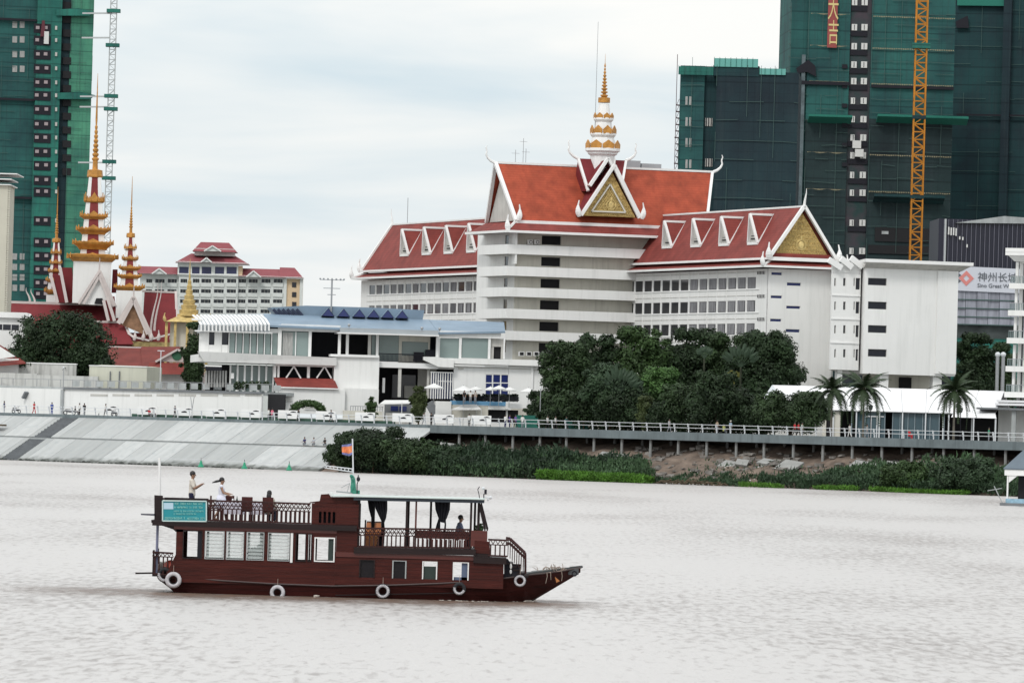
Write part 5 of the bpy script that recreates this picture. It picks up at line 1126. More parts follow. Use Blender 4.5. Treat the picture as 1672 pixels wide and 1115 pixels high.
yy = [46, 66, 89, 112, 135, 156, 179, 203, 225, 248, 270, 294, 313, 360, 395, 418, 440, 462, 480]
for y_ in yy:
    a, b_ = lq(55, y_ + 8, -1.3), lq(83, y_ - 6, -1.3); o = MB().box(a.x, -1.35, a.z, b_.x, -1.22, b_.z).build('hoist_opening', BLACK, tw)
    for xx_ in (58, 72):
        jx = random.uniform(-1, 1); c_, d_ = lq(xx_ + jx, y_ + 2, -1.5), lq(xx_ + 6 + jx, y_ - 3, -1.5); MB().box(c_.x, -1.5, c_.z, d_.x, -1.36, d_.z).build('board', PBRD, o)
    c_, d_ = lq(90, y_ + 3, -1.5), lq(93.5, y_ - 3, -1.5); MB().box(c_.x, -1.5, c_.z, d_.x, -1.25, d_.z).build('board', GREYW, tw)
for i in range(13):
    y_ = 8 + i * 22.6; c_, d_ = lq(102, y_ + 7, 0), lq(116, y_ - 4, 0); MB().box(c_.x, -.15, c_.z, d_.x, .28, d_.z).build('window_opening', DARK, tw)
for i in range(8):
    for xx_ in (24, 36): 
        y_ = 418 + i * 17 if i < 4 else 40 + (i - 4) * 24; c_, d_ = lq(xx_ - 4, y_ + 6, 0), lq(xx_ + 4, y_ - 4, 0); MB().box(c_.x, -.12, c_.z, d_.x, -.01, d_.z).build('window_opening', CURT, tw)
c_, d_ = lq(72, 72, -2), lq(80, 52, -2); MB().box(c_.x, -2, c_.z, d_.x, -1.4, d_.z).build('hoist_cage', LITE, tw); MB().prism([lq(69, 34, -1.8), lq(73, 34, -1.8), lq(74, 60, -1.8), lq(66, 60, -1.8)], (0, .3, 0)).build('red_banner', DR, tw)
# lattice mast beside it
def lattice(name, label, cat, px0, py0, px1, py1, D, wpx_, mt, nseg, brace, ties=()):
    a, b_ = W(px0, py0, D), W(px1, py1, D); r_ = wpx_ / 2 * D / F
    nseg = int(nseg * (b_.z - 6.2) / max(1, b_.z - a.z)); a.z = 6.2; t_ = thing(name, label, cat, loc=(a.x, a.y, 6.2))
    h = abs(b_.z - a.z); dx = b_.x - a.x; dx = 0; m = MB()
    for sx_ in (-1, 1):
        for sy_ in (-1, 1): m.tube((sx_ * r_, sy_ * r_, 0), (sx_ * r_, sy_ * r_, h), brace * 1.5, n=4)
    m.build('mast_chord', mt, t_)
    m = MB()
    for i in range(nseg):
        z0_, z1_ = h * i / nseg, h * (i + 1) / nseg; s = 1 if i % 2 else -1
        for sy_ in (-1, 1):
            m.tube((-r_ * s, sy_ * r_, z0_), (r_ * s, sy_ * r_, z1_), brace, n=4); m.tube((-r_, sy_ * r_, z0_), (r_, sy_ * r_, z0_), brace, n=4)
        for sx_ in (-1, 1): m.tube((sx_ * r_, -r_ * s, z0_), (sx_ * r_, r_ * s, z1_), brace, n=4)
    m.build('mast_bracing', mt, t_)
    return t_, a, r_
GM = plain('grey_mast', (.42, .44, .44), .6); YM = mat('yellow_mast', (.48, .19, .02), .6, .2, .3)
t_, a_, r_ = lattice('crane_mast', 'slim grey lattice crane mast between the green tower and open sky', 'crane', 174.5, 400, 180, -60, 1385, 10, GM, 56, .07)
for y_ in (21, 77, 160, 181, 267, 294):
    q = W(177, y_, 1385); o = MB().box(-2.2 * r_, -r_ * 1.6, q.z - a_.z, 2.2 * r_, r_ * 1.6, q.z - a_.z + .8).build('mast_platform', NET1, t_)
for y_ in (22, 62, 175, 158, 266): 
    q = W(177, y_, 1385); MB().tube((-r_, 0, q.z - a_.z), (-r_ - 6.5, 3, q.z - a_.z), .25, n=4).build('tie_strut', GM, t_)
# right-hand towers
f, tw = tower(1105, 400, 1000, -4, 'dark_netted_tower', 'squat unfinished block wrapped in very dark green net, behind the orange roof')
lq = lambda px, py, y=0: f.p(px, py, y); f1 = f
zA, zB = lq(1140, 108).z, lq(1240, 118).z
x0, x1, x2, x3 = lq(1106, 300).x, lq(1146, 300).x, lq(1166, 300).x, lq(1300, 300).x
MB().box(x0, 0, 0, x1 - .01, 18, zA).build('net_wall', NET2, tw); MB().box(x1, .8, 0, x2 - .01, 18, zA).build('net_wall', NET3, tw)
MB().box(x2, -.6, 0, x3, 18, zB).build('net_wall', NETB, tw, label='near black net wall')
MB().box(lq(1165, 110).x, -.7, lq(1200, 125).z, lq(1240, 110).x, 16, lq(1200, 108).z).build('net_wall', NET3, tw)
m = MB(); stagger(m, x0, x1, 0, 6, zA + 1.4, step=1.6); stagger(m, x2, x3, -.6, 6, zB + 1.0, step=1.6); m.build('scaffold', POLE, tw, kind='stuff')
TG = plain('pale_teal_screen', (.12, .36, .32), .7)
for xa_, ya_, xb_, yb_ in ((1166, 97, 1238, 109), (1240, 113, 1283, 122), (1108, 110, 1165, 122)):
    c_, d_ = lq(xa_, yb_, -.9), lq(xb_, ya_, -.9); o = MB().box(c_.x, -.9, c_.z, d_.x, -.8, d_.z).build('edge_screen', TG if xa_ > 1110 else NET1, tw)
    m = MB(); n_ = int((d_.x - c_.x) / .9)
    for i in range(n_ + 1): m.box(c_.x + i * .9 - .03, -.98, c_.z, c_.x + i * .9 + .03, -.91, d_.z + .2)
    m.build('screen_post', NET1, o)
# ragged scaffold edge at left
m = MB(); random.seed(3)
for i in range(46):
    z_ = 6 + i * 1.06; w_ = random.uniform(.3, .7); m.box(x0 - w_, -.2, z_, x0 - .01, .9, z_ + .16); m.tube((x0 - .5, -.2, z_), (x0 - .05, -.2, z_ + 1.06), .05, n=4)
m.box(x0 - .6, 0, 0, x0 - .5, .1, zA + 1.8); m.build('scaffold', plain('rusty_scaffold', (.07, .03, .035), .8), tw, kind='stuff')
for y_ in (165, 199, 233, 268):
    for xx_ in (1119, 1125): c_, d_ = lq(xx_, y_ + 7), lq(xx_ + 4, y_ - 7); MB().box(c_.x, -.1, c_.z, d_.x, -.01, d_.z).build('window_opening', CURT, tw)
for y_ in (199, 265):
    c_, d_ = lq(1151, y_ + 7), lq(1163, y_ - 6); o = MB().box(c_.x, .7, c_.z, d_.x, .79, d_.z).build('window_opening', GREYW, tw); 
    for k in range(3): MB().box(c_.x + .1 + k * .4, .6, c_.z, c_.x + .25 + k * .4, .69, d_.z).build('window_bar', BLACK, o)
# big tower
f, tw = tower(1415, 400, 1060, 3, 'netted_tower', 'tall green netted tower with a red vertical banner and a column of white doors')
lq = lambda px, py, y=0: f.p(px, py, y)
X = lambda px: lq(px, 300).x; zt = lq(1400, -40).z
MB().box(X(1284), 0, 0, X(1312), 20, zt).build('net_wall', NET2, tw); z4 = lq(1350, 196, -.5).z; MB().box(X(1312) + .01, -.5, z4, X(1381), 20, zt).build('net_wall', NET2, tw); MB().box(X(1312) + .01, -.5, 0, X(1381), 20, z4 - .01).build('net_wall', NET5, tw, label='older greyer net')
MB().box(X(1381) + .01, -.1, 0, X(1416), 20, zt).build('hoist_shaft', mat('shaft_net', (.05, .035, .045), .8, .4, .3, var2=(.01, .05, .045)), tw)
z5 = lq(1480, 196, -.5).z
MB().box(X(1416) + .01, -.5, z5, X(1552), 20, zt).build('net_wall', NET2, tw); MB().box(X(1416) + .01, -.5, 0, X(1552), 20, z5 - .01).build('net_wall', NET5, tw, label='older greyer net')
m = MB(); stagger(m, X(1284), X(1381), -.5, 6, zt, step=1.07, d=.3); stagger(m, X(1417), X(1552), -.5, 6, zt, step=1.07, d=.3); m.build('scaffold', POLE, tw, kind='stuff')
m = MB()
for i in range(44): z_ = 8 + i * 2.14; m.box(X(1284) - .3, -.3, z_, X(1284) - .01, .3, z_ + .15)
m.build('scaffold_end', POLE, tw)
for i, y_ in enumerate([4, 45, 76, 106, 133, 165, 195, 225, 254, 286, 315, 364, 410]):
    o = None
    for xx_, w_ in ((1391, 9), (1407, 10)):
        if i > 4 and xx_ == 1391: w_ = 7
        c_, d_ = lq(xx_ - i * .35, y_ + 5, -.4), lq(xx_ + w_ - i * .35, y_ - 5, -.4); f_ = MB().box(c_.x, -.4, c_.z, d_.x, -.12, d_.z).build('hoist_door', LITE, tw); MB().box(c_.x + .42, -.45, c_.z + .1, c_.x + .52, -.41, d_.z - .1).build('door_seam', BLACK, f_)
    c_, d_ = lq(1384, y_ + 14, -.2), lq(1416, y_ + 7, -.2); MB().box(c_.x, -.3, c_.z, d_.x, -.12, d_.z).build('floor_edge', BLACK, tw)
for y_ in (30, 82, 140, 256, 316):
    z_ = lq(1490, y_, -.9).z; m = MB()
    for i in range(46):
        x_ = X(1418) + i * (X(1552) - X(1418)) / 46; m.box(x_, -.92, z_ + .04 * math.sin(i), x_ + .16, -.85, z_ + .2)
    for i in range(30):
        x_ = X(1316) + i * (X(1380) - X(1316)) / 30; m.box(x_, -.92, z_ + .2 + .1 * math.sin(i * .5), x_ + .14, -.85, z_ + .32)
    m.build('knotted_rope', ROPE, tw)
z_ = lq(1450, 142, -1).z
MB().box(X(1284), -1.0, z_, X(1381), -.85, z_ + .6).box(X(1417), -1.0, z_ - .2, X(1552), -.85, z_ + .3).build('dark_ledge', BLACK, tw)
def awn(xa_, xb_, y_, mt=TRIM, d=3.0, hh=.9):
    c_ = lq((xa_ + xb_) / 2, y_, -d); MB().hexa([(X(xa_), -d, c_.z), (X(xb_), -d, c_.z), (X(xb_), -.55, c_.z - 1.0), (X(xa_), -.55, c_.z - 1.0), (X(xa_), -d, c_.z + hh), (X(xb_), -d, c_.z + hh), (X(xb_), -.55, c_.z - .8), (X(xa_), -.55, c_.z - .8)]).build('catch_platform', mt, tw)
awn(1315, 1386, 191, hh=.4); awn(1427, 1575, 192, hh=.4); awn(1425, 1540, 322, NET3, hh=.4); 
MB().prism([lq(1300, 112, -1), lq(1320, 98, -1), lq(1331, 108, -1), lq(1333, 126, -1), lq(1318, 118, -1), lq(1303, 120, -1)], (0, .3, 0)).build('torn_net', BLACK, tw)
MB().box(X(1303), -.9, lq(1305, 420).z, X(1309), -.56, lq(1305, 90).z).build('grey_pipe', mat('grey_net_strip', (.10, .13, .14), .8, .4, .6), tw)
for px_, y_ in ((1392, 236), (1396, 250)): c_, d_ = lq(px_, y_ + 6, -1), lq(px_ + 14, y_ - 6, -1); MB().box(c_.x, -1.2, c_.z, d_.x, -.42, d_.z).build('hoist_cage', LITE, tw)
for y_ in range(6): c_ = lq(1375, 112 + y_ * 32, -.7); MB().box(c_.x, -.8, c_.z, c_.x + .9, -.56, c_.z + .7).build('side_opening', BLACK, tw)
MB().box(X(1430), -.7, lq(1460, 395, -.6).z, X(1520), -.52, lq(1460, 372, -.6).z).build('open_floor', DARK, tw); MB().box(X(1420), -.7, lq(1460, 415, -.6).z, X(1520), -.52, lq(1460, 401, -.6).z).build('open_floor', DARK, tw); MB().box(X(1441), -.8, lq(1460, 383, -.6).z, X(1452), -.71, lq(1460, 378, -.6).z).build('pale_panel', CONC, tw)
# red banner with gold characters
def textmesh(s, size, mt, ext=.02):
    cu = bpy.data.curves.new('lettering', 'FONT'); cu.body = s; cu.size = size; cu.extrude = ext; cu.resolution_u = 3
    to = bpy.data.objects.new('lettering_tmp', cu); COL.objects.link(to); bpy.context.view_layer.update()
    me = bpy.data.meshes.new_from_object(to.evaluated_get(bpy.context.evaluated_depsgraph_get())); bpy.data.objects.remove(to); me.materials.clear(); me.materials.append(mt)
    return me
GOLDT = plain('gold_letter', (.62, .50, .22), .6); BANR = mat('red_banner_cloth', (.30, .075, .07), .85, .15, .4)
a, b_ = lq(1350.5, 78, -1.1), lq(1369, -30, -1.1)
bn = thing('vertical_banner', 'red vertical cloth banner with gold characters on the tall netted tower', 'banner', loc=f.world((0, 0, 0)), rz=f.a)
MB().box(a.x, -1.1, a.z, b_.x, -1.02, b_.z).build('banner_cloth', BANR, bn)
for ch, y_ in (('大', 33), ('吉', 73)):
    me = textmesh(ch, 3.6, GOLDT); q = lq(1352.2, y_ - 4, -1.13); put('lettering', me, bn, (q.x - .12, -1.13, q.z), (math.pi / 2, 0, 0), (.55, 1.25, 1))
# yellow crane mast
t_, a_, r_ = lattice('crane_mast', 'yellow orange lattice crane mast standing against the tall netted tower', 'crane', 1494, 440, 1510, -60, 1045, 18, YM, 40, .10)
for y_ in (76,): q = W(1505, y_, 1045); MB().box(-r_ * 1.6, -r_ * 1.5, q.z - a_.z - .4, r_ * 1.6, r_ * 1.5, q.z - a_.z + .5).build('mast_platform', NET1, t_)
for y_ in (192, 322): q = W(1500, y_, 1045); MB().box(-r_ * 1.2, -r_ * 1.2, q.z - a_.z - .3, r_ * 1.2, r_ * 1.2, q.z - a_.z + .3).build('mast_platform', NET3, t_)
# far right tower
f, tw = tower(1552, 400, 1100, -12, 'dark_netted_tower', 'unfinished dark teal netted tower at the right edge behind the striped facade')
lq = lambda px, py, y=0: f.p(px, py, y)
X = lambda px: lq(px, 300).x
MB().box(X(1545), 0, 0, X(1633), 20, zt + 6).build('net_wall', NET3, tw); MB().box(X(1633) + .01, -1.6, 0, X(1646), 20, zt + 6).build('net_wall', NETB, tw); MB().box(X(1646) + .01, 0, 0, X(1740), 20, zt + 6).build('net_wall', NET3, tw)
m = MB(); stagger(m, X(1545), X(1740), 0, 6, zt, step=1.6); m.build('scaffold', POLE, tw, kind='stuff')
MB().box(X(1560), -1, lq(1600, 190).z, X(1740), -.8, lq(1600, 187).z).build('dark_ledge', BLACK, tw); MB().box(X(1556), -.9, lq(1570, 10).z, X(1640), -.3, lq(1570, -8).z).build('bright_net', TRIM, tw)
MB().prism([lq(1560, 36, -.8), lq(1580, 26, -.8), lq(1582, 46, -.8), lq(1562, 46, -.8)], (0, .3, 0)).build('torn_net', BLACK, tw)
# striped dark facade, banner sign, scaffold sheet
f, tw = tower(1535, 500, 960, 2, 'striped_building', 'dark navy facade with thin pale vertical fins above the company sign')
lq = lambda px, py, y=0: f.p(px, py, y); X = lambda px: lq(px, 400).x
NAVY = plain('navy_facade', (.012, .013, .028), .4); 
MB().box(X(1532), 0, 0, X(1760), 14, lq(1600, 359).z).build('facade', NAVY, tw)
for i in range(44): x_ = X(1540) + i * .72; MB().box(x_, -.3, lq(1600, 560).z, x_ + .07, -.005, lq(1600, 360).z).build('facade_fin', plain('pale_fin', (.16, .16, .20), .6) if i == 0 else bpy.data.materials['pale_fin'], tw)
MB().prism([lq(1560, 364, -.6), lq(1640, 353, -.6), lq(1760, 362, -.6), lq(1760, 366, -.6)], (0, 5, 0)).build('roof_edge', CONC, tw); MB().box(X(1541), -.5, lq(1550, 500).z, X(1544), -.31, lq(1550, 358).z).build('edge_post', GM, tw)
for xx_, y_ in ((1548, 378), (1552, 379), (1556, 379), (1560, 380), (1566, 386), (1571, 387), (1578, 399)): c_ = lq(xx_, y_, -.6); MB().box(c_.x, -.6, c_.z - .5, c_.x + .22, -.5, c_.z + (.7 if xx_ < 1562 else .0)).build('white_mark', LITE, tw)
f2 = frame_at(1565, 500, 945, 2, 6.0); lq = lambda px, py, y=0: f2.p(px, py, y); X = lambda px: lq(px, 450).x
sg = thing('company_sign', 'long pale banner sign with a red diamond logo and dark Chinese and English lettering', 'sign', f2)
SGM = plain('pale_sign_sheet', (.56, .58, .64), .7); INK = plain('sign_ink', (.10, .11, .13), .7); RLG = plain('faded_red', (.62, .22, .20), .7)
zc0, zc1 = lq(1620, 476).z, lq(1620, 436.5).z
MB().prism([(X(1555), 0, zc0), (X(1760), 0, zc0 - .3), (X(1760), 0, zc1 - .3), (X(1582), 0, zc1), (X(1555), 0, zc1 - 1.6)], (0, .15, 0)).build('sign_sheet', SGM, sg)
cx_, cz_ = X(1578), lq(1578, 454.5).z; r_ = 1.18
m = MB()
for k in range(4):
    a0 = k * math.pi / 2; a1 = a0 + math.pi / 2; pO = [V((math.cos(a0) * r_, 0, math.sin(a0) * r_)), V((math.cos(a1) * r_, 0, math.sin(a1) * r_))]; pI = [p * .42 for p in pO]
    c_ = V((cx_, -.06, cz_)); m.prism([c_ + pO[0], c_ + pO[1], c_ + pI[1], c_ + pI[0]], (0, .05, 0))
m.build('diamond_logo', RLG, sg)
m = MB()
for dz in (.45, -.45): m.prism([(X(1564.8), -.06, cz_ + dz + .35), (X(1569.5), -.06, cz_ + dz), (X(1564.8), -.06, cz_ + dz - .35)], (0, .05, 0))
m.build('logo_arrow', INK, sg)
me = textmesh('神州长城', 1.55, INK); q = lq(1596, 458); put('lettering', me, sg, (q.x, -.06, q.z), (math.pi / 2, 0, 0))
me = textmesh('Sino Great Wall', .86, INK); q = lq(1595.5, 469); put('lettering', me, sg, (q.x, -.06, q.z), (math.pi / 2, 0, 0))
sh = thing('scaffold_sheet', 'grey plastic sheeting on scaffold floors under the company sign', 'scaffold', f2)
SHM = mat('grey_plastic_sheet', (.30, .31, .36), .6, .35, .8, stretch=(1.6, 1, .25), detail=7)
rws = [476.5, 490.5, 504.5, 518.5, 531]
for i in range(4):
    za_, zb_ = lq(1620, rws[i + 1] - .8).z, lq(1620, rws[i] + .4).z
    for k in range(11): x_ = X(1560) + k * 1.75; MB().box(x_, .3 + .08 * math.sin(k * 2.3 + i), za_, x_ + 1.68, .36 + .08 * math.sin(k * 2.3 + i), zb_).build('plastic_sheet', SHM, sh)
    MB().box(X(1558), .1, za_ - .12, X(1760), .25, za_ + .02).build('ledger_pole', POLE, sh)
MB().box(X(1558), 1, 0, X(1760), 1.2, lq(1620, 531.5).z).build('dark_hoarding', mat('dark_hoarding', (.06, .07, .07), .9, .3, .5), sh)
MB().box(X(1558), .7, 0, X(1680), .99, lq(1620, 553).z).build('green_hoarding', NET1, sh)
# ---------------------------------------------------------------- right edge: balcony building, tents, glazed hall
f, bb = tower(1655, 600, 800, -25, 'balcony_building', 'white building corner with curved balconies and grey railings at the right edge')
lq = lambda px, py, y=0: f.p(px, py, y)
X = lambda px, y=0: f.p(px, 500, y).x
MB().box(X(1661), .6, 0, X(1800), 12, lq(1665, 425).z).build('wall', WHITE, bb)
MB().box(X(1667.5), .5, 0, X(1669.5), .59, lq(1665, 430).z).build('window_strip', DGLASS, bb)
MB().hexa([(X(1657), -.6, lq(1660, 427).z), (X(1800), -.6, lq(1660, 427).z), (X(1800), 12, lq(1660, 427).z), (X(1657), 12, lq(1660, 427).z), (X(1651), -1.6, lq(1660, 418).z), (X(1800), -1.6, lq(1660, 418).z), (X(1800), 12, lq(1660, 418).z), (X(1651), 12, lq(1660, 418).z)]).build('cornice', WHITE2, bb)
for a, b_ in ((417.8, 413), (412.6, 406)): MB().box(X(1648), -2, lq(1660, a).z, X(1800), 12, lq(1660, b_).z).build('cornice', WHITE2, bb)
for i, y_ in enumerate((463, 507, 552, 598, 640)):
    x_ = 1653 - i * .8
    MB().box(X(x_), -1.4, lq(1660, y_ + 9).z, X(1800), .5, lq(1660, y_).z).build('balcony_slab', WHITE, bb)
    r_ = MB().box(X(x_ + 2), -1.25, lq(1660, y_ - 12).z, X(1800), -1.2, lq(1660, y_ - 11).z).build('balcony_rail', STEEL, bb)
    m = MB()
    for k in range(9): m.box(X(x_ + 2) + k * .22, -1.24, lq(1660, y_).z, X(x_ + 2) + k * .22 + .1, -1.21, lq(1660, y_ - 11.2).z)
    m.build('baluster', mat('grey_baluster', (.16, .21, .21), .6, .1) if i == 0 else bpy.data.materials['grey_baluster'], r_)
    MB().box(X(1659 - i * .3), -.5, lq(1660, y_ - .2).z, X(1663 - i * .3), -.1, lq(1660, y_ - 35).z).build('column', WHITE2, bb)
f = frame_at(1345, 690, 800, -12, 6.2); lq = lambda px, py, y=0: f.p(px, py, y); X = lambda px, y=0: f.p(px, 650, y).x
TENT = mat('tent_fabric', (.74, .74, .75), .8, .03, .3)
tn = thing('marquee_tent', 'long white gabled marquee roof behind the coconut palms', 'tent', f)
A, B = lq(1262, 627, 8), lq(1640, 640, 8); C, D_ = lq(1286, 668, 0), lq(1625, 674, 0); 
zr_, ze_ = (A.z + B.z) / 2, (C.z + D_.z) / 2
A.z = B.z = zr_ ; C.z = D_.z = ze_
E_ = V((A.x - .5, 16, ze_)); F_ = V((B.x, 16, ze_))
npan = 9
for i in range(npan):
    t0_, t1_ = i / npan, (i + 1) / npan; p = [C.lerp(D_, t0_ + .0006), C.lerp(D_, t1_ - .0006), A.lerp(B, t1_ - .0006), A.lerp(B, t0_ + .0006)]
    MB().hexa([q - V((0, 0, .12)) for q in p] + p).build('roof_panel', TENT, tn)
MB().hexa([A - V((0, 0, .15)), B - V((0, 0, .15)), F_ - V((0, 0, .15)), E_ - V((0, 0, .15)), A - V((0, 0, .02)), B - V((0, 0, .02)), F_, E_]).build('rear_roof', TENT, tn)
G_ = lq(1238, 666, 3)
MB().prism([V((G_.x, 2, ze_)), V((C.x, .3, ze_)), A - V((.1, 0, .05))], (.12, 0.02, 0)).build('gable_sheet', mat('tent_gable', (.55, .58, .60), .8, .05), tn)
MB().prism([V((G_.x, 2, ze_)), A - V((.1, 0, 0)), V((G_.x + .3, 14, ze_))], (.12, 0.02, 0)).build('gable_sheet', bpy.data.materials['tent_gable'], tn)
for i in range(npan + 1): q = C.lerp(D_, i / npan); MB().box(q.x - .08, .1, 0, q.x + .08, .3, ze_ - .1).build('tent_leg', PIPE, tn)
gh = thing('glazed_hall', 'low dark glass fronted hall under the white marquee roof', 'hall', f)
zg = lq(1450, 670, .6).z
MB().box(X(1343, 1), 3, 0, X(1640, 1), 3.2, zg - .1).build('interior', DARK, gh)
MB().box(X(1343), .5, zg - .25, X(1560), .8, zg).build('lintel', mat('blue_grey_frame', (.20, .25, .28), .6, .1), gh)
BGF = bpy.data.materials['blue_grey_frame']
for i, px in enumerate((1390, 1397, 1412, 1444, 1457, 1469, 1482, 1493, 1506, 1518, 1533, 1541)):
    MB().box(X(px), .5, 0, X(px + 1.5), .7, zg - .26).build('mullion', BGF, gh)
for a, b_ in ((1398.8, 1411.8), (1413.8, 1443.8), (1458.8, 1468.8), (1470.8, 1481.8), (1483.8, 1492.8), (1494.8, 1505.8), (1507.8, 1517.8), (1519.8, 1532.8)): MB().box(X(a), .62, 0, X(b_), .66, zg - .3).build('glass_panel', plain('teal_glass', (.05, .09, .11), .1) if a < 1400 else bpy.data.materials['teal_glass'], gh)
d_ = MB().box(X(1413.8), .45, zg - .9, X(1443), .55, zg - .75).box(X(1422), .45, 0, X(1423.2), .55, zg - .9).box(X(1431), .45, 0, X(1433), .55, zg - .9).build('door', PIPE, gh)
MB().box(X(1343), .5, 0, X(1349), .8, zg - .3).box(X(1356), .5, 0, X(1372), .8, zg - .3).build('pale_wall', CREAMW, gh)
MB().box(X(1349.2), .9, 0, X(1355.8), 1.1, zg - .3).build('door', DARK, gh)
dc = thing('dark_canopy', 'flat dark canopy on posts between the marquee and the balcony building', 'canopy', f)
MB().box(X(1598), -2, lq(1640, 669, -2).z, X(1760), 6, lq(1640, 666, -2).z).build('canopy_roof', CONCD, dc); MB().box(X(1598), 5, 0, X(1760), 5.3, lq(1640, 669, -2).z - .05).build('back_wall', DARK, dc)
for px in (1655,): MB().box(X(px), -1.5, 0, X(px + 7), -1.0, lq(1640, 669, -2).z - .02).build('canopy_post', CONC, dc)
aw = thing('white_awning', 'small white flat awning with thin posts at the end of the glass hall', 'awning', f)
MB().hexa([lq(1553, 681, -2.5), lq(1627, 683, -2.5), lq(1627, 683, .3), lq(1553, 681, .3), lq(1556, 675, -1.5), lq(1625, 674, -1.5), lq(1625, 674, .3), lq(1556, 675, .3)]).build('awning_sheet', TENT, aw)
for px in (1540, 1590, 1626): MB().box(X(px, -2.4), -2.4, 0, X(px, -2.4) + .14, -2.26, lq(1590, 681, -2.4).z).build('awning_post', PIPE, aw)
mk = thing('white_stepped_roof', 'white stepped flat roof slabs in front of the balcony building', 'roof', f)
for (a, b_, c_, d_) in ((1625, 1668, 658, 662), (1627, 1668, 653, 655.5)): MB().box(X(a, 2), 2, lq(1640, c_, 2).z - .3, X(b_, 2) + 5, 8, lq(1640, b_ * 0 + c_, 2).z).build('roof_slab', TENT, mk)
MB().box(X(1630, 2), 2.5, 0, X(1668, 2) + 5, 7.5, lq(1640, 662, 2).z - .3).build('block', WHITE, mk)
ep = None
for k, px in enumerate((1627.5, 1636.5)):
    a, b_ = W(px, 640, 842), W(px, 579, 842)
    t_ = thing('exhaust_pipe', ['tall shiny exhaust pipe with round cowl, the one farther from the balcony building', 'tall shiny exhaust pipe with round cowl, the one closer to the balcony building'][k], 'chimney', loc=(a.x, a.y, 6.2), group='pair of shiny exhaust pipes')
    MB().tube((0, 0, 0), (0, 0, b_.z - 6.2), .26, n=10).build('pipe', STEEL, t_); MB().sphere((0, 0, b_.z - 6.2), .38, n=10, m=6).build('cowl', PIPE, t_)
# street lanterns by the marquee
def lantern(px, ytop, D, label):
    q = W(px, ytop, D); t_ = thing('street_lantern', label, 'lamp post', loc=(q.x, q.y, ZD), group='black street lanterns')
    h = q.z - ZD; MB().tube((0, 0, 0), (0, 0, h - .7), .06).build('pole', BLACK, t_); MB().lathe([(.08, h - .75), (.2, h - .7), (.3, h - .25), (.34, h - .2), (.05, h)], n=6).build('lamp_head', plain('lantern_glass', (.12, .13, .13), .3) if 'lantern_glass' not in bpy.data.materials else bpy.data.materials['lantern_glass'], t_)
lantern(1422, 660, 776, 'black street lantern beside the taller coconut palm'); lantern(1569, 664, 768, 'black street lantern next to the leaning wide palm')
# floating shed at the right edge, nearer than the bank
q = W(1650, 805, 640); q.z = 0; fs = Fr(q, -20); hs = thing('floating_shed', 'floating shed with pitched grey blue metal roof on white posts at the right edge', 'shed', fs)
sp = lambda px, py, y=0: fs.p(px, py, y)
e0 = sp(1641, 764); zt = sp(1672, 722, 3).z
x0 = e0.x; SHR = mat('shed_metal', (.11, .14, .17), .5, .12, .5)
MB().hexa([(x0, -.6, e0.z - .12), (x0 + 12, -.6, e0.z - .12), (x0 + 12, 3.4, zt - .1), (x0 + 1.9, 3.4, zt - .1), (x0, -.6, e0.z), (x0 + 12, -.6, e0.z), (x0 + 12, 3.4, zt + .02), (x0 + 1.9, 3.4, zt + .02)]).build('roof', SHR, hs)
MB().hexa([(x0, 7.4, e0.z - .12), (x0 + 12, 7.4, e0.z - .12), (x0 + 12, 3.4, zt - .12), (x0 + 1.9, 3.4, zt - .12), (x0, 7.4, e0.z), (x0 + 12, 7.4, e0.z), (x0 + 12, 3.4, zt), (x0 + 1.9, 3.4, zt)]).build('roof', SHR, hs)
MB().box(x0 + .1, -.5, e0.z - .75, x0 + 12, -.4, e0.z - .13).build('fascia', WHITE2, hs)
for dx in (.35, 3.5, 7): MB().box(x0 + dx, -.4, .2, x0 + dx + .16, -.24, e0.z - .13).box(x0 + dx, 7, .2, x0 + dx + .16, 7.2, e0.z - .13).build('post', WHITE2, hs)
MB().prism([(x0 + .55, -.42, e0.z - .75), (x0 + 1.5, -.42, e0.z - .75), (x0 + .55, -.42, e0.z - 1.5)], (0, .1, 0)).build('bracket', WHITE2, hs)
MB().box(x0 - .2, -1, -.3, x0 + 12, 8, .3).build('raft', CONCD, hs); MB().box(x0 + 1.2, 1, .3, x0 + 12, 6.8, e0.z - .2).build('dark_cabin', DARK, hs)
MB().box(x0 + .4, -.9, .3, x0 + 3.5, -.3, .75).build('blue_tarp', mat('blue_tarp', (.25, .40, .50), .7, .3, 2), hs)
m = MB(); m.tube((x0 - 1.6, -.8, 1.5), (x0 - .1, -.7, 1.8), .04).tube((x0 - .9, -.8, 2.0), (x0 + .1, -.7, .1), .05); m.build('mooring_pole', CONC, hs)
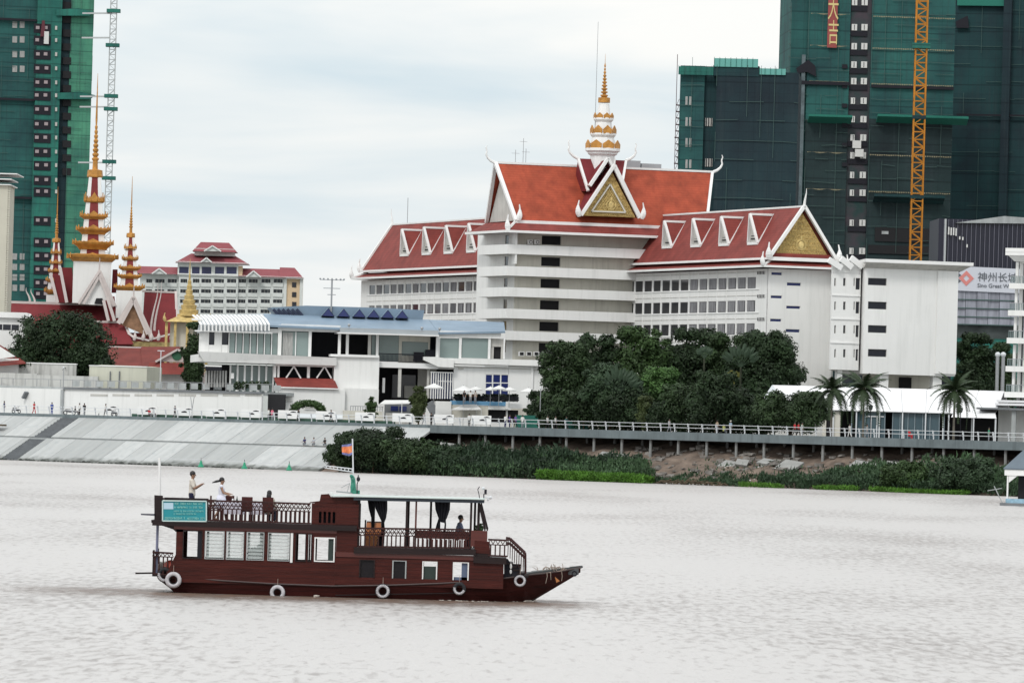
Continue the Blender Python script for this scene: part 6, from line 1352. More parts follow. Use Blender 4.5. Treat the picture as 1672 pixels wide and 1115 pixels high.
# ---------------------------------------------------------------- trees, palms, bank vegetation
LF = {k: leafmat('leaf_' + k, c_) for k, c_ in dict(dark=(.027, .050, .018), mid=(.038, .072, .022), deep=(.019, .037, .014), fresh=(.050, .105, .028), olive=(.060, .082, .028), blue=(.030, .055, .026)).items()}
BARK = mat('bark', (.10, .075, .05), .95, .3, 2, bump=.5)
def leafcloud(mb, blobs, n, size, rnd, flat=.0, shell=.55):
    """blobs: (centre, rx, ry, rz); leaves fill the outer part of every blob, facing mostly outwards"""
    wts = [b_[1] * b_[3] for b_ in blobs]; tot = sum(wts)
    for (c_, rx, ry, rz), w_ in zip(blobs, wts):
        c_ = V(c_)
        for i in range(int(n * w_ / tot)):
            d = V((rnd.gauss(0, 1), rnd.gauss(0, 1), rnd.gauss(0, 1)))
            if d.length < 1e-3: continue
            d.normalize(); rr = shell + ((1 - shell) if shell > .3 else .5) * rnd.random() ** .5; rr *= 1 + .16 * math.sin(d.x * 7 + c_.x) * math.sin(d.z * 6 + c_.z)
            p = c_ + V((d.x * rx, d.y * ry, d.z * rz)) * rr
            nrm = (d + V((rnd.gauss(0, .6), rnd.gauss(0, .6), rnd.gauss(0, .6) + .35))).normalized()
            a = nrm.cross(V((rnd.gauss(0, 1), rnd.gauss(0, 1), rnd.gauss(0, 1)))).normalized(); b2 = nrm.cross(a)
            s = size * rnd.uniform(.5, 1.3)
            mb.add([p - a * s, p - b2 * s * .45, p + a * s, p + b2 * s * .45], [(0, 1, 2, 3)])
    return mb
def tree(name, label, px, pyb, D, wpx_, hpx, leaf, n=5200, seed=1, zb=6.2, trunk=.28, lump=9, size=.30, cat='tree', group=None, asp=1.0, low=.10):
    """px, pyb: base pixel; wpx_, hpx: crown width and total height in pixels at distance D"""
    if zb > 5 and D < 885 and px > 540: D = max(D, Dw(px, 2.5) + wpx_ * .5 * D / F * .62)
    rnd = random.Random(seed); k = D / F; top = W(px, pyb - hpx, D); x0_ = top.x; zt_ = top.z; h = zt_ - zb; w_ = wpx_ * k / 2
    t_ = thing(name, label, cat, loc=(x0_, D, zb), group=group)
    cz = h * (low + (1 - low) / 2); rz_ = h * (1 - low) / 2
    blobs = [((0, 0, cz), w_ * .72, w_ * .6, rz_ * .85)]
    for i in range(lump):
        a_ = 2 * math.pi * i / lump + rnd.uniform(-.4, .4); e_ = rnd.uniform(-.75, .95); rr = w_ * rnd.uniform(.26, .42)
        blobs.append(((math.cos(a_) * (w_ - rr) * math.cos(e_ * .8) * rnd.uniform(.85, 1.05), math.sin(a_) * (w_ * .75 - rr) * math.cos(e_ * .8), cz + math.sin(e_) * (rz_ - rr * .7)), rr, rr, min(rr * .85, rz_ * .6)))
    for i in range(9): a_ = rnd.uniform(0, 6.28); e_ = rnd.uniform(-.2, 1.2); rr = w_ * rnd.uniform(.10, .18); blobs.append(((math.cos(a_) * w_ * .92 * math.cos(e_ * .9), math.sin(a_) * w_ * .6 * math.cos(e_), cz + math.sin(e_) * rz_ * .98), rr, rr, rr * .8))
    for i in range(3): rr = w_ * rnd.uniform(.22, .35); blobs.append(((rnd.uniform(-.4, .4) * w_, rnd.uniform(-.3, .3) * w_, h - rr * .8), rr, rr, rr * .8))
    mb = MB(); leafcloud(mb, blobs, int(n * 1.9), size * .76, rnd); leafcloud(mb, blobs, n // 2, size * 1.7, rnd, shell=.25)
    mb.build('crown', leaf, t_)
    m = MB(); m.tube((0, 0, -.5), (rnd.uniform(-.3, .3), 0, h * .45), trunk, trunk * .7, n=7)
    for i in range(5):
        b_ = blobs[1 + i]; m.tube((0, 0, h * rnd.uniform(.25, .4)), b_[0], trunk * .5, trunk * .15, n=5)
    m.build('trunk', BARK, t_)
    return t_
T = tree
# the mass in front of the hotel
T('tree', 'dark leafy tree nearest the restaurant, at the edge of the thicket', 925, 690, 818, 112, 134, LF['dark'], seed=3)
T('tree', 'tall dark tree behind, second from the restaurant in the thicket', 972, 690, 826, 118, 146, LF['deep'], seed=4)
T('tree', 'broad mid green tree rising before the first hotel windows', 1042, 690, 824, 124, 158, LF['mid'], 6000, seed=5)
T('tree', 'round bushy tree low in the middle of the thicket', 1000, 692, 806, 110, 100, LF['blue'], seed=6, low=.1)
T('tree', 'bright green tree in the gap between two dark crowns', 1082, 690, 812, 84, 92, LF['fresh'], 3800, seed=7)
T('tree', 'very dark tall tree before the middle of the hotel windows', 1136, 690, 826, 126, 156, LF['deep'], 6000, seed=8)
T('tree', 'dark tree with loose crown top behind the yellow banana leaves', 1192, 690, 822, 106, 148, LF['dark'], 5200, seed=9)
T('tree', 'large round dark tree closest to the blank hotel end wall', 1253, 690, 816, 150, 152, LF['deep'], 8500, seed=10, low=.2)
T('shrub', 'squat dark shrub at the foot of the big round tree', 1125, 696, 798, 120, 72, LF['dark'], 3600, seed=12, low=.02, cat='shrub', trunk=.12, size=.24)
T('shrub', 'olive pointed shrub right behind the railing', 1056, 698, 794, 40, 52, LF['olive'], 1800, seed=13, low=.02, cat='shrub', trunk=.1, size=.2)
T('shrub', 'dark shrub behind the railing left of the olive shrub', 955, 694, 800, 110, 66, LF['dark'], 3000, seed=14, low=.02, cat='shrub', trunk=.1, size=.24)
T('shrub', 'wide dark shrub between the olive shrub and the white tent gable', 1200, 700, 796, 110, 62, LF['blue'], 3000, seed=15, low=.02, cat='shrub', trunk=.1, size=.24)
T('tree', 'flat topped spreading tree in front of the white tent roof', 1292, 700, 781, 142, 64, LF['dark'], 7000, seed=16, low=.04, asp=.6, size=.26)
T('shrub', 'bushy shrub between the parasols and the thicket', 880, 690, 838, 50, 52, LF['deep'], 2600, seed=17, low=.02, cat='shrub', trunk=.1, size=.24)
T('tree', 'round light green tree with pale flowers beside the promenade', 685, 674, 840, 33, 44, LF['olive'], 2800, seed=18, low=.05, trunk=.14, size=.2)
T('tree', 'broad dark spreading tree before the temple hall', 100, 608, 898, 205, 104, LF['deep'], 9500, seed=19, low=.12, size=.3, lump=13)
T('tree', 'tall dark tree between the golden shrine and the restaurant', 318, 625, 915, 48, 100, LF['dark'], 4200, seed=20, low=.1)
T('shrub', 'grey green bushes beside the red roofed house', 20, 600, 900, 60, 32, LF['blue'], 2200, seed=22, low=.02, cat='shrub', trunk=.1)
T('tree', 'dark tree behind the white wall right of the spreading tree', 160, 612, 902, 50, 48, LF['deep'], 2200, seed=23, low=.05)
T('tree', 'dense dark tree in the shade beyond the blank white block', 1592, 650, 875, 90, 108, LF['deep'], 6500, seed=24, low=.05)
T('tree', 'dark tree behind the twin exhaust pipes', 1638, 650, 880, 70, 92, LF['dark'], 4800, seed=25, low=.05)
T('shrub', 'low potted bushes on the restaurant forecourt', 390, 634, 868, 60, 18, LF['blue'], 1500, seed=26, low=.02, cat='shrub', trunk=.08, size=.2)
T('shrub', 'small palm like shrub left of the kiosk awning', 607, 664, 852, 22, 16, LF['mid'], 700, seed=27, low=.02, cat='shrub', trunk=.08, size=.2)
T('shrub', 'wide very dark shrub under the fan shaped traveller palm', 1020, 698, 802, 120, 62, LF['deep'], 4200, seed=61, low=.02, cat='shrub', trunk=.1, size=.26)
T('tree', 'dark tree filling the thicket between the first hotel windows and the middle', 1090, 690, 830, 100, 128, LF['deep'], 5200, seed=62, low=.05)
for i_, (px, w_, h_, sd_) in enumerate(((905, 60, 34, 71), (1170, 120, 96, 72), (1238, 74, 40, 73), (1088, 70, 44, 74))): T('shrub', ['low dark shrub where the green hoarding ends', 'dark shrub hiding the feet of the tall fan palms', 'low dark shrub left of the flat topped tree', 'dark shrub right of the olive pointed shrub'][i_], px, 700, 790, w_, h_, LF['deep'], 3200, seed=sd_, low=.02, cat='shrub', trunk=.1, size=.26)
# clipped arch of leaves before the louvred wall
q = W(503, 672, 846); ar = thing('leafy_arch', 'green climbing plant trained as an arch before the louvred wall', 'plant', loc=(q.x, q.y, 6.3))
rnd = random.Random(31); k = 846 / F; m = MB(); H_ = (672 - 636) * k
bl = [((-25 * k, 0, H_ * .35), 7 * k, .7, H_ * .38), ((24 * k, 0, H_ * .35), 7 * k, .7, H_ * .38)] + [((math.cos(a_) * 22 * k, 0, H_ * .62 + math.sin(a_) * H_ * .30), 8 * k, .7, 6 * k) for a_ in [i * math.pi / 8 for i in range(9)]]
leafcloud(m, bl, 3600, .19, rnd).build('foliage', LF['mid'], ar); m = MB(); m.tube((-25 * k, 0, 0), (-22 * k, 0, H_ * .7), .06).tube((24 * k, 0, 0), (22 * k, 0, H_ * .7), .06); m.build('stem', BARK, ar)
# potted plants on the forecourt of the restaurant
for i, px in enumerate((387, 398, 410, 421, 434)):
    q = W(px, 641, 858); t_ = thing('potted_plant', ['potted plant with white pot nearest the curtains', 'potted plant with white pot, second from the curtains', 'middle potted plant of the row on the wall terrace', 'potted plant with white pot, second from the lean-to roof', 'potted plant with white pot nearest the lean-to roof'][i], 'potted plant', loc=(q.x, q.y, q.z), group='potted plants on the terrace')
    MB().lathe([(.16, -.05), (.26, .4), (.28, .42)], n=8).build('pot', WHITE2, t_); leafcloud(MB(), [((0, 0, 1.0), .55, .5, .65)], 260, .17, random.Random(40 + i)).build('foliage', LF['dark'], t_)
# coconut palms: every frond a part
FROND = leafmat('palm_frond', (.030, .050, .022), .4)
def frond_mesh(rnd, ln, droop, width=.55):
    m = MB(); n = 11; pts = []
    for i in range(n + 1):
        s = i / n; pts.append(V((ln * s * (1 - .18 * droop * s), 0, ln * (.42 * s - (.42 + .75 * droop) * s * s))))
    for i in range(n):
        m.tube(pts[i], pts[i + 1], .045 * (1 - i / n) + .012, n=3)
        d = (pts[i + 1] - pts[i]).normalized()
        for side_ in (-1, 1):
            for q_ in (0.0, .33, .66):
                s = (i + q_) / n
                if s < .12: continue
                b_ = pts[i].lerp(pts[i + 1], q_); w_ = width * ln * .36 * math.sin(min(1, (s * 1.15)) * math.pi * .92 + .08) + .12
                e = b_ + V((.35 * w_, side_ * w_, -.45 * w_ - rnd.uniform(0, .25) * w_)); m.add([b_ - d * .05, b_ + d * .13, e], [(0, 1, 2)])
    return m
def coconut(px, pyt, pyb, D, seed, label, lean=0.0, nf=20, ln=3.0):
    D = max(D, Dw(px, 1.8)); rnd = random.Random(seed); a, b_ = W(px, pyb, D), W(px, pyt, D); h = b_.z - ZD + .3
    t_ = thing('coconut_palm', label, 'palm tree', loc=(a.x, D, ZD - .3), group=None)
    m = MB(); pr = V((0, 0, 0)); hh = 9
    for i in range(1, hh + 1):
        s = i / hh; p = V((lean * s * s, 0, h * s)); m.tube(pr, p, .17 * (1 - .4 * (s - 1 / hh)), .17 * (1 - .4 * s), n=7); pr = p
    m.build('trunk', mat('palm_trunk', (.12, .11, .09), .9, .3, 3) if 'palm_trunk' not in bpy.data.materials else bpy.data.materials['palm_trunk'], t_)
    ms = [frond_mesh(rnd, ln, dr).mesh('frond', FROND) for dr in (.25, .6, 1.0, 1.4)]
    for i in range(nf):
        az_ = i * 2.399 + rnd.uniform(-.2, .2); tier = i / nf; el_ = -.95 + tier * 1.45 + rnd.uniform(-.12, .12)
        o = put('frond', ms[min(3, int(tier * 4))], t_, (pr.x, 0, pr.z), (0, el_, az_), scale=(rnd.uniform(.85, 1.1),) * 3)
    MB().sphere((pr.x, 0, pr.z - .1), .35, n=8, m=6).build('crownshaft', BARK, t_)
    return t_
coconut(1357, 638, 700, 772, 1, 'coconut palm closest to the flat topped tree', ln=3.5)
coconut(1409, 636, 702, 768, 2, 'coconut palm beside the glass doors, the taller of the close pair', ln=3.8, nf=24)
coconut(1557, 640, 706, 762, 3, 'wide coconut palm standing alone before the end of the marquee', ln=3.8, nf=26)
# traveller palms: paddles in a flat fan
PAD = leafmat('paddle_leaf', (.030, .052, .030), .35); PADY = leafmat('yellow_paddle_leaf', (.13, .13, .03), .3)
def traveller(px, pyt, pyb, D, wpx_, label, seed, mt=PAD, n=13, spread=1.1, yaw=0.0):
    D = max(D, Dw(px, 4)); rnd = random.Random(seed); a, b_ = W(px, pyb, D), W(px, pyt, D); h = b_.z - 6.2; k = D / F; R1 = wpx_ * k / 2
    t_ = thing('traveller_palm', label, 'palm tree', loc=(a.x, D, 6.2), rz=yaw); base = h - R1 * 1.5
    MB().tube((0, 0, 0), (0, 0, base), .16, .12, n=7).build('trunk', mat('mossy_trunk', (.035, .04, .025), .95, .3, 2) if 'mossy_trunk' not in bpy.data.materials else bpy.data.materials['mossy_trunk'], t_)
    for i in range(n):
        g_ = (i / (n - 1) - .5) * 2 * spread + rnd.uniform(-.05, .05); d = V((math.sin(g_), rnd.uniform(-.1, .1), math.cos(g_))); L_ = R1 * 1.5 * rnd.uniform(.85, 1.05); p0 = V((0, 0, base)); p1 = p0 + d * L_ * .5; p2 = p0 + d * L_
        pn = d.cross(V((0, 1, 0))).normalized() * .34; q1 = p1.lerp(p2, .3); m = MB(); m.tube(p0, p1, .05, .03, n=4)
        m.add([p1, q1 + pn + V((0, -.06, 0)), p2 + pn * .6, p2 + d * .15, p2 - pn * .6, q1 - pn + V((0, .06, 0)), q1.lerp(p2, .5) + V((0, -.1, 0))], [(0, 1, 6, 5), (1, 2, 3, 6), (5, 6, 3, 4)])
        m.build('paddle_leaf', mt, t_)
traveller(1010, 598, 690, 796, 56, 'fan shaped traveller palm low in the thicket, with slim grey green paddles', 1)
traveller(1000, 632, 692, 794, 34, 'small fresh green banana like plant beneath the fan palm', 2, n=9, spread=1.3)
traveller(1147, 566, 690, 796, 26, 'tall narrow traveller palm with drooping grey paddles in the thicket', 3, n=9, spread=.7)
traveller(1207, 562, 690, 796, 50, 'traveller palm with ladder like pale fronds before the dark tree', 4, n=10, spread=1.0)
traveller(1197, 606, 690, 798, 28, 'yellow leaved banana plant in the thicket', 5, mt=PADY, n=7, spread=.5)
# ---- riverside vegetation (promenade coordinates)
def bank_stuff(name, label, kind, mt, x0_, x1_, y0_, y1_, n, size, hmax, seed, upright=.5, lumps=.25, fn=None, cat=None, pr=None):
    rnd = random.Random(seed); m = MB()
    for i in range(n):
        x = rnd.uniform(x0_, x1_); y = rnd.uniform(y0_, y1_)
        h = hmax * (.25 + .75 * (0.5 + .5 * nrand(x * 1.0, y * 1.6, lumps))) * (fn(x, y) if fn else 1)
        if pr:
            q_ = pxof(FP.world((x, y, 1.5))) + 14 * nrand(x, y, .5)
            if not pr[0] < q_ < pr[1]: continue
        if h <= .05: continue
        z = max(bankz(x, y), -.05) + h * (rnd.random() ** .7); s = size * rnd.uniform(.5, 1.4)
        d = V((rnd.gauss(0, 1), rnd.gauss(0, 1), abs(rnd.gauss(0, 1)) * (1 + upright * 3))).normalized(); e = d.cross(V((rnd.gauss(0, 1), rnd.gauss(0, 1), .2))).normalized() * s * .35; p = V((x, y, z))
        m.add([p - e, p + e, p + d * s * 1.6], [(0, 1, 2)])
    o = m.build(name, mt, None, kind=kind, label=label, cat=cat); o.location = FP.O; o.rotation_euler = (0, 0, FP.a); return o
fx = lambda px, py=760: FP.p(px, py, -12).x
GRS = leafmat('reed_leaf', (.042, .080, .036), .45); GRD = leafmat('dark_scrub', (.022, .042, .022), .45); HYA = leafmat('hyacinth_leaf', (.065, .16, .018), .45); GRM = leafmat('bank_weeds', (.032, .062, .030), .4)
Xa, Xb, Xc, Xd, Xe = fx(560), fx(700), fx(1080), fx(1250), fx(1660)
bank_stuff('bank_scrub', None, 'stuff', GRD, Xa, Xb + 22, -13, -5, 15000, .36, 3.4, 1, fn=lambda x, y: min(1, (x - Xa + 1) / 4) * (1 if y < -6 else .6))
bank_stuff('reeds', None, 'stuff', GRS, Xb - 4, Xc + 6, -13.2, -6.0, 17000, .30, 2.9, 2, upright=1, pr=(600, 1062), fn=lambda x, y: (1 if y < -8 else .55))
bank_stuff('bank_scrub', None, 'stuff', GRD, Xb - 6, Xc, -9, -3.5, 9000, .32, 1.5, 9, pr=(600, 1045))
bank_stuff('bank_weeds', None, 'stuff', GRM, Xc - 2, Xe + 40, -13.2, -9.0, 22000, .28, 2.3, 3, upright=.7, fn=lambda x, y: ((.22 if y > -11.6 else .5) * (nrand(x, y, .4) > -.05)) if pxof(FP.world((x, y, 1))) < 1240 else 1)
bank_stuff('bank_weeds', None, 'stuff', GRS, fx(1285, 770), Xe + 40, -11.5, -4.0, 16000, .34, 3.2, 4, fn=lambda x, y: min(1, max(0, (x - fx(1290, 770)) / 16)))
bank_stuff('bank_weeds', None, 'stuff', GRM, Xc, Xd + 18, -9, -3, 500, .26, .5, 8)
bank_stuff('water_hyacinth', None, 'stuff', HYA, fx(905, 785), fx(1080, 790), -15.8, -13.2, 12000, .22, 1.6, 5, upright=.3, fn=lambda x, y: 1)
bank_stuff('water_hyacinth', None, 'stuff', HYA, fx(1215, 800), fx(1640, 805), -14.8, -13.2, 8000, .18, .8, 6, upright=.3, lumps=.12, fn=lambda x, y: 1 if nrand(x, 0, .13) > -.05 else 0)
# the big riverside bush at the end of the concrete slope
def bush(px, pyb, D, w_, h_, leaf, seed, label, n):
    D = Dw(px, -13.0 if px < 700 else -11.5)
    T('riverside_bush', label, px, pyb, D, w_, h_, leaf, n, seed=seed, zb=.2, low=.0, cat='bush', trunk=.1, size=.26, lump=11)
bush(610, 772, 823, 140, 74, LF['deep'], 51, 'big feathery dark bush at the water behind the boat flag', 7000)
bush(562, 768, 831, 70, 44, LF['dark'], 52, 'low bush reaching over the concrete slope next to the sitting people', 3000)
bush(672, 772, 812, 110, 58, LF['dark'], 53, 'mid green bush sloping down from the feathery bush towards the columns', 4500)
bush(730, 770, 800, 70, 42, LF['blue'], 56, 'low dark bush in front of the first promenade columns', 3000)
bush(1580, 800, 745, 120, 52, LF['blue'], 54, 'large rounded bush on the bank beside the floating shed', 5500)
bush(1480, 798, 752, 90, 44, LF['mid'], 55, 'rounded green bush on the bank left of the large one', 4000)
# rubble: broken concrete pieces and stones on the bare bank
RUB = mat('rubble_concrete', (.20, .185, .17), .9, .3, .8); rnd = random.Random(77); m = MB()
for i in range(420):
    x = rnd.uniform(Xc - 16, fx(1560, 770)); y = rnd.uniform(-9.5, 2); s = rnd.uniform(.12, .55) * (1.3 if rnd.random() < .1 else 1)
    c_ = V((x, y, bankz(x, y) + s * .1)); q_ = [V((rnd.uniform(-1, 1), rnd.uniform(-1, 1), rnd.uniform(-1, 1))) * s * .25 for _ in range(8)]
    b0_ = [(-1, -.7, -.3), (1, -.7, -.3), (1, .7, -.3), (-1, .7, -.3), (-1, -.7, .4), (1, -.7, .4), (1, .7, .4), (-1, .7, .4)]
    m.hexa([c_ + V(b) * s + d for b, d in zip(b0_, q_)])
o = m.build('rubble', RUB, kind='stuff'); o.location = FP.O; o.rotation_euler = (0, 0, FP.a)
k_ = 0
for px, py, w_, l_, rz_, tilt in ((985, 735, 1.6, 2.4, .3, .5), (1008, 733, 1.4, 2.6, -.2, .55), (1036, 733, 1.8, 1.6, .4, .4), (1190, 738, 2.2, 2.0, .1, .4), (1212, 744, 1.6, 1.2, .7, .6), (1290, 748, 3.0, 2.2, 0, .45), (1405, 748, 3.6, 3.4, .1, .5), (1452, 746, 1.6, 2.6, .4, .6), (900, 728, 1.3, 3.0, .5, .6), (770, 722, 1.2, 3.4, .7, .5), (726, 716, 2.0, 4.0, .9, .5), (1250, 750, 2.0, 1.4, -.3, .4)):
    y = -4.0 if px > 950 else -4.5; x = FP.p(px, py, y).x
    lbl = ['tilted broken slab under the deck, first of the pair by the reeds', 'tilted broken slab under the deck, second of the pair by the reeds', 'pale flat slab between two columns at the end of the reeds', 'grey slab half buried in the bare earth', 'rounded lump of broken concrete beside a leaning column', 'wide broken slab under the middle of the bare bank', 'large pale slab leaning below the red shirted walkers side of the deck', 'narrow leaning slab next to the large pale one', 'thin leaning beam in the shade above the reeds', 'long thin leaning beam behind the first columns', 'broken end slab where the concrete slope stops', 'small tilted slab left of the wide broken one'][k_]; k_ += 1
    z = bankz(x, y); t_ = MB(); t_.box(-w_ / 2, -l_ / 2, -.15, w_ / 2, l_ / 2, .15)
    o = t_.build('broken_slab', mat('slab_%d' % k_, (.27, .27, .26), .9, .15, .8) if k_ == 1 else bpy.data.materials['slab_1'], label=lbl, cat='concrete slab', group='broken concrete slabs on the bank')
    P_ = FP.world((x, y, z + .35)); o.location = P_; o.rotation_euler = (tilt, .1, FP.a + rz_ * .6)
# drift wood and litter at the waterline right of the hyacinth
rnd = random.Random(5); m = MB(); mw = MB()
for i in range(90):
    x = rnd.uniform(fx(1085, 790), fx(1190, 793)); y = rnd.uniform(-13.8, -12.6); a_ = rnd.uniform(-.6, .6); l_ = rnd.uniform(.3, 1.3); m.tube((x, y, rnd.uniform(0, .5)), (x + l_ * math.cos(a_), y + l_ * math.sin(a_), rnd.uniform(0, .7)), rnd.uniform(.03, .09), n=5)
for i in range(45):
    x = rnd.uniform(fx(1085, 790), fx(1190, 793)) if i < 18 else rnd.uniform(Xc - 20, Xd); y = rnd.uniform(-13.8, -12.8) if i < 18 else rnd.uniform(-12, -5); s = rnd.uniform(.03, .11); mw.sphere((x, y, (.1 if i < 18 else bankz(x, y) + .1)), s * 1.5, s, s, n=5, m=3)
for mm, nm, mt in ((m, 'driftwood', BARK), (mw, 'litter', LITE)): o = mm.build(nm, mt, kind='stuff'); o.location = FP.O; o.rotation_euler = (0, 0, FP.a)

# low clipped hedge behind the railing under the thicket
hd = thing('hedge', 'long low dark hedge behind the railing beneath the thicket', 'hedge', FP)
rnd = random.Random(91); m = MB(); xa_h, xb_h = FP.p(888, 690, 10).x, FP.p(1262, 700, 10).x
bl = []; x = xa_h
while x < xb_h: bl.append(((x, 10 + rnd.uniform(-.4, .4), ZD + .9), rnd.uniform(1.3, 1.9), 1.0, rnd.uniform(1.1, 1.7))); x += 1.5
leafcloud(m, bl, 15000, .2, rnd).build('foliage', LF['deep'], hd)
m = MB()
for b_ in bl[::3]: m.tube((b_[0][0], 10, ZD - .3), (b_[0][0], 10, ZD + .9), .06, n=5)
m.build('stem', BARK, hd, kind='stuff')
# ---------------------------------------------------------------- people
def skinmesh(name, verts, edges, radii, mt, parent, sub=1, root=0):
    """tapered limbs and joints overlapped and fused into one continuous surface"""
    m = MB(); R_ = [r_ if isinstance(r_, tuple) else (r_, r_) for r_ in radii]; n = 10 if sub > 1 else 7
    for p, r_ in zip(verts, R_): m.sphere(p, r_[0], r_[1], min(r_), n=n, m=6)
    for i, j in edges:
        a, b_ = V(verts[i]), V(verts[j]); ra, rb = R_[i], R_[j]
        if ra[0] != ra[1] or rb[0] != rb[1]:      # torso pieces: flat ovals stacked upwards
            if abs(a.z - b_.z) < .05: m.tube(a, b_, min(ra), min(rb), n=n); continue
            pts = [o + V((math.cos(2 * math.pi * k / n) * q[0], math.sin(2 * math.pi * k / n) * q[1], 0)) for o, q in ((a, ra), (b_, rb)) for k in range(n)]
            fs = [(k, (k + 1) % n, n + (k + 1) % n, n + k) for k in range(n)] + [tuple(range(n - 1, -1, -1)), tuple(range(n, 2 * n))]
            if a.z > b_.z: fs = [tuple(reversed(f)) for f in fs]
            m.add(pts, fs)
        else: m.tube(a, b_, ra[0], rb[0], n=n)
    o = m.build(name, mt, parent, smooth=True); rm = o.modifiers.new('fuse', 'REMESH'); rm.mode = 'VOXEL'; rm.voxel_size = .017 if sub > 1 or parent.get('fine') else .034; rm.use_smooth_shade = True
    sm = o.modifiers.new('soft', 'SMOOTH'); sm.iterations = 4 if rm.voxel_size < .02 else 1; sm.factor = .5
    return o
SKIN = plain('skin', (.30, .17, .11), .6); HAIR = plain('black_hair', (.010, .008, .008), .5)
PM = {}
def cloth(rgb):
    k = tuple(rgb)
    if k not in PM: PM[k] = mat('cloth_%d' % len(PM), rgb, .9, .12, 6)
    return PM[k]
def lerp(a, b_, t_): return V(a).lerp(V(b_), t_)
def person(name, label, loc, rz, shirt, trousers, pose='stand', h=1.7, hair='short', skirt=False, group=None, detail=True, bare_legs=False, gen=None, lean=0.0, sleeves=True, arms=None):
    """figure facing local +x. joints in metres for a 1.7 m body"""
    t_ = thing('person', label, 'person', loc=loc, rz=rz, group=group); s = h / 1.7; t_.scale = (s, s, s)
    sit = pose == 'sit'
    hz = .93 if not sit else .46
    P = dict(pel=(0, 0, hz), waist=(0.01 + lean * .3, 0, hz + .15), chest=(.01 + lean * .7, 0, hz + .36), neckb=(0 + lean, 0, hz + .50), neck=(.01 + lean * 1.08, 0, hz + .57))
    head = V((.03 + lean * 1.15, 0, hz + .69))
    for sd_, y in (('l', .17), ('r', -.17)): P['sh' + sd_] = (lean * .95, y, hz + .475)
    for sd_, y in (('l', .09), ('r', -.09)): P['hip' + sd_] = (0, y, hz - .03)
    if pose == 'walk': leg = dict(kl=(.14, .09, .50), fl=(.22, .09, .07), kr=(-.02, -.09, .50), fr=(-.28, -.09, .10))
    elif sit: leg = dict(kl=(.42, .11, .48), fl=(.42, .11, .07), kr=(.42, -.11, .48), fr=(.44, -.11, .07))
    elif pose == 'squat': leg = dict(kl=(.32, .14, .42), fl=(.12, .12, .07), kr=(.32, -.14, .42), fr=(.12, -.12, .07))
    else: leg = dict(kl=(.02, .09, .50), fl=(0, .10, .07), kr=(.02, -.09, .50), fr=(0, -.10, .07))
    P.update(leg)
    if pose == 'squat':
        dz = .46; P.update({k_: (v_[0] + (.0 if k_[0] in 'hp' else .1), v_[1], v_[2] - dz) for k_, v_ in P.items() if k_ not in leg}); head = V((head.x + .12, 0, head.z - dz))
    a_ = arms or {'stand': ((.02, .03), (.05, -.22, .10)), 'walk': ((-.1, .02), (.02, -.2, .1)), 'sit': ((.1, .03), (.26, -.12, -.05)), 'squat': ((.12, .03), (.26, -.1, -.05))}.get(pose)
    hands = {}
    for sd_, sg in (('l', 1), ('r', -1)):
        sh = V(P['sh' + sd_])
        if arms: ex_, wx_ = arms[0 if sd_ == 'l' else 1]; el_ = sh + V((ex_[0], sg * ex_[1], ex_[2])); wr_ = el_ + V((wx_[0], sg * wx_[1], wx_[2]))
        else:
            dx = a_[0][0] * (1 if sd_ == 'l' or pose != 'walk' else -1.4); el_ = sh + V((dx, sg * .05, -.27)); wr_ = el_ + V((a_[1][0] + (0.08 if sd_ == 'r' else 0), -sg * .02, a_[1][1]))
        P['el' + sd_] = tuple(el_); P['wr' + sd_] = tuple(wr_); hands[sd_] = (wr_, (wr_ - el_).normalized())
    names = ['pel', 'waist', 'chest', 'neckb', 'neck', 'shl', 'ell', 'wrl', 'shr', 'elr', 'wrr', 'hipl', 'kl', 'fl', 'hipr', 'kr', 'fr']
    idx = {n_: i for i, n_ in enumerate(names)}
    vs = [V(P[n_]) for n_ in names]; ed = [('pel', 'waist'), ('waist', 'chest'), ('chest', 'neckb'), ('neckb', 'neck'), ('neckb', 'shl'), ('shl', 'ell'), ('ell', 'wrl'), ('neckb', 'shr'), ('shr', 'elr'), ('elr', 'wrr'), ('pel', 'hipl'), ('hipl', 'kl'), ('kl', 'fl'), ('pel', 'hipr'), ('hipr', 'kr'), ('kr', 'fr')]
    ed = [(idx[a], idx[b_]) for a, b_ in ed]
    rad = dict(pel=(.12, .15), waist=(.10, .13), chest=(.11, .155), neckb=(.07, .09), neck=.052, shl=.062, ell=.045, wrl=.032, shr=.062, elr=.045, wrr=.032, hipl=.085, kl=.058, fl=.042, hipr=.085, kr=.058, fr=.042)
    rd = [rad[n_] for n_ in names]
    # head, feet (and fingers on the larger figures) continue the same surface
    def addv(p, r_, frm): vs.append(V(p)); rd.append(r_); ed.append((frm, len(vs) - 1)); return len(vs) - 1
    j = addv(head + V((0, 0, -.05)), .075, idx['neck']); j = addv(head + V((0, 0, .03)), (.095, .088), j); j = addv(head + V((0, 0, .105)), .06, j)
    for sd_ in 'lr':
        ft = V(P['f' + sd_]); addv(ft + V((.15, 0, -.035)), .036, idx['f' + sd_])
        wr_, d = hands[sd_]; pj = addv(wr_ + d * .07, (.036, .026), idx['wr' + sd_])
        if not detail: addv(wr_ + d * .15, .02, pj)
    skinmesh('body', vs, ed, rd, SKIN, t_, 1 if not detail else 2)
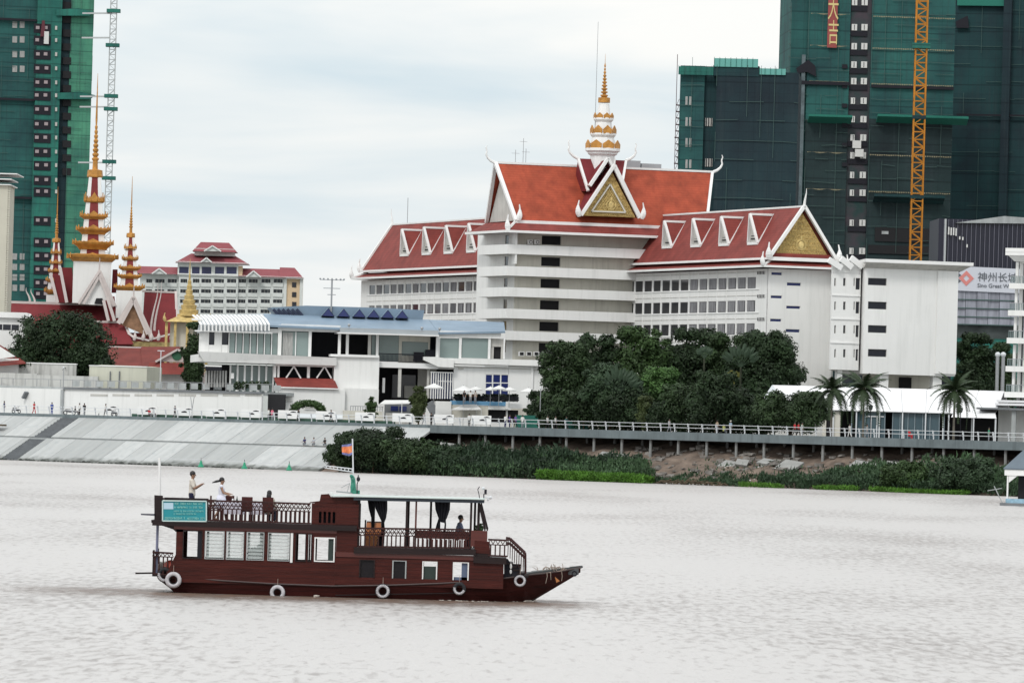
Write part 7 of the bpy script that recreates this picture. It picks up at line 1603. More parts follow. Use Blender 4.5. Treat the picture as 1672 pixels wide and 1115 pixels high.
    if detail:
        m = MB(); yv = V((0, 1, 0))
        for sd_, sg in (('l', 1), ('r', -1)):
            wr_, d = hands[sd_]; pc = wr_ + d * .085; sx_ = d.cross(V((0, 0, 1)));
            sx_ = (sx_ if sx_.length > .2 else V((0, 1, 0))).normalized(); nrm = d.cross(sx_)
            for fi, (o_, ln_) in enumerate(((-.026, .062), (-.009, .074), (.009, .07), (.026, .055))):
                b0_ = pc + sx_ * o_; b1_ = b0_ + d * ln_ * .5; b2_ = b1_ + (d * .8 + nrm * .5).normalized() * ln_ * .5; m.tube(b0_, b1_, .0095, .009).tube(b1_, b2_, .009, .007)
            tb = wr_ + d * .03 + sx_ * .03 * sg; m.tube(tb, tb + (d + sx_ * sg * .8).normalized() * .055, .011, .009)
        # face: nose, ears
        m.tube(head + V((.085, 0, .02)), head + V((.115, 0, -.02)), .008, .014); m.sphere(head + V((-.01, .095, 0)), .022, .012, .03, 6, 5).sphere(head + V((-.01, -.095, 0)), .022, .012, .03, 6, 5)
        m.build('hands_and_face', SKIN, t_)
        m = MB(); m.sphere(head + V((.088, .033, .022)), .012, n=6, m=4).sphere(head + V((.088, -.033, .022)), .012, n=6, m=4); m.tube(head + V((.092, -.025, -.052)), head + V((.092, .025, -.052)), .006); m.build('eyes_and_mouth', HAIR, t_)
    # clothes follow the body
    k = 1.17
    sv = ['pel', 'waist', 'chest', 'neckb', 'shl', 'shr']; vv = [V(P[n_]) for n_ in sv]; ee = [(0, 1), (1, 2), (2, 3), (3, 4), (3, 5)]; rr = [(.140, .170), (.122, .155), (.132, .178), (.07, .10), .078, .078]
    if sleeves:
        for sd_, si in (('l', 4), ('r', 5)):
            vv.append(lerp(P['sh' + sd_], P['el' + sd_], .75 if sleeves is True else 1.0)); rr.append(.066); ee.append((si, len(vv) - 1))
            if sleeves == 'long': vv.append(lerp(P['el' + sd_], P['wr' + sd_], .95)); rr.append(.045); ee.append((len(vv) - 2, len(vv) - 1))
    vv.append(V(P['pel']) - V((0, 0, .03))); rr.append((.142, .172)); ee.append((0, len(vv) - 1)); skinmesh('shirt', vv, ee, rr, cloth(shirt), t_, 2 if detail else 1)
    if skirt:
        MB().lathe([(.16, hz + .12), (.20, hz - .05), (.29, hz - .45 if not sit else hz - .1), (.27, hz - .45 if not sit else hz - .1)], n=12).build('skirt', cloth(trousers), t_, smooth=True)
    else:
        vv = [V(P['pel']) + V((0, 0, .05)), V(P['hipl']), V(P['kl']), lerp(P['kl'], P['fl'], .2 if bare_legs else .9), V(P['hipr']), V(P['kr']), lerp(P['kr'], P['fr'], .2 if bare_legs else .9)]
        skinmesh('trousers', vv, [(0, 1), (1, 2), (2, 3), (0, 4), (4, 5), (5, 6)], [(.13, .16), .10, .075, .065, .10, .075, .065], cloth(trousers), t_, 2 if detail else 1)
    # hair
    m = MB(); m.sphere(head + V((-.022, 0, .062)), .112, .104, .112, 12, 8)
    if hair == 'long': m.sphere(head + V((-.07, 0, -.10)), .075, .105, .22, 10, 8); m.sphere(head + V((-.085, 0, -.27)), .055, .085, .16, 10, 6)
    if hair == 'pony': m.tube(head + V((-.1, 0, .02)), head + V((-.24, .0, -.01)), .045, .05).tube(head + V((-.24, 0, -.01)), head + V((-.42, 0, -.07)), .05, .015)
    if hair == 'hat': m.lathe([(.2, .06), (.2, .075), (.1, .08), (.09, .16), (.02, .18)], tuple(head), 10)
    m.build('hair', HAIR if hair != 'hat' else cloth((.5, .48, .42)), t_, smooth=True)
    return t_
NAVYC, REDC, WHT, GRY, BLK, PNK, BLU, GRN, TAN = (.03, .035, .10), (.45, .03, .04), (.62, .62, .60), (.22, .23, .25), (.02, .02, .022), (.60, .15, .22), (.06, .09, .28), (.05, .25, .15), (.3, .24, .18)
def prom(px, y, label, shirt, tr, pose='walk', rz=0.0, hair='short', h=1.65, skirt=False):
    q = FP.p(px, 690, y); return person('person', label, FP.world((q.x, y, ZD)), FP.a + rz, shirt, tr, pose, h, hair, detail=False, group='people on the promenade', skirt=skirt)
PP = [(6, .8, 'person in dark blue clothes standing at the rail next to the left frame edge', NAVYC, NAVYC, 'stand', 1.2),
      (55, 1.0, 'person in red walking left of the blue bench sitter', REDC, REDC, 'walk', 0),
      (84, .9, 'person in blue bent over the rail above the dark stair', BLU, BLU, 'stand', 2.0),
      (122, 1.2, 'dark clothed person at the rail, first of the group above the stair', BLK, GRY, 'sit', 1.0),
      (129, .8, 'person in white top at the rail in the group above the stair', WHT, BLK, 'stand', 1.5),
      (137, 1.6, 'person in black standing last in the group above the stair', BLK, BLK, 'stand', 2.5),
      (172, 1.1, 'person in pale top and dark shorts right of the stair group', WHT, BLK, 'walk', 3.1),
      (243, 1.5, 'person in red shirt behind the rail before the white wall', REDC, GRY, 'sit', 0),
      (249, 1.0, 'person in white shirt beside the red shirted one', WHT, GRY, 'sit', .5),
      (285, 1.2, 'person in grey walking before the wall grilles', GRY, BLK, 'walk', 0),
      (438, 1.5, 'person in white next to the pink shirted one at the dark gate', WHT, GRY, 'stand', 1.2),
      (444, 1.3, 'person in pink shirt standing at the dark gate', PNK, GRY, 'stand', 1.6),
      (487, 1.0, 'person in black walking before the leafy arch', BLK, BLK, 'walk', 3.1),
      (540, 1.3, 'person in dark top near the board below the louvred wall', GRY, BLK, 'walk', 0),
      (692, 1.2, 'person in pale grey near the round green tree', (.35, .35, .36), GRY, 'walk', 0),
      (704, 1.0, 'person in black leaning at the rail by the stair flight', BLK, BLK, 'stand', 1.5),
      (766, 1.0, 'person in white leaning at the rail left of the purple group', WHT, BLK, 'stand', 1.9),
      (825, 1.0, 'person in white shirt at the near end of the purple group', WHT, NAVYC, 'stand', 1.5),
      (832, 1.6, 'person in purple behind the white shirted one', (.12, .08, .3), NAVYC, 'stand', .5),
      (842, 1.2, 'person in purple with bare arms in the middle of the purple group', (.15, .1, .35), BLK, 'walk', 3.1),
      (853, 1.0, 'person in white at the far end of the purple group', WHT, GRY, 'stand', 2.2),
      (894, 1.2, 'person in white shirt and black trousers before the green hoarding', WHT, BLK, 'walk', 0),
      (907, 1.5, 'second person in white shirt before the green hoarding', WHT, BLK, 'walk', .2),
      (925, 1.5, 'person in dark green leaving the green hoarding', (.04, .1, .1), BLK, 'walk', 3.0),
      (1093, 1.4, 'person in pale shirt under the dark thicket', (.4, .4, .4), GRY, 'walk', 0),
      (1171, 1.4, 'person in tan under the dark thicket', TAN, GRY, 'stand', 1.5),
      (1182, 1.0, 'person in yellow green top sitting behind the rail', (.3, .32, .1), GRY, 'sit', 1.5),
      (1193, 1.1, 'person in light blue behind the rail beside the yellow green one', (.25, .33, .42), GRY, 'stand', 1.5),
      (1298, 1.2, 'person in red with backpack before the flat topped tree', REDC, BLK, 'walk', 0),
      (1304, 1.7, 'second person in red close behind the first', REDC, BLK, 'walk', 0.2),
      (1310, 1.1, 'person in pale clothes right of the two red ones', (.4, .42, .38), GRY, 'stand', .2),
      (1388, 1.1, 'person in white shirt and white trousers near the glass doors', WHT, WHT, 'walk', 3.1),
      (1416, 1.3, 'person in grey near the glass doors', (.3, .3, .3), GRY, 'walk', 0),
      (1485, 1.3, 'person in red bending behind the rail before the glass hall', REDC, REDC, 'sit', 0),
      (1615, 1.3, 'person in green by the canopy posts', GRN, GRY, 'stand', .5)]
for px, y, lb, sh, tr, po, rz in PP: prom(px, y, lb, sh, tr, po, rz, hair='hat' if px in (1193,) else 'short')
for px, y0_, lb, sh, po in ((498, 731, 'person in dark blue sitting highest on the concrete slope', NAVYC, 'squat'), (513, 732, 'person in pale top crouching in the middle of the three on the slope', (.35, .37, .40), 'squat'), (531, 734, 'person in dark clothes crouching next to the riverside bush', BLK, 'squat')):
    q = FP.loc(W(px, y0_, 836)); yy_ = -6.1; x = FP.p(px, y0_, yy_).x
    person('person', lb, FP.world((x, yy_, 3.22)), FP.a - 1.5, sh, GRY, po, 1.65, detail=False, group='people sitting on the slope')
for px, D, lb, sh in ((758, 853.5, 'person in dark clothes under the wide parasol', BLK), (768, 853.5, 'person in white standing between the parasols', WHT), (776, 854, 'tallest person standing under the small grey parasol', (.4, .36, .33))):
    q = W(px, 654, D); person('person', lb, (q.x, q.y, q.z - .3), -1.5, sh, GRY, 'stand', 1.65, detail=False, group='people on the pool terrace')
# benches / motorcycles by the rail, small boats, buoys
BUOYG = plain('green_buoy', (.01, .26, .14), .5)
for i, (px, py) in enumerate(((328, 760), (399, 762), (472, 768))):
    q = Z(px, py, 0)
    t_ = thing('buoy', ['green float by the white rear pole of the boat, nearest the left', 'green float in the middle of the row along the slope', 'green float at the bush end of the row'][i], 'buoy', loc=FP.world((FP.p(px, py, -15).x, -15, 0)), group='green floats along the slope')
    MB().lathe([(.35, -.1), (.42, .1), (.22, .45), (.08, .95)], n=8).build('float', BUOYG, t_); MB().tube((0, 0, .9), (0, 0, 1.25), .04).build('stick', BLACK, t_)
q = Z(10, 750, 0)
t_ = thing('small_boat', 'small blue boat moored at the foot of the slope by the left frame edge', 'boat', loc=(q.x, q.y - 3, 0), rz=FP.a)
MB().hexa([(-5, -.5, -.1), (2.4, -.5, -.1), (2.4, .5, -.1), (-5, .5, -.1), (-5.3, -.8, .7), (3.2, -.8, .75), (3.2, .8, .75), (-5.3, .8, .7)]).build('hull', plain('blue_hull', (.03, .05, .22), .6), t_); MB().hexa([(-4, -.5, .75), (1.5, -.5, .75), (1.5, .5, .75), (-4, .5, .75), (-3.7, -.3, 1.0), (1.2, -.3, 1.0), (1.2, .3, 1.0), (-3.7, .3, 1.0)]).build('cover', plain('dark_cover', (.02, .02, .03), .8), t_)
q = FP.loc(W(4, 701, 874)); x = FP.p(2, 701, -4).x
t_ = thing('slope_platform', 'dark plank platform jutting from the concrete slope near the left frame edge', 'platform', loc=FP.world((x, -4.6, 4.7)), rz=FP.a)
MB().box(-3, -.5, 0, 1.2, .5, .25).build('plank', BARK, t_); MB().tube((-.6, 0, 0), (.4, 0, -1.2), .07).build('strut', BARK, t_)
MOTO = plain('motorbike_paint', (.03, .03, .04), .4)
def moto(px, lb, rz=0):
    q = FP.p(px, 690, 1.4); t_ = thing('motorbike', lb, 'motorbike', loc=FP.world((q.x, 1.4, ZD)), rz=FP.a + rz, group='motorbikes parked by the rail')
    for x_ in (-.62, .62): o = MB().torus((x_, 0, .3), .25, .06, 'Y', 12, 6).build('tyre', BLACK, t_)
    MB().hexa([(-.5, -.12, .4), (.3, -.12, .35), (.3, .12, .35), (-.5, .12, .4), (-.75, -.1, .72), (.45, -.1, .62), (.45, .1, .62), (-.75, .1, .72)]).build('frame', MOTO, t_); MB().box(-.6, -.14, .73, .1, .14, .83).build('saddle', BLACK, t_); m = MB(); m.tube((.62, 0, .3), (.42, 0, .95), .035).tube((.42, -.3, 1.0), (.42, .3, 1.0), .025); m.build('handlebar', STEEL, t_)
moto(26, 'small motorbike by the rail right of the dark blue person'); moto(113, 'motorbike at the rail, first before the stair group', .5); moto(186, 'motorbike at the rail right of the stair group', -.3)
# green hoarding and lamp near the parasols
FGH = Fr(FP.world((0, 6.5, 0)), PANG); a, b_ = FGH.p(842, 680), FGH.p(960, 684)
o = MB().box(a.x, 0, ZD, b_.x, .1, ZD + 1.7).build('green_hoarding', mat('green_sheet', (.012, .10, .075), .8, .15, .4), label='low green sheet hoarding behind the people in white shirts', cat='hoarding'); o.location = FGH.O; o.rotation_euler = (0, 0, FGH.a)
q = W(883, 634, 812); t_ = thing('street_lamp', 'slim grey lamp post before the dark trees beside the parasols', 'lamp post', loc=(q.x, q.y, ZD)); MB().tube((0, 0, 0), (0, 0, q.z - ZD), .07).build('pole', STEEL, t_); MB().sphere((0, 0, q.z - ZD), .16, n=8, m=5).build('lamp_head', PIPE, t_)
q = W(103, 636, 866); t_ = thing('street_lamp', 'grey pole rising from the pale wall above the dark stair', 'lamp post', loc=(q.x, q.y, ZD)); MB().tube((0, 0, 0), (0, 0, W(103, 600, 866).z - ZD), .08).build('pole', STEEL, t_); MB().sphere((0, 0, W(103, 600, 866).z - ZD), .14, n=8, m=5).build('lamp_head', PIPE, t_)
for px, lb in ((313, 'forked grey post behind the rail by the wall grilles'),):
    q = FP.p(px, 690, 2.0); t_ = thing('forked_post', lb, 'post', loc=FP.world((q.x, 2.0, ZD)), rz=FP.a); m = MB(); m.tube((0, 0, 0), (0, 0, 1.3), .06).tube((0, 0, 1.3), (-.35, 0, 3.0), .05).tube((0, 0, 1.3), (.35, 0, 3.0), .05); m.build('post', STEEL, t_)
# ---------------------------------------------------------------- the wooden river boat
FBt = Fr(V((W(250, 966, 246).x, 246, 0)), 0); BW = 3.6
B = lambda px, py, y=0.0: FBt.p(px, py, y)
bx_ = lambda px: B(px, 900).x
def zz_(py, px, y=0.0): return B(px, py, y).z
WOOD = mat('varnished_hull_wood', (.054, .010, .007), .5, .42, 1.4, stretch=(.35, 1, 3.5), detail=7, bump=.15, bscale=6, spec=.2); bands(WOOD, 'Z', .145, .014, (.02, .006, .006), .8)
WOODR = mat('red_varnished_wood', (.085, .014, .009), .33, .25, 1.4, stretch=(.3, 1, 5), detail=6, spec=.5)
WOODD = mat('dark_deck_wood', (.014, .006, .006), .5, .35, 2, stretch=(.3, 1, 5), detail=6)
RAILW = mat('railing_wood', (.035, .009, .008), .45, .3, 3, detail=5)
HULLW = mat('hull_wood', (.036, .007, .006), .5, .35, 1.0, stretch=(.3, 1, 4), detail=7, bump=.2, bscale=5, spec=.18); bands(HULLW, 'Z', .2, .014, (.015, .006, .006), .8)
boat = thing('river_boat', 'dark red wooden two deck river cruise boat with open front deck and teal sign', 'boat', FBt)
# hull
st = [(262, 930, 948, 1.30, 1.0), (275, 935, 958, 1.45, 1.15), (291, 940, 974, 1.6, 1.3), (330, 945, 980, 1.74, 1.5), (368, 948, 982, 1.8, 1.55), (450, 953, 985, 1.82, 1.6), (543, 956.5, 988, 1.82, 1.6), (640, 955, 991, 1.82, 1.55), (721, 952, 993, 1.80, 1.45), (775, 949, 994, 1.72, 1.3), (829, 943, 992, 1.5, .9), (857, 939, 987, 1.25, .5), (869, 937.5, 980.5, 1.12, .32), (885, 936, 970.5, .95, .2), (900, 934, 961.5, .76, .13), (915, 932, 952.5, .56, .09), (930, 929.5, 943.5, .35, .06), (948, 926.5, 932, .10, .03)]
m = MB(); pts = []; nr = 7
for px, yg, yb_, ht_, hb_ in st:
    g = B(px, yg, 1.8 - ht_); zb = B(px, yb_, 1.8).z; x = g.x; zg = g.z
    pts += [(x, 1.8 - ht_, zg), (x, 1.8 - (ht_ * .6 + hb_ * .4) * .99, zg * .5 + zb * .5 + .04), (x, 1.8 - hb_, zb + .05), (x, 1.8, zb - .05), (x, 1.8 + hb_, zb + .05), (x, 1.8 + (ht_ * .6 + hb_ * .4) * .99, zg * .5 + zb * .5 + .04), (x, 1.8 + ht_, zg)]
fs = []
for i in range(len(st) - 1):
    for j in range(nr): fs.append((i * nr + j, (i + 1) * nr + j, (i + 1) * nr + (j + 1) % nr, i * nr + (j + 1) % nr))
fs += [tuple(range(nr)), tuple(range((len(st) - 1) * nr + nr - 1, (len(st) - 1) * nr - 1, -1))]
m.add(pts, fs); m.build('hull', HULLW, boat)
m = MB(); m2 = MB()
for (a, b_) in zip(st, st[1:]):
    for s in (-1, 1):
        A = B(a[0], a[1], 1.8 - a[3]); A.y = 1.8 + s * (a[3] + .02); C = B(b_[0], b_[1], 1.8 - b_[3]); C.y = 1.8 + s * (b_[3] + .02); (m if s < 0 else m2).tube(A, C, .034, n=5)
m.build('rub_rail', plain('worn_grey_rail', (.06, .04, .038), .6), boat); m2.build('rub_rail', WOODD, boat)
m = MB(); A, C = B(548, 960), B(760, 957); m.tube(A + V((0, -.06, -.28)), C + V((0, .1, -.26)), .03).build('lower_strake', WOODD, boat)
# bow deck planking, rails and cap
m = MB(); q = [B(820, 943, .4), B(868, 937.5, .7), B(930, 929, 1.45), B(948, 926, 1.7)]
for a, b_ in zip(q, q[1:]): m.hexa([V((a.x, a.y, a.z - .05)), V((b_.x, b_.y, b_.z - .05)), V((b_.x, 3.6 - b_.y, b_.z - .05)), V((a.x, 3.6 - a.y, a.z - .05)), V((a.x, a.y, a.z + .09)), V((b_.x, b_.y, b_.z + .07)), V((b_.x, 3.6 - b_.y, b_.z + .07)), V((a.x, 3.6 - a.y, a.z + .09))])
m.build('bow_deck', plain('grey_deck_board', (.05, .055, .055), .6), boat)
m = MB(); a, b_ = B(938, 929, 1.7), B(951, 924.5, 1.8); m.tube(a, b_, .07, .05); m.box(a.x - .25, 1.5, a.z - .22, b_.x - .15, 2.1, a.z + .03); m.build('bow_cap', plain('grey_iron', (.06, .065, .07), .5), boat)
# ---- aft cabin
XL_, XR_ = bx_(287), bx_(548); zs_, zh_ = zz_(914.5, 420), zz_(868.5, 420); zt_ = zz_(851, 420)
wins = [(298, 330), (334, 366), (369, 398), (402, 431), (437, 473), (482, 499.5), (502, 509)]
ops = [(bx_(a), bx_(b_), zs_, zh_) for a, b_ in wins] + [(bx_(513), bx_(546.5), zz_(917, 530), zz_(877, 530))]
zlow = zz_(949, 420) - .12
for y_ in (0.0, BW - .12):
    MB().wall(XL_, XR_, zlow, zz_(858, 420), ops, y_, .12).build('cabin_wall', WOOD, boat)
MB().box(XL_, .12, zlow, XL_ + .08, BW - .12, zs_).box(XL_, .12, zs_, XL_ + .08, .9, zt_).box(XL_, BW - .9, zs_, XL_ + .08, BW - .12, zt_).build('cabin_end', WOOD, boat)
MB().box(XL_ - .1, -.03, zz_(868, 420) + .02, XR_ + .02, -.002, zz_(859, 420)).build('header_board', WOODR, boat)
MB().prism([(bx_(270), 0, zz_(944, 280)), (bx_(287) - .003, 0, zz_(944, 280)), (bx_(287) - .003, 0, zz_(905, 287)), (bx_(281), 0, zz_(918, 281))], (0, BW, 0)).build('stern_body', WOOD, boat)
MB().box(XL_, .12, .65, bx_(820), BW - .12, .75).build('lower_deck', WOODD, boat)
GLS = bpy.data.materials.new('louvre_glass'); GLS.use_nodes = True; b = GLS.node_tree.nodes['Principled BSDF']; b.inputs['Base Color'].default_value = (.50, .55, .54, 1); b.inputs['Roughness'].default_value = .25; b.inputs['Alpha'].default_value = .42
FRM = plain('weathered_frame', (.33, .35, .35), .6)
for i, (a, b_) in enumerate(wins + [(513, 546.5)]):
    za, zb = (zs_, zh_) if i < 7 else (zz_(917, 530), zz_(877, 530)); xa, xb = bx_(a), bx_(b_)
    w_ = .035 if i < 7 else .05; m = MB(); m.box(xa, -.04, za, xa + w_, -.004, zb); m.box(xb - w_, -.04, za, xb, -.004, zb); m.box(xa + w_, -.04, za, xb - w_, -.004, za + w_); m.box(xa + w_, -.04, zb - w_, xb - w_, -.004, zb)
    f_ = m.build('window_frame', WHITE2 if i == 7 else (FRM if i in (1, 2, 4, 3) else WOODD), boat)
    if i in (1, 2, 3, 4):
        for k in range(7):
            z0_ = za + .06 + (zb - za - .12) * k / 7; d_ = (zb - za) / 7
            MB().hexa([(xa + .05, .02, z0_), (xb - .05, .02, z0_), (xb - .05, .03, z0_), (xa + .05, .03, z0_), (xa + .05, .075, z0_ + d_ * .8), (xb - .05, .075, z0_ + d_ * .8), (xb - .05, .085, z0_ + d_ * .8), (xa + .05, .085, z0_ + d_ * .8)]).build('louvre', GLS, f_)
        for k in range(7): z0_ = za + .06 + (zb - za - .12) * k / 7; MB().box(xb - .1, -.055, z0_, xb - .03, -.041, z0_ + .03).build('louvre_clip', FRM, f_)
    if i == 0: MB().box(xa + .75 * (xb - xa), .02, za, xb - .03, .06, zb).build('side_panel', BLACK, f_)
    if i == 3: MB().box(xa + .72 * (xb - xa), .5, za, xb, .56, zb).build('side_panel', plain('dark_green_panel', (.02, .035, .03), .7), f_)
    if i == 7: MB().box(xa + .68 * (xb - xa), .03, za + .05, xb - .05, .07, zb - .05).build('side_panel', bpy.data.materials['dark_green_panel'], f_)
MB().box(bx_(474), -.05, zs_ - .05, bx_(478), -.003, zh_).build('white_post', WHITE2, boat)
# ---- forward cabin
XF = bx_(823); zc = zz_(905, 660)
o4 = [(588, 612), (642, 663.5), (691, 714), (741, 765.5)]
ops = [(bx_(a), bx_(b_), zz_(944.5, 670), zz_(916.5, 670)) for a, b_ in o4]
for y_ in (0.0, BW - .12): MB().wall(XR_ + .002, XF, zz_(957, 670), zc - .16 if True else zc, ops, y_, .12).build('cabin_wall', WOOD, boat)
MB().box(XR_ + .002, -.035, zc - .16, bx_(776), -.002, zc + .03).build('red_moulding', WOODR, boat)
MB().box(XR_ + .002, .002, zc - .159, bx_(776), .12, zc + .03).build('cabin_wall', WOOD, boat)
MB().box(XF - .08, .121, .75, XF, BW - .121, zz_(918, 823)).build('cabin_end', WOOD, boat)
for i, (xa, xb, za, zb) in enumerate(ops):
    m = MB(); m.box(xa - .02, -.04, za, xa + .03, -.004, zb); m.box(xb - .03, -.04, za, xb + .02, -.004, zb)
    m.box(xa - .02, -.04, zb + .002, xb + .02, -.004, zb + .03); f_ = m.build('window_frame', (WOODD if i == 0 else FRM if i == 1 else WHITE2), boat)
    if i < 2: MB().box(xa + .03, .05, za, xb - .03, .08, zb).build('pane', plain('blackened_pane', (.012, .010, .012), .35, 0, .2) if i == 0 else bpy.data.materials['blackened_pane'], f_)
    else:
        MB().box(xa + (.55 if i == 3 else .03) * (xb - xa), .05, za, xb - .03, .08, zb - (0 if i == 3 else .25 * (zb - za))).build('curtain', bpy.data.materials['dark_green_panel'] if i == 2 else plain('blue_grey_cloth', (.10, .13, .20), .9), f_)
        if i == 3: MB().box(xa + .03, .05, za, xb - .03, .08, za + .12).build('curtain', bpy.data.materials['blue_grey_cloth'], f_)
# ---- decks
def slabp(x0_, x1_, t0_, t1_, th, mt, name, ya=-.12, yb=BW + .12):
    a, b_ = B(x0_, t0_), B(x1_, t1_); return MB().hexa([(a.x, ya, a.z - th), (b_.x, ya, b_.z - th), (b_.x, yb, b_.z - th), (a.x, yb, a.z - th), (a.x, ya, a.z), (b_.x, ya, b_.z), (b_.x, yb, b_.z), (a.x, yb, a.z)]).build(name, mt, boat)
slabp(249, 583, 848.5, 858, .22, WOODD, 'upper_deck')
MB().prism([B(247, 853), B(262, 857), B(283, 864), B(287, 868), B(300, 868), B(300, 858), B(247, 848.5)], (0, BW, 0)).build('stern_bracket', WOODD, boat)
slabp(578, 777, 893, 896.5, .24, WOODD, 'fore_deck')
slabp(773, 827, 908, 910.5, .26, WOODD, 'step_deck', -.1, BW + .1)
MB().prism([B(773, 896), B(800, 897), B(800, 912), B(773, 912)], (0, BW, 0)).build('step_panel', WOODD, boat)
slabp(775, 800, 882, 884, .5, WOOD, 'fore_panel', -.02, .1)
# ---- block between the two decks
ops = [(bx_(a), bx_(a + 4.4), zz_(853.5, 530), zz_(835, 530)) for a in (519, 526.5, 534, 541.5)]
for y_ in (-.02, BW - .1):
    MB().wall(bx_(507), bx_(584), zz_(862, 545), zz_(822, 530), ops, y_, .12).build('side_panel', WOOD, boat)
MB().prism([B(503, 829), B(503, 824), B(506, 819.5), B(522, 817.5), B(524, 807), B(537, 806), B(540, 811), B(584, 811), B(584, 821.8), B(548, 821.6), B(507, 821)], (0, .13, 0)).build('stepped_top', WOOD, boat)
MB().prism([B(503, 829, BW - .1), B(503, 824, BW - .1), B(506, 819.5, BW - .1), B(522, 817.5, BW - .1), B(584, 811, BW - .1), B(584, 821.8, BW - .1), B(507, 821, BW - .1)], (0, .13, 0)).build('stepped_top', WOOD, boat)
MB().box(bx_(548), -.035, zz_(856, 560), bx_(583.5), -.022, zz_(822, 560)).build('planking', WOODR if False else WOOD, boat)
MB().box(bx_(577), .12, zz_(893, 580), bx_(583), BW - .11, zz_(811, 580)).build('bulkhead', WOODD, boat); MB().box(bx_(517), .3, zz_(858, 530), bx_(550), .36, zz_(826, 530)).build('dark_backing', BLACK, boat)
MB().box(bx_(548.3), 0.0, zz_(905, 565), bx_(583), .1, zz_(861, 565)).box(bx_(548.3), BW - .1, zz_(905, 565), bx_(583), BW, zz_(861, 565)).build('cabin_wall', WOOD, boat)
# ---- roof and posts
a, b_ = B(541, 808.5), B(791.5, 815)
ROOFM = mat('pale_green_roof_sheet', (.50, .56, .54), .5, .08, .8)
MB().hexa([(a.x, -.25, a.z - .04), (b_.x, -.25, b_.z - .02), (b_.x, BW + .25, b_.z - .02), (a.x, BW + .25, a.z - .04), (a.x, -.25, a.z), (b_.x, -.25, b_.z + .02), (b_.x, BW + .25, b_.z + .02), (a.x, BW + .25, a.z)]).build('roof', ROOFM, boat)
MB().hexa([(a.x + .9, -.2, a.z - .17), (b_.x - .02, -.2, b_.z - .15), (b_.x - .02, BW + .2, b_.z - .15), (a.x + .9, BW + .2, a.z - .17), (a.x + .9, -.2, a.z - .045), (b_.x - .02, -.2, b_.z - .025), (b_.x - .02, BW + .2, b_.z - .025), (a.x + .9, BW + .2, a.z - .045)]).build('roof_frame', plain('dark_teal_beam', (.012, .02, .03), .6), boat)
zro = b_.z - .15; zfd = zz_(895, 680)
for px, y_ in ((584.5, .05), (662.5, .05), (663, BW - .1), (767.5, .05), (773, BW - .1), (779.5, .3), (779.5, BW - .3), (700, BW - .1), (620, BW - .1)): MB().box(bx_(px) - .045, y_, zfd, bx_(px) + .045, y_ + .09, zro - .003).build('post', WOODD, boat)
MB().box(bx_(676), .1, zfd, bx_(679), .18, zro - .003).build('post', WOODR, boat)
m = MB()
for y_ in (.1, BW - .15):
    for px in (780, 783): m.tube((bx_(px), y_, zro - .05), (bx_(795 if px == 783 else 791), y_, zz_(866, 790)), .045, n=4)
m.build('slanted_prow_post', WOODD, boat)
MB().box(bx_(768), .0, zz_(892, 780), bx_(795), .08, zz_(866, 780)).build('prow_panel', WOODR, boat)
# ---- railings
def railing(pxs, tops, foot, spacing, y_, rows=2, rh=5.5, lab=None, posts=True):
    """top rail given by (px, py) points; lattice rows; balusters as sub-parts"""
    (xa, ya), (xb, yb) = tops; m = MB(); f = lambda px, py: B(px, py, y_); A, C = f(xa, ya), f(xb, yb)
    ytop = lambda px: ya + (yb - ya) * (px - xa) / (xb - xa); yfoot = lambda px: foot[0] + (foot[1] - foot[0]) * (px - xa) / (xb - xa)
    def bar(dy, th, w_=.05):
        P_, Q_ = f(xa, ytop(xa) + dy), f(xb, ytop(xb) + dy); m.hexa([(P_.x, y_ - w_, P_.z - th), (Q_.x, y_ - w_, Q_.z - th), (Q_.x, y_ + w_, Q_.z - th), (P_.x, y_ + w_, P_.z - th), (P_.x, y_ - w_, P_.z), (Q_.x, y_ - w_, Q_.z), (Q_.x, y_ + w_, Q_.z), (P_.x, y_ + w_, P_.z)])
    bar(0, .07, .06)
    for r in range(rows): bar(2.2 + (r + 1) * rh, .04)
    o = m.build('railing', RAILW, boat); m = MB()
    n = int((xb - xa) / (spacing * .9))
    for r in range(rows):
        for i in range(n):
            p0, p1 = xa + (xb - xa) * i / n, xa + (xb - xa) * (i + 1) / n; y0_ = 1.6 + r * rh; y1_ = 2.2 + (r + 1) * rh
            u_ = [f(p0, ytop(p0) + y1_), f((p0 + p1) / 2, ytop(p0) + y0_), f(p1, ytop(p1) + y1_)]
            if r == 1: u_ = [f(p0, ytop(p0) + y0_), f((p0 + p1) / 2, ytop(p0) + y1_), f(p1, ytop(p1) + y0_)]
            for P_, Q_ in zip(u_, u_[1:]): m.tube(P_, Q_, .022, n=4)
    m.build('rail_lattice', RAILW, o)
    bal = MB().box(-.028, -.02, 0, .028, .02, 1).mesh('baluster', RAILW); x = xa + spacing / 2
    while x < xb:
        zb, zt = f(x, yfoot(x)).z, f(x, ytop(x) + 2.2 + rows * rh).z; put('baluster', bal, o, (f(x, yfoot(x)).x, y_, zb), scale=(1, 1, zt - zb)); x += spacing
    P_, Q_ = f(xa, yfoot(xa)), f(xb, yfoot(xb)); MB().hexa([(P_.x, y_ - .04, P_.z), (Q_.x, y_ - .04, Q_.z), (Q_.x, y_ + .04, Q_.z), (P_.x, y_ + .04, P_.z), (P_.x, y_ - .04, P_.z + .06), (Q_.x, y_ - .04, Q_.z + .06), (Q_.x, y_ + .04, Q_.z + .06), (P_.x, y_ + .04, P_.z + .06)]).build('bottom_rail', RAILW, o)
    return o
railing(None, ((338, 815.5), (507, 821)), (850, 855.5), 7.4, .02); railing(None, ((255, 812), (507, 821)), (847.5, 855.5), 7.4, BW - .05)
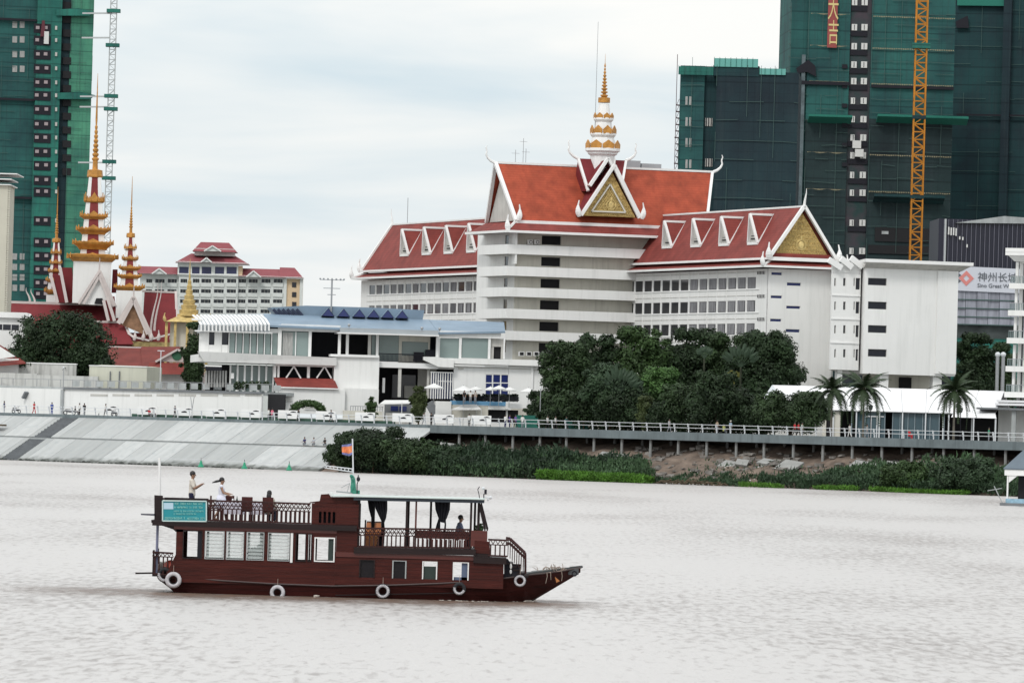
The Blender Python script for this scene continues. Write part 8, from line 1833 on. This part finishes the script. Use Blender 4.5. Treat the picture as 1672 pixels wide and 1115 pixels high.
railing(None, ((585, 860.5), (768, 863)), (893, 895.5), 7.2, .0, rh=5.0); railing(None, ((585, 860.5), (768, 863)), (893, 895.5), 7.2, BW - .05, rh=5.0)
railing(None, ((797, 879), (829, 880.5)), (907.5, 909), 7.6, .0, rows=1, rh=6.5); railing(None, ((797, 879), (829, 880.5)), (907.5, 909), 7.6, BW - .1, rows=1, rh=6.5)
MB().prism([B(252, 808), B(266, 809), B(266, 851), B(252, 850)], (0, .06, 0)).build('stern_panel', WOODD, boat); MB().box(bx_(252), .06, zz_(850, 260), bx_(254), BW - .05, zz_(811, 260)).build('stern_panel', WOOD, boat)
MB().box(bx_(266), .0, zz_(851, 300), bx_(338), .05, zz_(812.5, 300)).build('backing_panel', WOODD, boat)
# bench with slatted back on the fore deck
MB().box(bx_(676), .7, zz_(880, 720), bx_(770), .78, zz_(867, 720)).build('bench_back', WOODR, boat)
sm_ = MB().box(-.04, 0, 0, .04, .05, .36).mesh('bench_slat', WOODR)
for i in range(12): put('bench_slat', sm_, boat, (bx_(682 + i * 7.6), .72, zz_(895, 700)))
# stair railing at the bow
m = MB(); t1, t2, t3 = B(826, 880), B(833, 881), B(858, 904.5); b3 = B(858, 936, .2)
for y_ in (.25, BW - .25):
    a, b_, c_, d_ = [V((p.x, y_, p.z)) for p in (t1, t2, t3, b3)]; dz = V((0, 0, -.19)); m.path([a, b_, c_, d_], .045, n=5); m.path([a + dz, b_ + dz, c_ + dz], .03, n=5)
o = m.build('stair_railing', RAILW, boat); m = MB()
for y_ in (.25, BW - .25):
    for i in range(8):
        px = 830 + i * 3.6; yt = 881 + max(0, px - 833) * .94; yb_ = min(936, 907 + max(0, px - 829) * 1.02); a, b_ = B(px, yt), B(px, yb_); (MB().tube((a.x, y_, a.z), (a.x, y_, b_.z), .022, n=4)).build('baluster', RAILW, o)
for i in range(5):
    a = B(826 + i * 6.2, 913 + i * 5.4); MB().box(a.x, .3, a.z - .2, a.x + .3, BW - .3, a.z - .14).build('stair_tread', WOODD, boat)
MB().prism([B(823, 912), B(829, 912), B(834, 920), B(850, 921), B(849, 941), B(823, 944)], (0, .05, 0)).build('dark_box', BLACK, boat).location = (0, .35, 0)
m = MB(); q = B(834, 929, .3); m.sphere((q.x, .3, q.z + .12), .05, .03, .12, 6, 5).sphere((q.x, .3, q.z - .1), .05, .03, .09, 6, 5); m.build('white_fender', WHITE2, boat)
# curtains
def curtain(pts_l, pts_r, y_, n=9):
    m = MB(); L_ = len(pts_l); rows_ = []
    for k in range(L_):
        a, b_ = B(*pts_l[k], y_), B(*pts_r[k], y_); rows_.append([a.lerp(b_, i / n) + V((0, .05 * (1 if i % 2 else -1), 0)) for i in range(n + 1)])
    pts = [p for r in rows_ for p in r]; m.add(pts, [(k * (n + 1) + i, k * (n + 1) + i + 1, (k + 1) * (n + 1) + i + 1, (k + 1) * (n + 1) + i) for k in range(L_ - 1) for i in range(n)])
    o = m.build('curtain', BLACK, boat); sd_ = o.modifiers.new('thick', 'SOLIDIFY'); sd_.thickness = .015; return o
curtain([(600, 814), (602, 830), (606, 845), (606, 862)], [(611, 814), (612, 830), (611.5, 845), (611, 862)], .25)
curtain([(610, 814), (613, 830), (620, 845), (624, 853), (622, 868), (617, 882), (614, 894)], [(632, 814), (632, 832), (630, 845), (627, 853), (628, 866), (627, 882), (626, 895)], .16)
curtain([(709.5, 814), (711, 832), (716, 846), (719, 852)], [(735, 814), (734, 832), (729, 846), (724, 853)], .22); curtain([(716, 846), (713, 855), (710, 866)], [(719, 848), (719, 856), (719, 866)], .2, 4); curtain([(724, 848), (726, 856), (724, 870)], [(728, 847), (728.5, 856), (728, 866)], .2, 4)
# stern balcony, posts, poles
railing(None, ((249, 899.5), (283, 901.5)), (937, 940), 6.8, .2, rows=1, rh=5); 
railing(None, ((249, 899.5), (283, 901.5)), (937, 940), 6.8, BW - .3, rows=1, rh=5)
MB().box(bx_(249), .2, zz_(941, 260), bx_(288), BW - .2, zz_(938, 260)).build('stern_deck', WOODD, boat); MB().box(bx_(249), .2, zz_(938, 260), bx_(252), .35, zz_(898, 260)).box(bx_(249), BW - .35, zz_(938, 260), bx_(252), BW - .2, zz_(898, 260)).build('corner_post', WOODD, boat)
MB().tube((bx_(255.5), .3, zz_(938, 255)), (bx_(255.5), .3, zz_(855, 255)), .06, n=6).build('stern_post', plain('blue_grey_pipe', (.16, .17, .25), .5), boat)
MB().tube(B(221, 935.5, .6), B(252, 935, .6), .035).build('tiller_pole', WOODD, boat); MB().hexa([B(230, 840.5), B(254, 842), B(254, 842, .3), B(230, 840.5, .3), B(230, 838), B(254, 838.5), B(254, 838.5, .3), B(230, 838, .3)]).build('stern_plank', plain('grey_plank', (.09, .09, .11), .7), boat)
m = MB()
for k in range(4): m.sphere(B(262 + k * 5, 925, .8), .13, .13, .22, 7, 5)
m.build('canister', plain('pale_plastic', (.35, .33, .30), .5), boat, label='pale canisters behind the stern rail'); MB().sphere(B(278, 925, .5), .30, .25, .28, 9, 6).build('red_canister', plain('red_plastic', (.35, .05, .03), .5), boat)
# sign
TEALS = plain('teal_sign_paint', (.010, .24, .28), .5); LET = plain('pale_sign_letter', (.30, .62, .58), .6)
a, b_, c_, d_ = B(265.5, 850, -.1), B(337, 850.8, -.1), B(337, 818, -.1), B(265.5, 817, -.1)
sgn = MB().prism([a, b_, c_, d_], (0, .05, 0)).build('sign_board', TEALS, boat, label='teal sign board with a white frame, a pale picture and rows of small light lettering')
fr_ = MB()
for p_, q_ in ((a, b_), (b_, c_), (c_, d_), (d_, a)): fr_.tube(p_ + V((0, -.02, 0)), q_ + V((0, -.02, 0)), .035, n=4)
fr_.build('sign_frame', plain('pale_frame', (.50, .62, .60), .6), sgn)
MB().prism([B(267, 831, -.115), B(283, 831, -.115), B(283, 820.5, -.115), B(267, 820.5, -.115)], (0, .01, 0)).build('sign_picture', plain('pale_blue_print', (.42, .58, .68), .6), sgn)
m = MB(); rnd = random.Random(4)
def glyph_row(x0_, x1_, yc, hh, mb):
    """small letter shaped strokes, too small to be read in the photograph"""
    x = x0_
    while x < x1_:
        w_ = hh * .52; k = rnd.randrange(4)
        def st_(xa, ya, xb, yb): mb.tube(B(xa, ya, -.118), B(xb, yb, -.118), .0075 if hh < 3 else .011, n=3)
        if k in (0, 2): st_(x, yc - hh / 2, x, yc + hh / 2)
        if k in (0, 1, 3): st_(x, yc - hh / 2, x + w_, yc - hh / 2)
        if k in (1, 2): st_(x + w_, yc - hh / 2, x + w_, yc + hh / 2)
        if k in (0, 3): st_(x, yc + hh / 2, x + w_, yc + hh / 2)
        st_(x, yc, x + w_, yc)
        x += hh * .8; x += hh * .7 if rnd.random() < .15 else 0
glyph_row(285, 303, 822, 3.0, m); glyph_row(305, 312, 822.2, 2.6, m); glyph_row(315, 330, 822.4, 3.0, m); glyph_row(285, 303, 828, 3.0, m); glyph_row(305, 312, 828.2, 2.6, m); glyph_row(315, 330, 828.4, 3.0, m)
glyph_row(284, 333, 834.3, 2.2, m); glyph_row(284, 320, 838.8, 2.0, m); glyph_row(269, 300, 845.8, 3.0, m); glyph_row(306, 333, 846.2, 3.0, m)
m.build('lettering', LET, sgn)
# masts, lights, flag
MB().tube(B(261, 812, 1.2), B(260.5, 747, 1.2), .05).build('white_mast', WHITE2, boat)
m = MB(); m.path([B(261, 748, 1.2), B(330, 750, 1.5), B(420, 755, 1.6), B(530, 762, 1.8)], .012, n=4); m.build('stay_wire', PIPE, boat)
m = MB(); m.tube(B(530, 760, 1.8), B(577, 765.5, 1.8), .022).tube(B(530, 763.5, 1.8), B(577, 770.5, 1.8), .022)
for i in range(8): m.tube(B(533 + i * 6, 760.4 + i * .7, 1.8), B(533 + i * 6, 763.8 + i * .9, 1.8), .018)
m.build('light_ladder', PIPE, boat)
MB().tube(B(577.5, 806, 1.8), B(575.5, 716, 1.8), .028).build('flag_pole', PIPE, boat)
FLG = mat('orange_flag', (.75, .27, .12), .8, .2, 6); m = MB(); rows_ = []
nx_ = 8
for j in range(6):
    for i in range(nx_ + 1):
        s = i / nx_; p = B(576 - 17.5 * s, 723.5 + (j / 5) * 20 * (1 - .35 * abs(s - .35) * 1.2) + 3 * s, 1.8 + .09 * math.sin(s * 9 + j * .6)); rows_.append(p)
fm = []; 
for j in range(5):
    for i in range(nx_): fm.append((j * (nx_ + 1) + i, j * (nx_ + 1) + i + 1, (j + 1) * (nx_ + 1) + i + 1, (j + 1) * (nx_ + 1) + i))
m.add(rows_, fm); me = m.mesh('flag', FLG); me.materials.append(plain('blue_flag_cloth', (.20, .22, .45), .8))
for k, p_ in enumerate(me.polygons):
    if k // nx_ in (0, 4): p_.material_index = 1
fo = put('flag', me, boat); sd_ = fo.modifiers.new('thick', 'SOLIDIFY'); sd_.thickness = .01
GRS_ = plain('sea_green_paint', (.03, .20, .14), .5); m = MB()
m.tube(B(574, 804, 1.7), B(575, 786, 1.7), .05).tube(B(580, 804, 1.7), B(578, 780, 1.7), .05).tube(B(575, 786, 1.7), B(573, 777, 1.7), .04).tube(B(578, 780, 1.7), B(574, 776, 1.7), .045); m.sphere(B(576, 795, 1.7), .10, .08, .2, 8, 6).sphere(B(573.5, 777, 1.7), .07, n=7, m=5); m.box(bx_(571), 1.6, zz_(806, 576, 1.7), bx_(583), 1.9, zz_(800, 576, 1.7)); m.build('green_mast_fitting', GRS_, boat)
m = MB(); m.tube(B(549, 802, 1.7), B(580, 805, 1.7), .03).tube(B(557, 796, 1.7), B(570, 789, 1.7), .012).tube(B(567, 803, 1.7), B(571, 788, 1.7), .012); m.build('aerial_bracket', STEEL, boat)
m = MB(); m.tube(B(583, 806, 1.5), B(583, 790, 1.5), .022).tube(B(583, 790, 1.5), B(584.5, 786, 1.5), .02); m.sphere(B(585, 782, 1.5), .08, .08, .1, 7, 5).tube(B(585, 779, 1.5), B(585, 775, 1.5), .02); m.build('lantern', BLACK, boat)
m = MB(); m.box(bx_(788) , .6, zz_(807, 790), bx_(792), .75, zz_(799, 790)); m.path([B(783, 794, .7), B(780, 799, .7), B(782, 806, .7), B(783, 813, .7)], .022, n=4).tube(B(790, 806, .65), B(790, 813, .65), .03, n=4); m.build('roof_light', BLACK, boat, label='black lamp on the roof edge'); m = MB(); m.sphere(B(789, 797, .7), .065, n=7, m=5); m.sphere(B(801, 812, .3), .07, .06, .07, 8, 5).sphere(B(797, 815, .3), .05, .05, .06, 7, 5); m.tube(B(791, 811, .3), B(799, 812, .3), .03); m.build('search_light', PIPE, boat)
MB().box(bx_(532), 1.0, zz_(812, 533), bx_(539), 1.5, zz_(803, 533)).build('roof_box', WHITE2, boat)
# bow gear
rnd = random.Random(9); ROPE2 = mat('pale_rope', (.32, .26, .22), .9, .3, 5); m = MB()
for i in range(46):
    px = rnd.uniform(880, 924); p_ = B(px, 935.5 - (px - 880) * .12, 1.5 + rnd.uniform(-.5, .3)); a_ = rnd.uniform(0, 3.1); l_ = rnd.uniform(.12, .4); q_ = p_ + V((math.cos(a_) * l_, rnd.uniform(-.1, .1), rnd.uniform(0, .30))); m.tube(p_, q_, .013, n=4)
for i in range(6): m.torus(B(892 + i * 5, 931, 1.5), .14, .02, 'Z' if i % 2 else 'Y', 12, 4)
m.path([B(893, 934, .9), B(893.5, 941, .88), B(891, 952, .9)], .014, n=4).path([B(899, 933, .9), B(899.5, 946, .95)], .014, n=4).path([B(917, 932, 1.1), B(918, 940, 1.12), B(917, 948, 1.15)], .014, n=4)
o = m.build('rope_heap', ROPE2, label='tangled pale rope heaped on the pointed bow', cat='rope'); o.location = FBt.O
o = MB().prism([B(906, 941, .95), B(914, 948, 1.0), B(908.5, 951, 1.0)], (0, -.03, 0)).build('anchor_plate', plain('orange_iron', (.45, .18, .06), .6), label='small orange triangular plate hanging on the bow', cat='anchor'); o.location = FBt.O
MB().torus(B(938, 936, 1.5), .09, .03, 'Y', 12, 5).build('bow_eye', BLACK, boat)
# foam, painted hull reflection and wake
m = MB(); rnd = random.Random(12)
for i in range(130):
    px = rnd.choice([rnd.uniform(516, 522), rnd.uniform(858, 878), rnd.uniform(862, 872), rnd.uniform(720, 860)]); s = rnd.uniform(.012, .03); y_ = -.12 if px < 800 else .6 + (px - 800) * .013; m.sphere((bx_(px), y_ + rnd.uniform(-.25, .05), rnd.uniform(0, .02 if 530 < px < 860 else .07)), s * 2.2, s, s * .6, 6, 4)
o = m.build('bow_foam', plain('foam', (.55, .50, .45), .9), kind='stuff'); o.location = FBt.O
# brown sheet painting the hull's dark reflection, with the muddy wake astern
wk = bpy.data.materials.new('hull_reflection_wake'); wk.use_nodes = True; t = wk.node_tree; b = t.nodes['Principled BSDF']; b.inputs['Base Color'].default_value = (.19, .13, .10, 1); b.inputs['Roughness'].default_value = .4; b.inputs['Specular IOR Level'].default_value = .35
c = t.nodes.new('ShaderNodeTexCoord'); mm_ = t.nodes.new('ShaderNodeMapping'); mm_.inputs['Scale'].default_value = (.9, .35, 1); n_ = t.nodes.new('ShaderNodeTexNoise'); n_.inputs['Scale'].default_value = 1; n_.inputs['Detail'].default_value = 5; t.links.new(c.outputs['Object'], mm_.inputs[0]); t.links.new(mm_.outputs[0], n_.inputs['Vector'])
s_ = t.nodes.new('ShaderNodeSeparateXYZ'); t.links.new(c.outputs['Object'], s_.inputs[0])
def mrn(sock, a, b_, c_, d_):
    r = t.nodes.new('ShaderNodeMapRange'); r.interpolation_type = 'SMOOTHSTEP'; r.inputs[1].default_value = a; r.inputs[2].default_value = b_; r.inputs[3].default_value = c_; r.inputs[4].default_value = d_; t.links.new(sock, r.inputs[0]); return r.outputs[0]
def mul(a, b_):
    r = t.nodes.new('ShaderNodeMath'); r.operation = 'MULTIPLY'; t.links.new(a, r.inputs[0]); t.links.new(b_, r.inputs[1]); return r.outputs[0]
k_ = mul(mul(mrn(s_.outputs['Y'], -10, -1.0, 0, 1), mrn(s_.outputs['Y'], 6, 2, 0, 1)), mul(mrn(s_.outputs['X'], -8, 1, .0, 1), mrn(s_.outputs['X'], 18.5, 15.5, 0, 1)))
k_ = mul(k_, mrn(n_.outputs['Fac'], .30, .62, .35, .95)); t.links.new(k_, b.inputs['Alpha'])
m = MB(); m.add([(-12, -16, .006), (19, -16, .006), (19, 7, .006), (-12, 7, .006)], [(0, 1, 2, 3)]); o = m.build('hull_reflection_wake', wk, kind='stuff'); o.location = FBt.O
# ---- tyres hung on the side
TW = mat('tyre_white_paint', (.55, .54, .56), .7, .12, 4, var2=(.35, .34, .36)); TB_ = plain('tyre_rubber', (.015, .015, .018), .8)
def tyre(px, py, r_, label, white='full', y_=-.16):
    c_ = B(px, py, y_); k = 246 / F; R_ = r_ * k; t_ = thing('tyre_fender', label, 'tyre', loc=FBt.world(c_), group='tyres hung along the hull')
    MB().torus((0, 0, 0), R_ * .72, R_ * .28, 'Y', 24, 9).build('tyre', TW if white == 'full' else TB_, t_, smooth=True)
    if white == 'full': MB().torus((0, -.035, 0), R_ * .50, R_ * .09, 'Y', 20, 6).build('inner_rim', TB_, t_, smooth=True)
    else:
        m = MB(); n = 24; a0, a1 = (0, 24) if white == 'ring' else (11, 23)
        for i in range(a0, a1):
            t0_, t1_ = 2 * math.pi * i / n, 2 * math.pi * (i + 1) / n; m.tube((math.cos(t0_) * R_ * .72, -R_ * .2, math.sin(t0_) * R_ * .72), (math.cos(t1_) * R_ * .72, -R_ * .2, math.sin(t1_) * R_ * .72), R_ * .19, n=6)
        m.build('painted_band', TW, t_, smooth=True)
    MB().tube((0, 0, R_ * .5), (0, .06, R_ * 1.0 + .25), .012, n=4).build('hanging_rope', ROPE2, t_)
tyre(269, 938, 13, 'dark tyre half hidden behind the thick white one at the stern', 'part', .25)
tyre(283, 946.5, 13.5, 'thick white painted tyre at the stern')
tyre(453, 967, 12.5, 'white tyre hanging alone under the louvred cabin windows')
tyre(625, 965, 12.5, 'black tyre with a white ring below the second small dark window', 'ring')
tyre(750, 961, 11, 'mostly black tyre with white lower half below the brightest small window', 'part')
tyre(849, 948, 10.5, 'black tyre with a white ring beneath the bow stair', 'ring', .0)
# ---- things and people on the decks
DZ = zz_(852, 380)
CHW = mat('chair_wood', (.06, .012, .010), .5, .25, 3)
def chair(x, y, z, rz, label, high=True):
    t_ = thing('chair', label, 'chair', loc=FBt.world((x, y, z)), rz=rz, group='dark red wooden chairs on the boat')
    MB().box(-.22, -.22, .42, .22, .22, .46).build('seat', CHW, t_); MB().box(-.24, -.22, .46, -.19, .22, 1.02).build('backrest', CHW, t_)
    lm = MB().box(-.02, -.02, 0, .02, .02, .42).mesh('leg', CHW)
    for a_ in (-.2, .2):
        for b2 in (-.2, .2): put('leg', lm, t_, (a_, b2, 0))
    for s in (-.2, .2): MB().box(-.19, s - .02, .62, .2, s + .02, .66).box(.16, s - .02, .46, .2, s + .02, .62).build('armrest', CHW, t_)
    return t_
def px_on(px, y): return B(px, 850, y).x
chair(px_on(403, .6), .6, DZ, math.pi / 2, 'high backed chair nearest the rail in the middle of the top deck'); chair(px_on(437, .9), .9, DZ, math.pi / 2, 'chair under the long haired seated woman'); chair(px_on(352, 1.0), 1.0, DZ, 0.1, 'chair beside the walking woman in white'); chair(px_on(380, 2.6), 2.6, DZ, -.8, 'chair behind the first white table')
CLO = mat('table_cloth', (.62, .60, .68), .9, .06, 3)
def table(x, y, z, label, w_=.8):
    t_ = thing('table', label, 'table', loc=FBt.world((x, y, z)), group='white clothed tables on the top deck')
    m = MB(); w2 = w_ / 2; m.box(-w2, -w2, .73, w2, w2, .76); m.build('table_top', CLO, t_)
    m = MB()
    for s in (-1, 1):
        for i in range(8):
            x0_, x1_ = -w2 + w_ * i / 8, -w2 + w_ * (i + 1) / 8; o_ = .02 * (i % 2); m.box(x0_, s * (w2 + o_), .3, x1_, s * (w2 + o_) + .01 * s, .729); m.box(s * (w2 + o_), x0_, .3, s * (w2 + o_) + .01 * s, x1_, .729)
    m.build('cloth_skirt', CLO, t_); lm = MB().box(-.025, -.025, 0, .025, .025, .73).mesh('leg', CHW)
    for a_ in (-w2 + .08, w2 - .08):
        for b2 in (-w2 + .08, w2 - .08): put('leg', lm, t_, (a_, b2, 0))
table(px_on(382, 1.6), 1.6, DZ, 'white clothed table between the walking woman and the high backed chair'); table(px_on(424, 1.9), 1.9, DZ, 'white clothed table before the seated long haired woman')
o = MB().lathe([(.035, 0), (.04, .12), (.015, .2), (.015, .26)], n=8).build('bottle', plain('dark_bottle', (.02, .03, .02), .2), label='dark bottle standing on the white table beside the high backed chair', cat='bottle'); o.location = FBt.world((px_on(386, 1.5), 1.5, DZ + .76))
o = MB().lathe([(.03, 0), (.035, .1), (.03, .16)], n=8).build('cup', WHITE2, label='white cup standing on the same table as the dark bottle', cat='cup'); o.location = FBt.world((px_on(379, 1.45), 1.45, DZ + .76))
person('person', 'man in pale t-shirt standing at the stern of the top deck with raised hands', FBt.world((px_on(312, 2.3), 2.3, DZ + .05)), -.15, (.62, .57, .50), (.02, .02, .05), 'stand', 1.84, 'short', arms=((.10, .03, -.27), (.20, -.04, .13)) and (((.10, .04, -.27), (.21, -.05, .12)), ((.12, .03, -.27), (.22, -.06, .14))))
person('person', 'woman in white dress with blowing dark hair walking on the top deck', FBt.world((px_on(360, 1.9), 1.9, DZ)), 0, (.66, .66, .74), (.66, .66, .76), 'walk', 1.68, 'pony', skirt=True, sleeves=False, arms=(((.12, .04, -.25), (.22, -.02, -.04)), ((.10, .05, -.26), (.24, -.03, -.09))))
person('person', 'long haired woman in pale blouse seated with her back turned on the top deck', FBt.world((px_on(438, .95), .95, DZ + .02)), math.pi / 2 - .3, (.60, .58, .50), (.05, .05, .08), 'sit', 1.66, 'long', lean=.03)
FZ = zz_(895, 745)
person('person', 'dark haired man in grey blue shirt seated on the open front deck', FBt.world((px_on(747, 1.3), 1.3, FZ)), .2, (.16, .18, .26), (.03, .03, .05), 'sit', 1.72, 'short', lean=.10)
person('person', 'person in dark clothes inside the louvred cabin next to the plant', FBt.world((px_on(424, 2.2), 2.2, .75)), .3, (.04, .05, .05), (.02, .02, .03), 'sit', 1.6, 'short')
t_ = thing('bench', 'low dark bench under the seated man on the front deck', 'bench', loc=FBt.world((px_on(745, 1.3), 1.3, FZ))); MB().box(-.7, -.25, .38, .5, .25, .43).build('seat', CHW, t_); lm = MB().box(-.03, -.2, 0, .03, .2, .38).mesh('leg', CHW); put('leg', lm, t_, (-.6, 0, 0)); put('leg', lm, t_, (.4, 0, 0))
q = B(782, 881, .5); t_ = thing('cushion', 'round pale pink cushion by the prow post', 'cushion', loc=FBt.world(q)); MB().sphere((0, 0, 0), .19, .14, .15, 12, 8).build('pad', plain('pale_pink_cloth', (.62, .48, .46), .9), t_, smooth=True); MB().torus((0, 0, 0), .185, .012, 'Z', 14, 4).build('seam', plain('pink_piping', (.5, .35, .33), .9), t_)
t_ = thing('prow_plant', 'small potted green plant between the slanted prow posts', 'potted plant', loc=FBt.world(B(783, 866, .6))); MB().lathe([(.08, -.12), (.12, .0)], n=8).build('pot', WOODD, t_); leafcloud(MB(), [((0, 0, .12), .16, .14, .18)], 120, .08, random.Random(3)).build('foliage', LF['mid'], t_)
t_ = thing('potted_plant', 'dark potted plant inside the louvred cabin', 'potted plant', loc=FBt.world((px_on(416, 1.2), 1.2, zz_(913, 416)))); MB().lathe([(.14, -.5), (.2, .0)], n=8).build('pot', plain('grey_pot', (.08, .09, .09), .7), t_); leafcloud(MB(), [((0, 0, .22), .26, .24, .26)], 260, .10, random.Random(8)).build('foliage', LF['deep'], t_)
# wooden cabinet
ORW = mat('orange_wood', (.42, .13, .025), .4, .2, 2, stretch=(1, 1, .3), spec=.5)
x0_, x1_ = B(597, 880, .35).x, B(622, 880, .35).x; t_ = thing('wooden_cabinet', 'tall orange brown wooden cabinet behind the black curtain on the front deck', 'cabinet', loc=FBt.world((x0_, .35, FZ)))
zc_ = zz_(851, 608, .35) - FZ; w_ = x1_ - x0_
MB().box(0, 0, 0, w_, .5, zc_ - .5).build('cabinet_body', ORW, t_); MB().hexa([(0, -.06, zc_ - .498), (w_, -.06, zc_ - .498), (w_, .5, zc_ - .498), (0, .5, zc_ - .498), (.02, .05, zc_ - .06), (w_ - .02, .05, zc_ - .06), (w_ - .02, .5, zc_), (.02, .5, zc_)]).build('desk_top', ORW, t_); MB().box(-.06, .02, 0, -.003, .52, zc_ + .05).build('dark_side', WOODD, t_)
m = MB()
for i in range(2): m.torus((w_ * (.28 + .42 * i), -.01, zc_ - .65), .06, .014, 'Y', 12, 4)
m.box(w_ * .48, -.015, .05, w_ * .52, -.002, zc_ - .55); m.build('panel_trim', plain('pale_brass', (.5, .3, .12), .4), t_); MB().tube((w_ * .45, -.03, .5), (w_ * .45, -.03, .62), .01).build('handle', STEEL, t_)
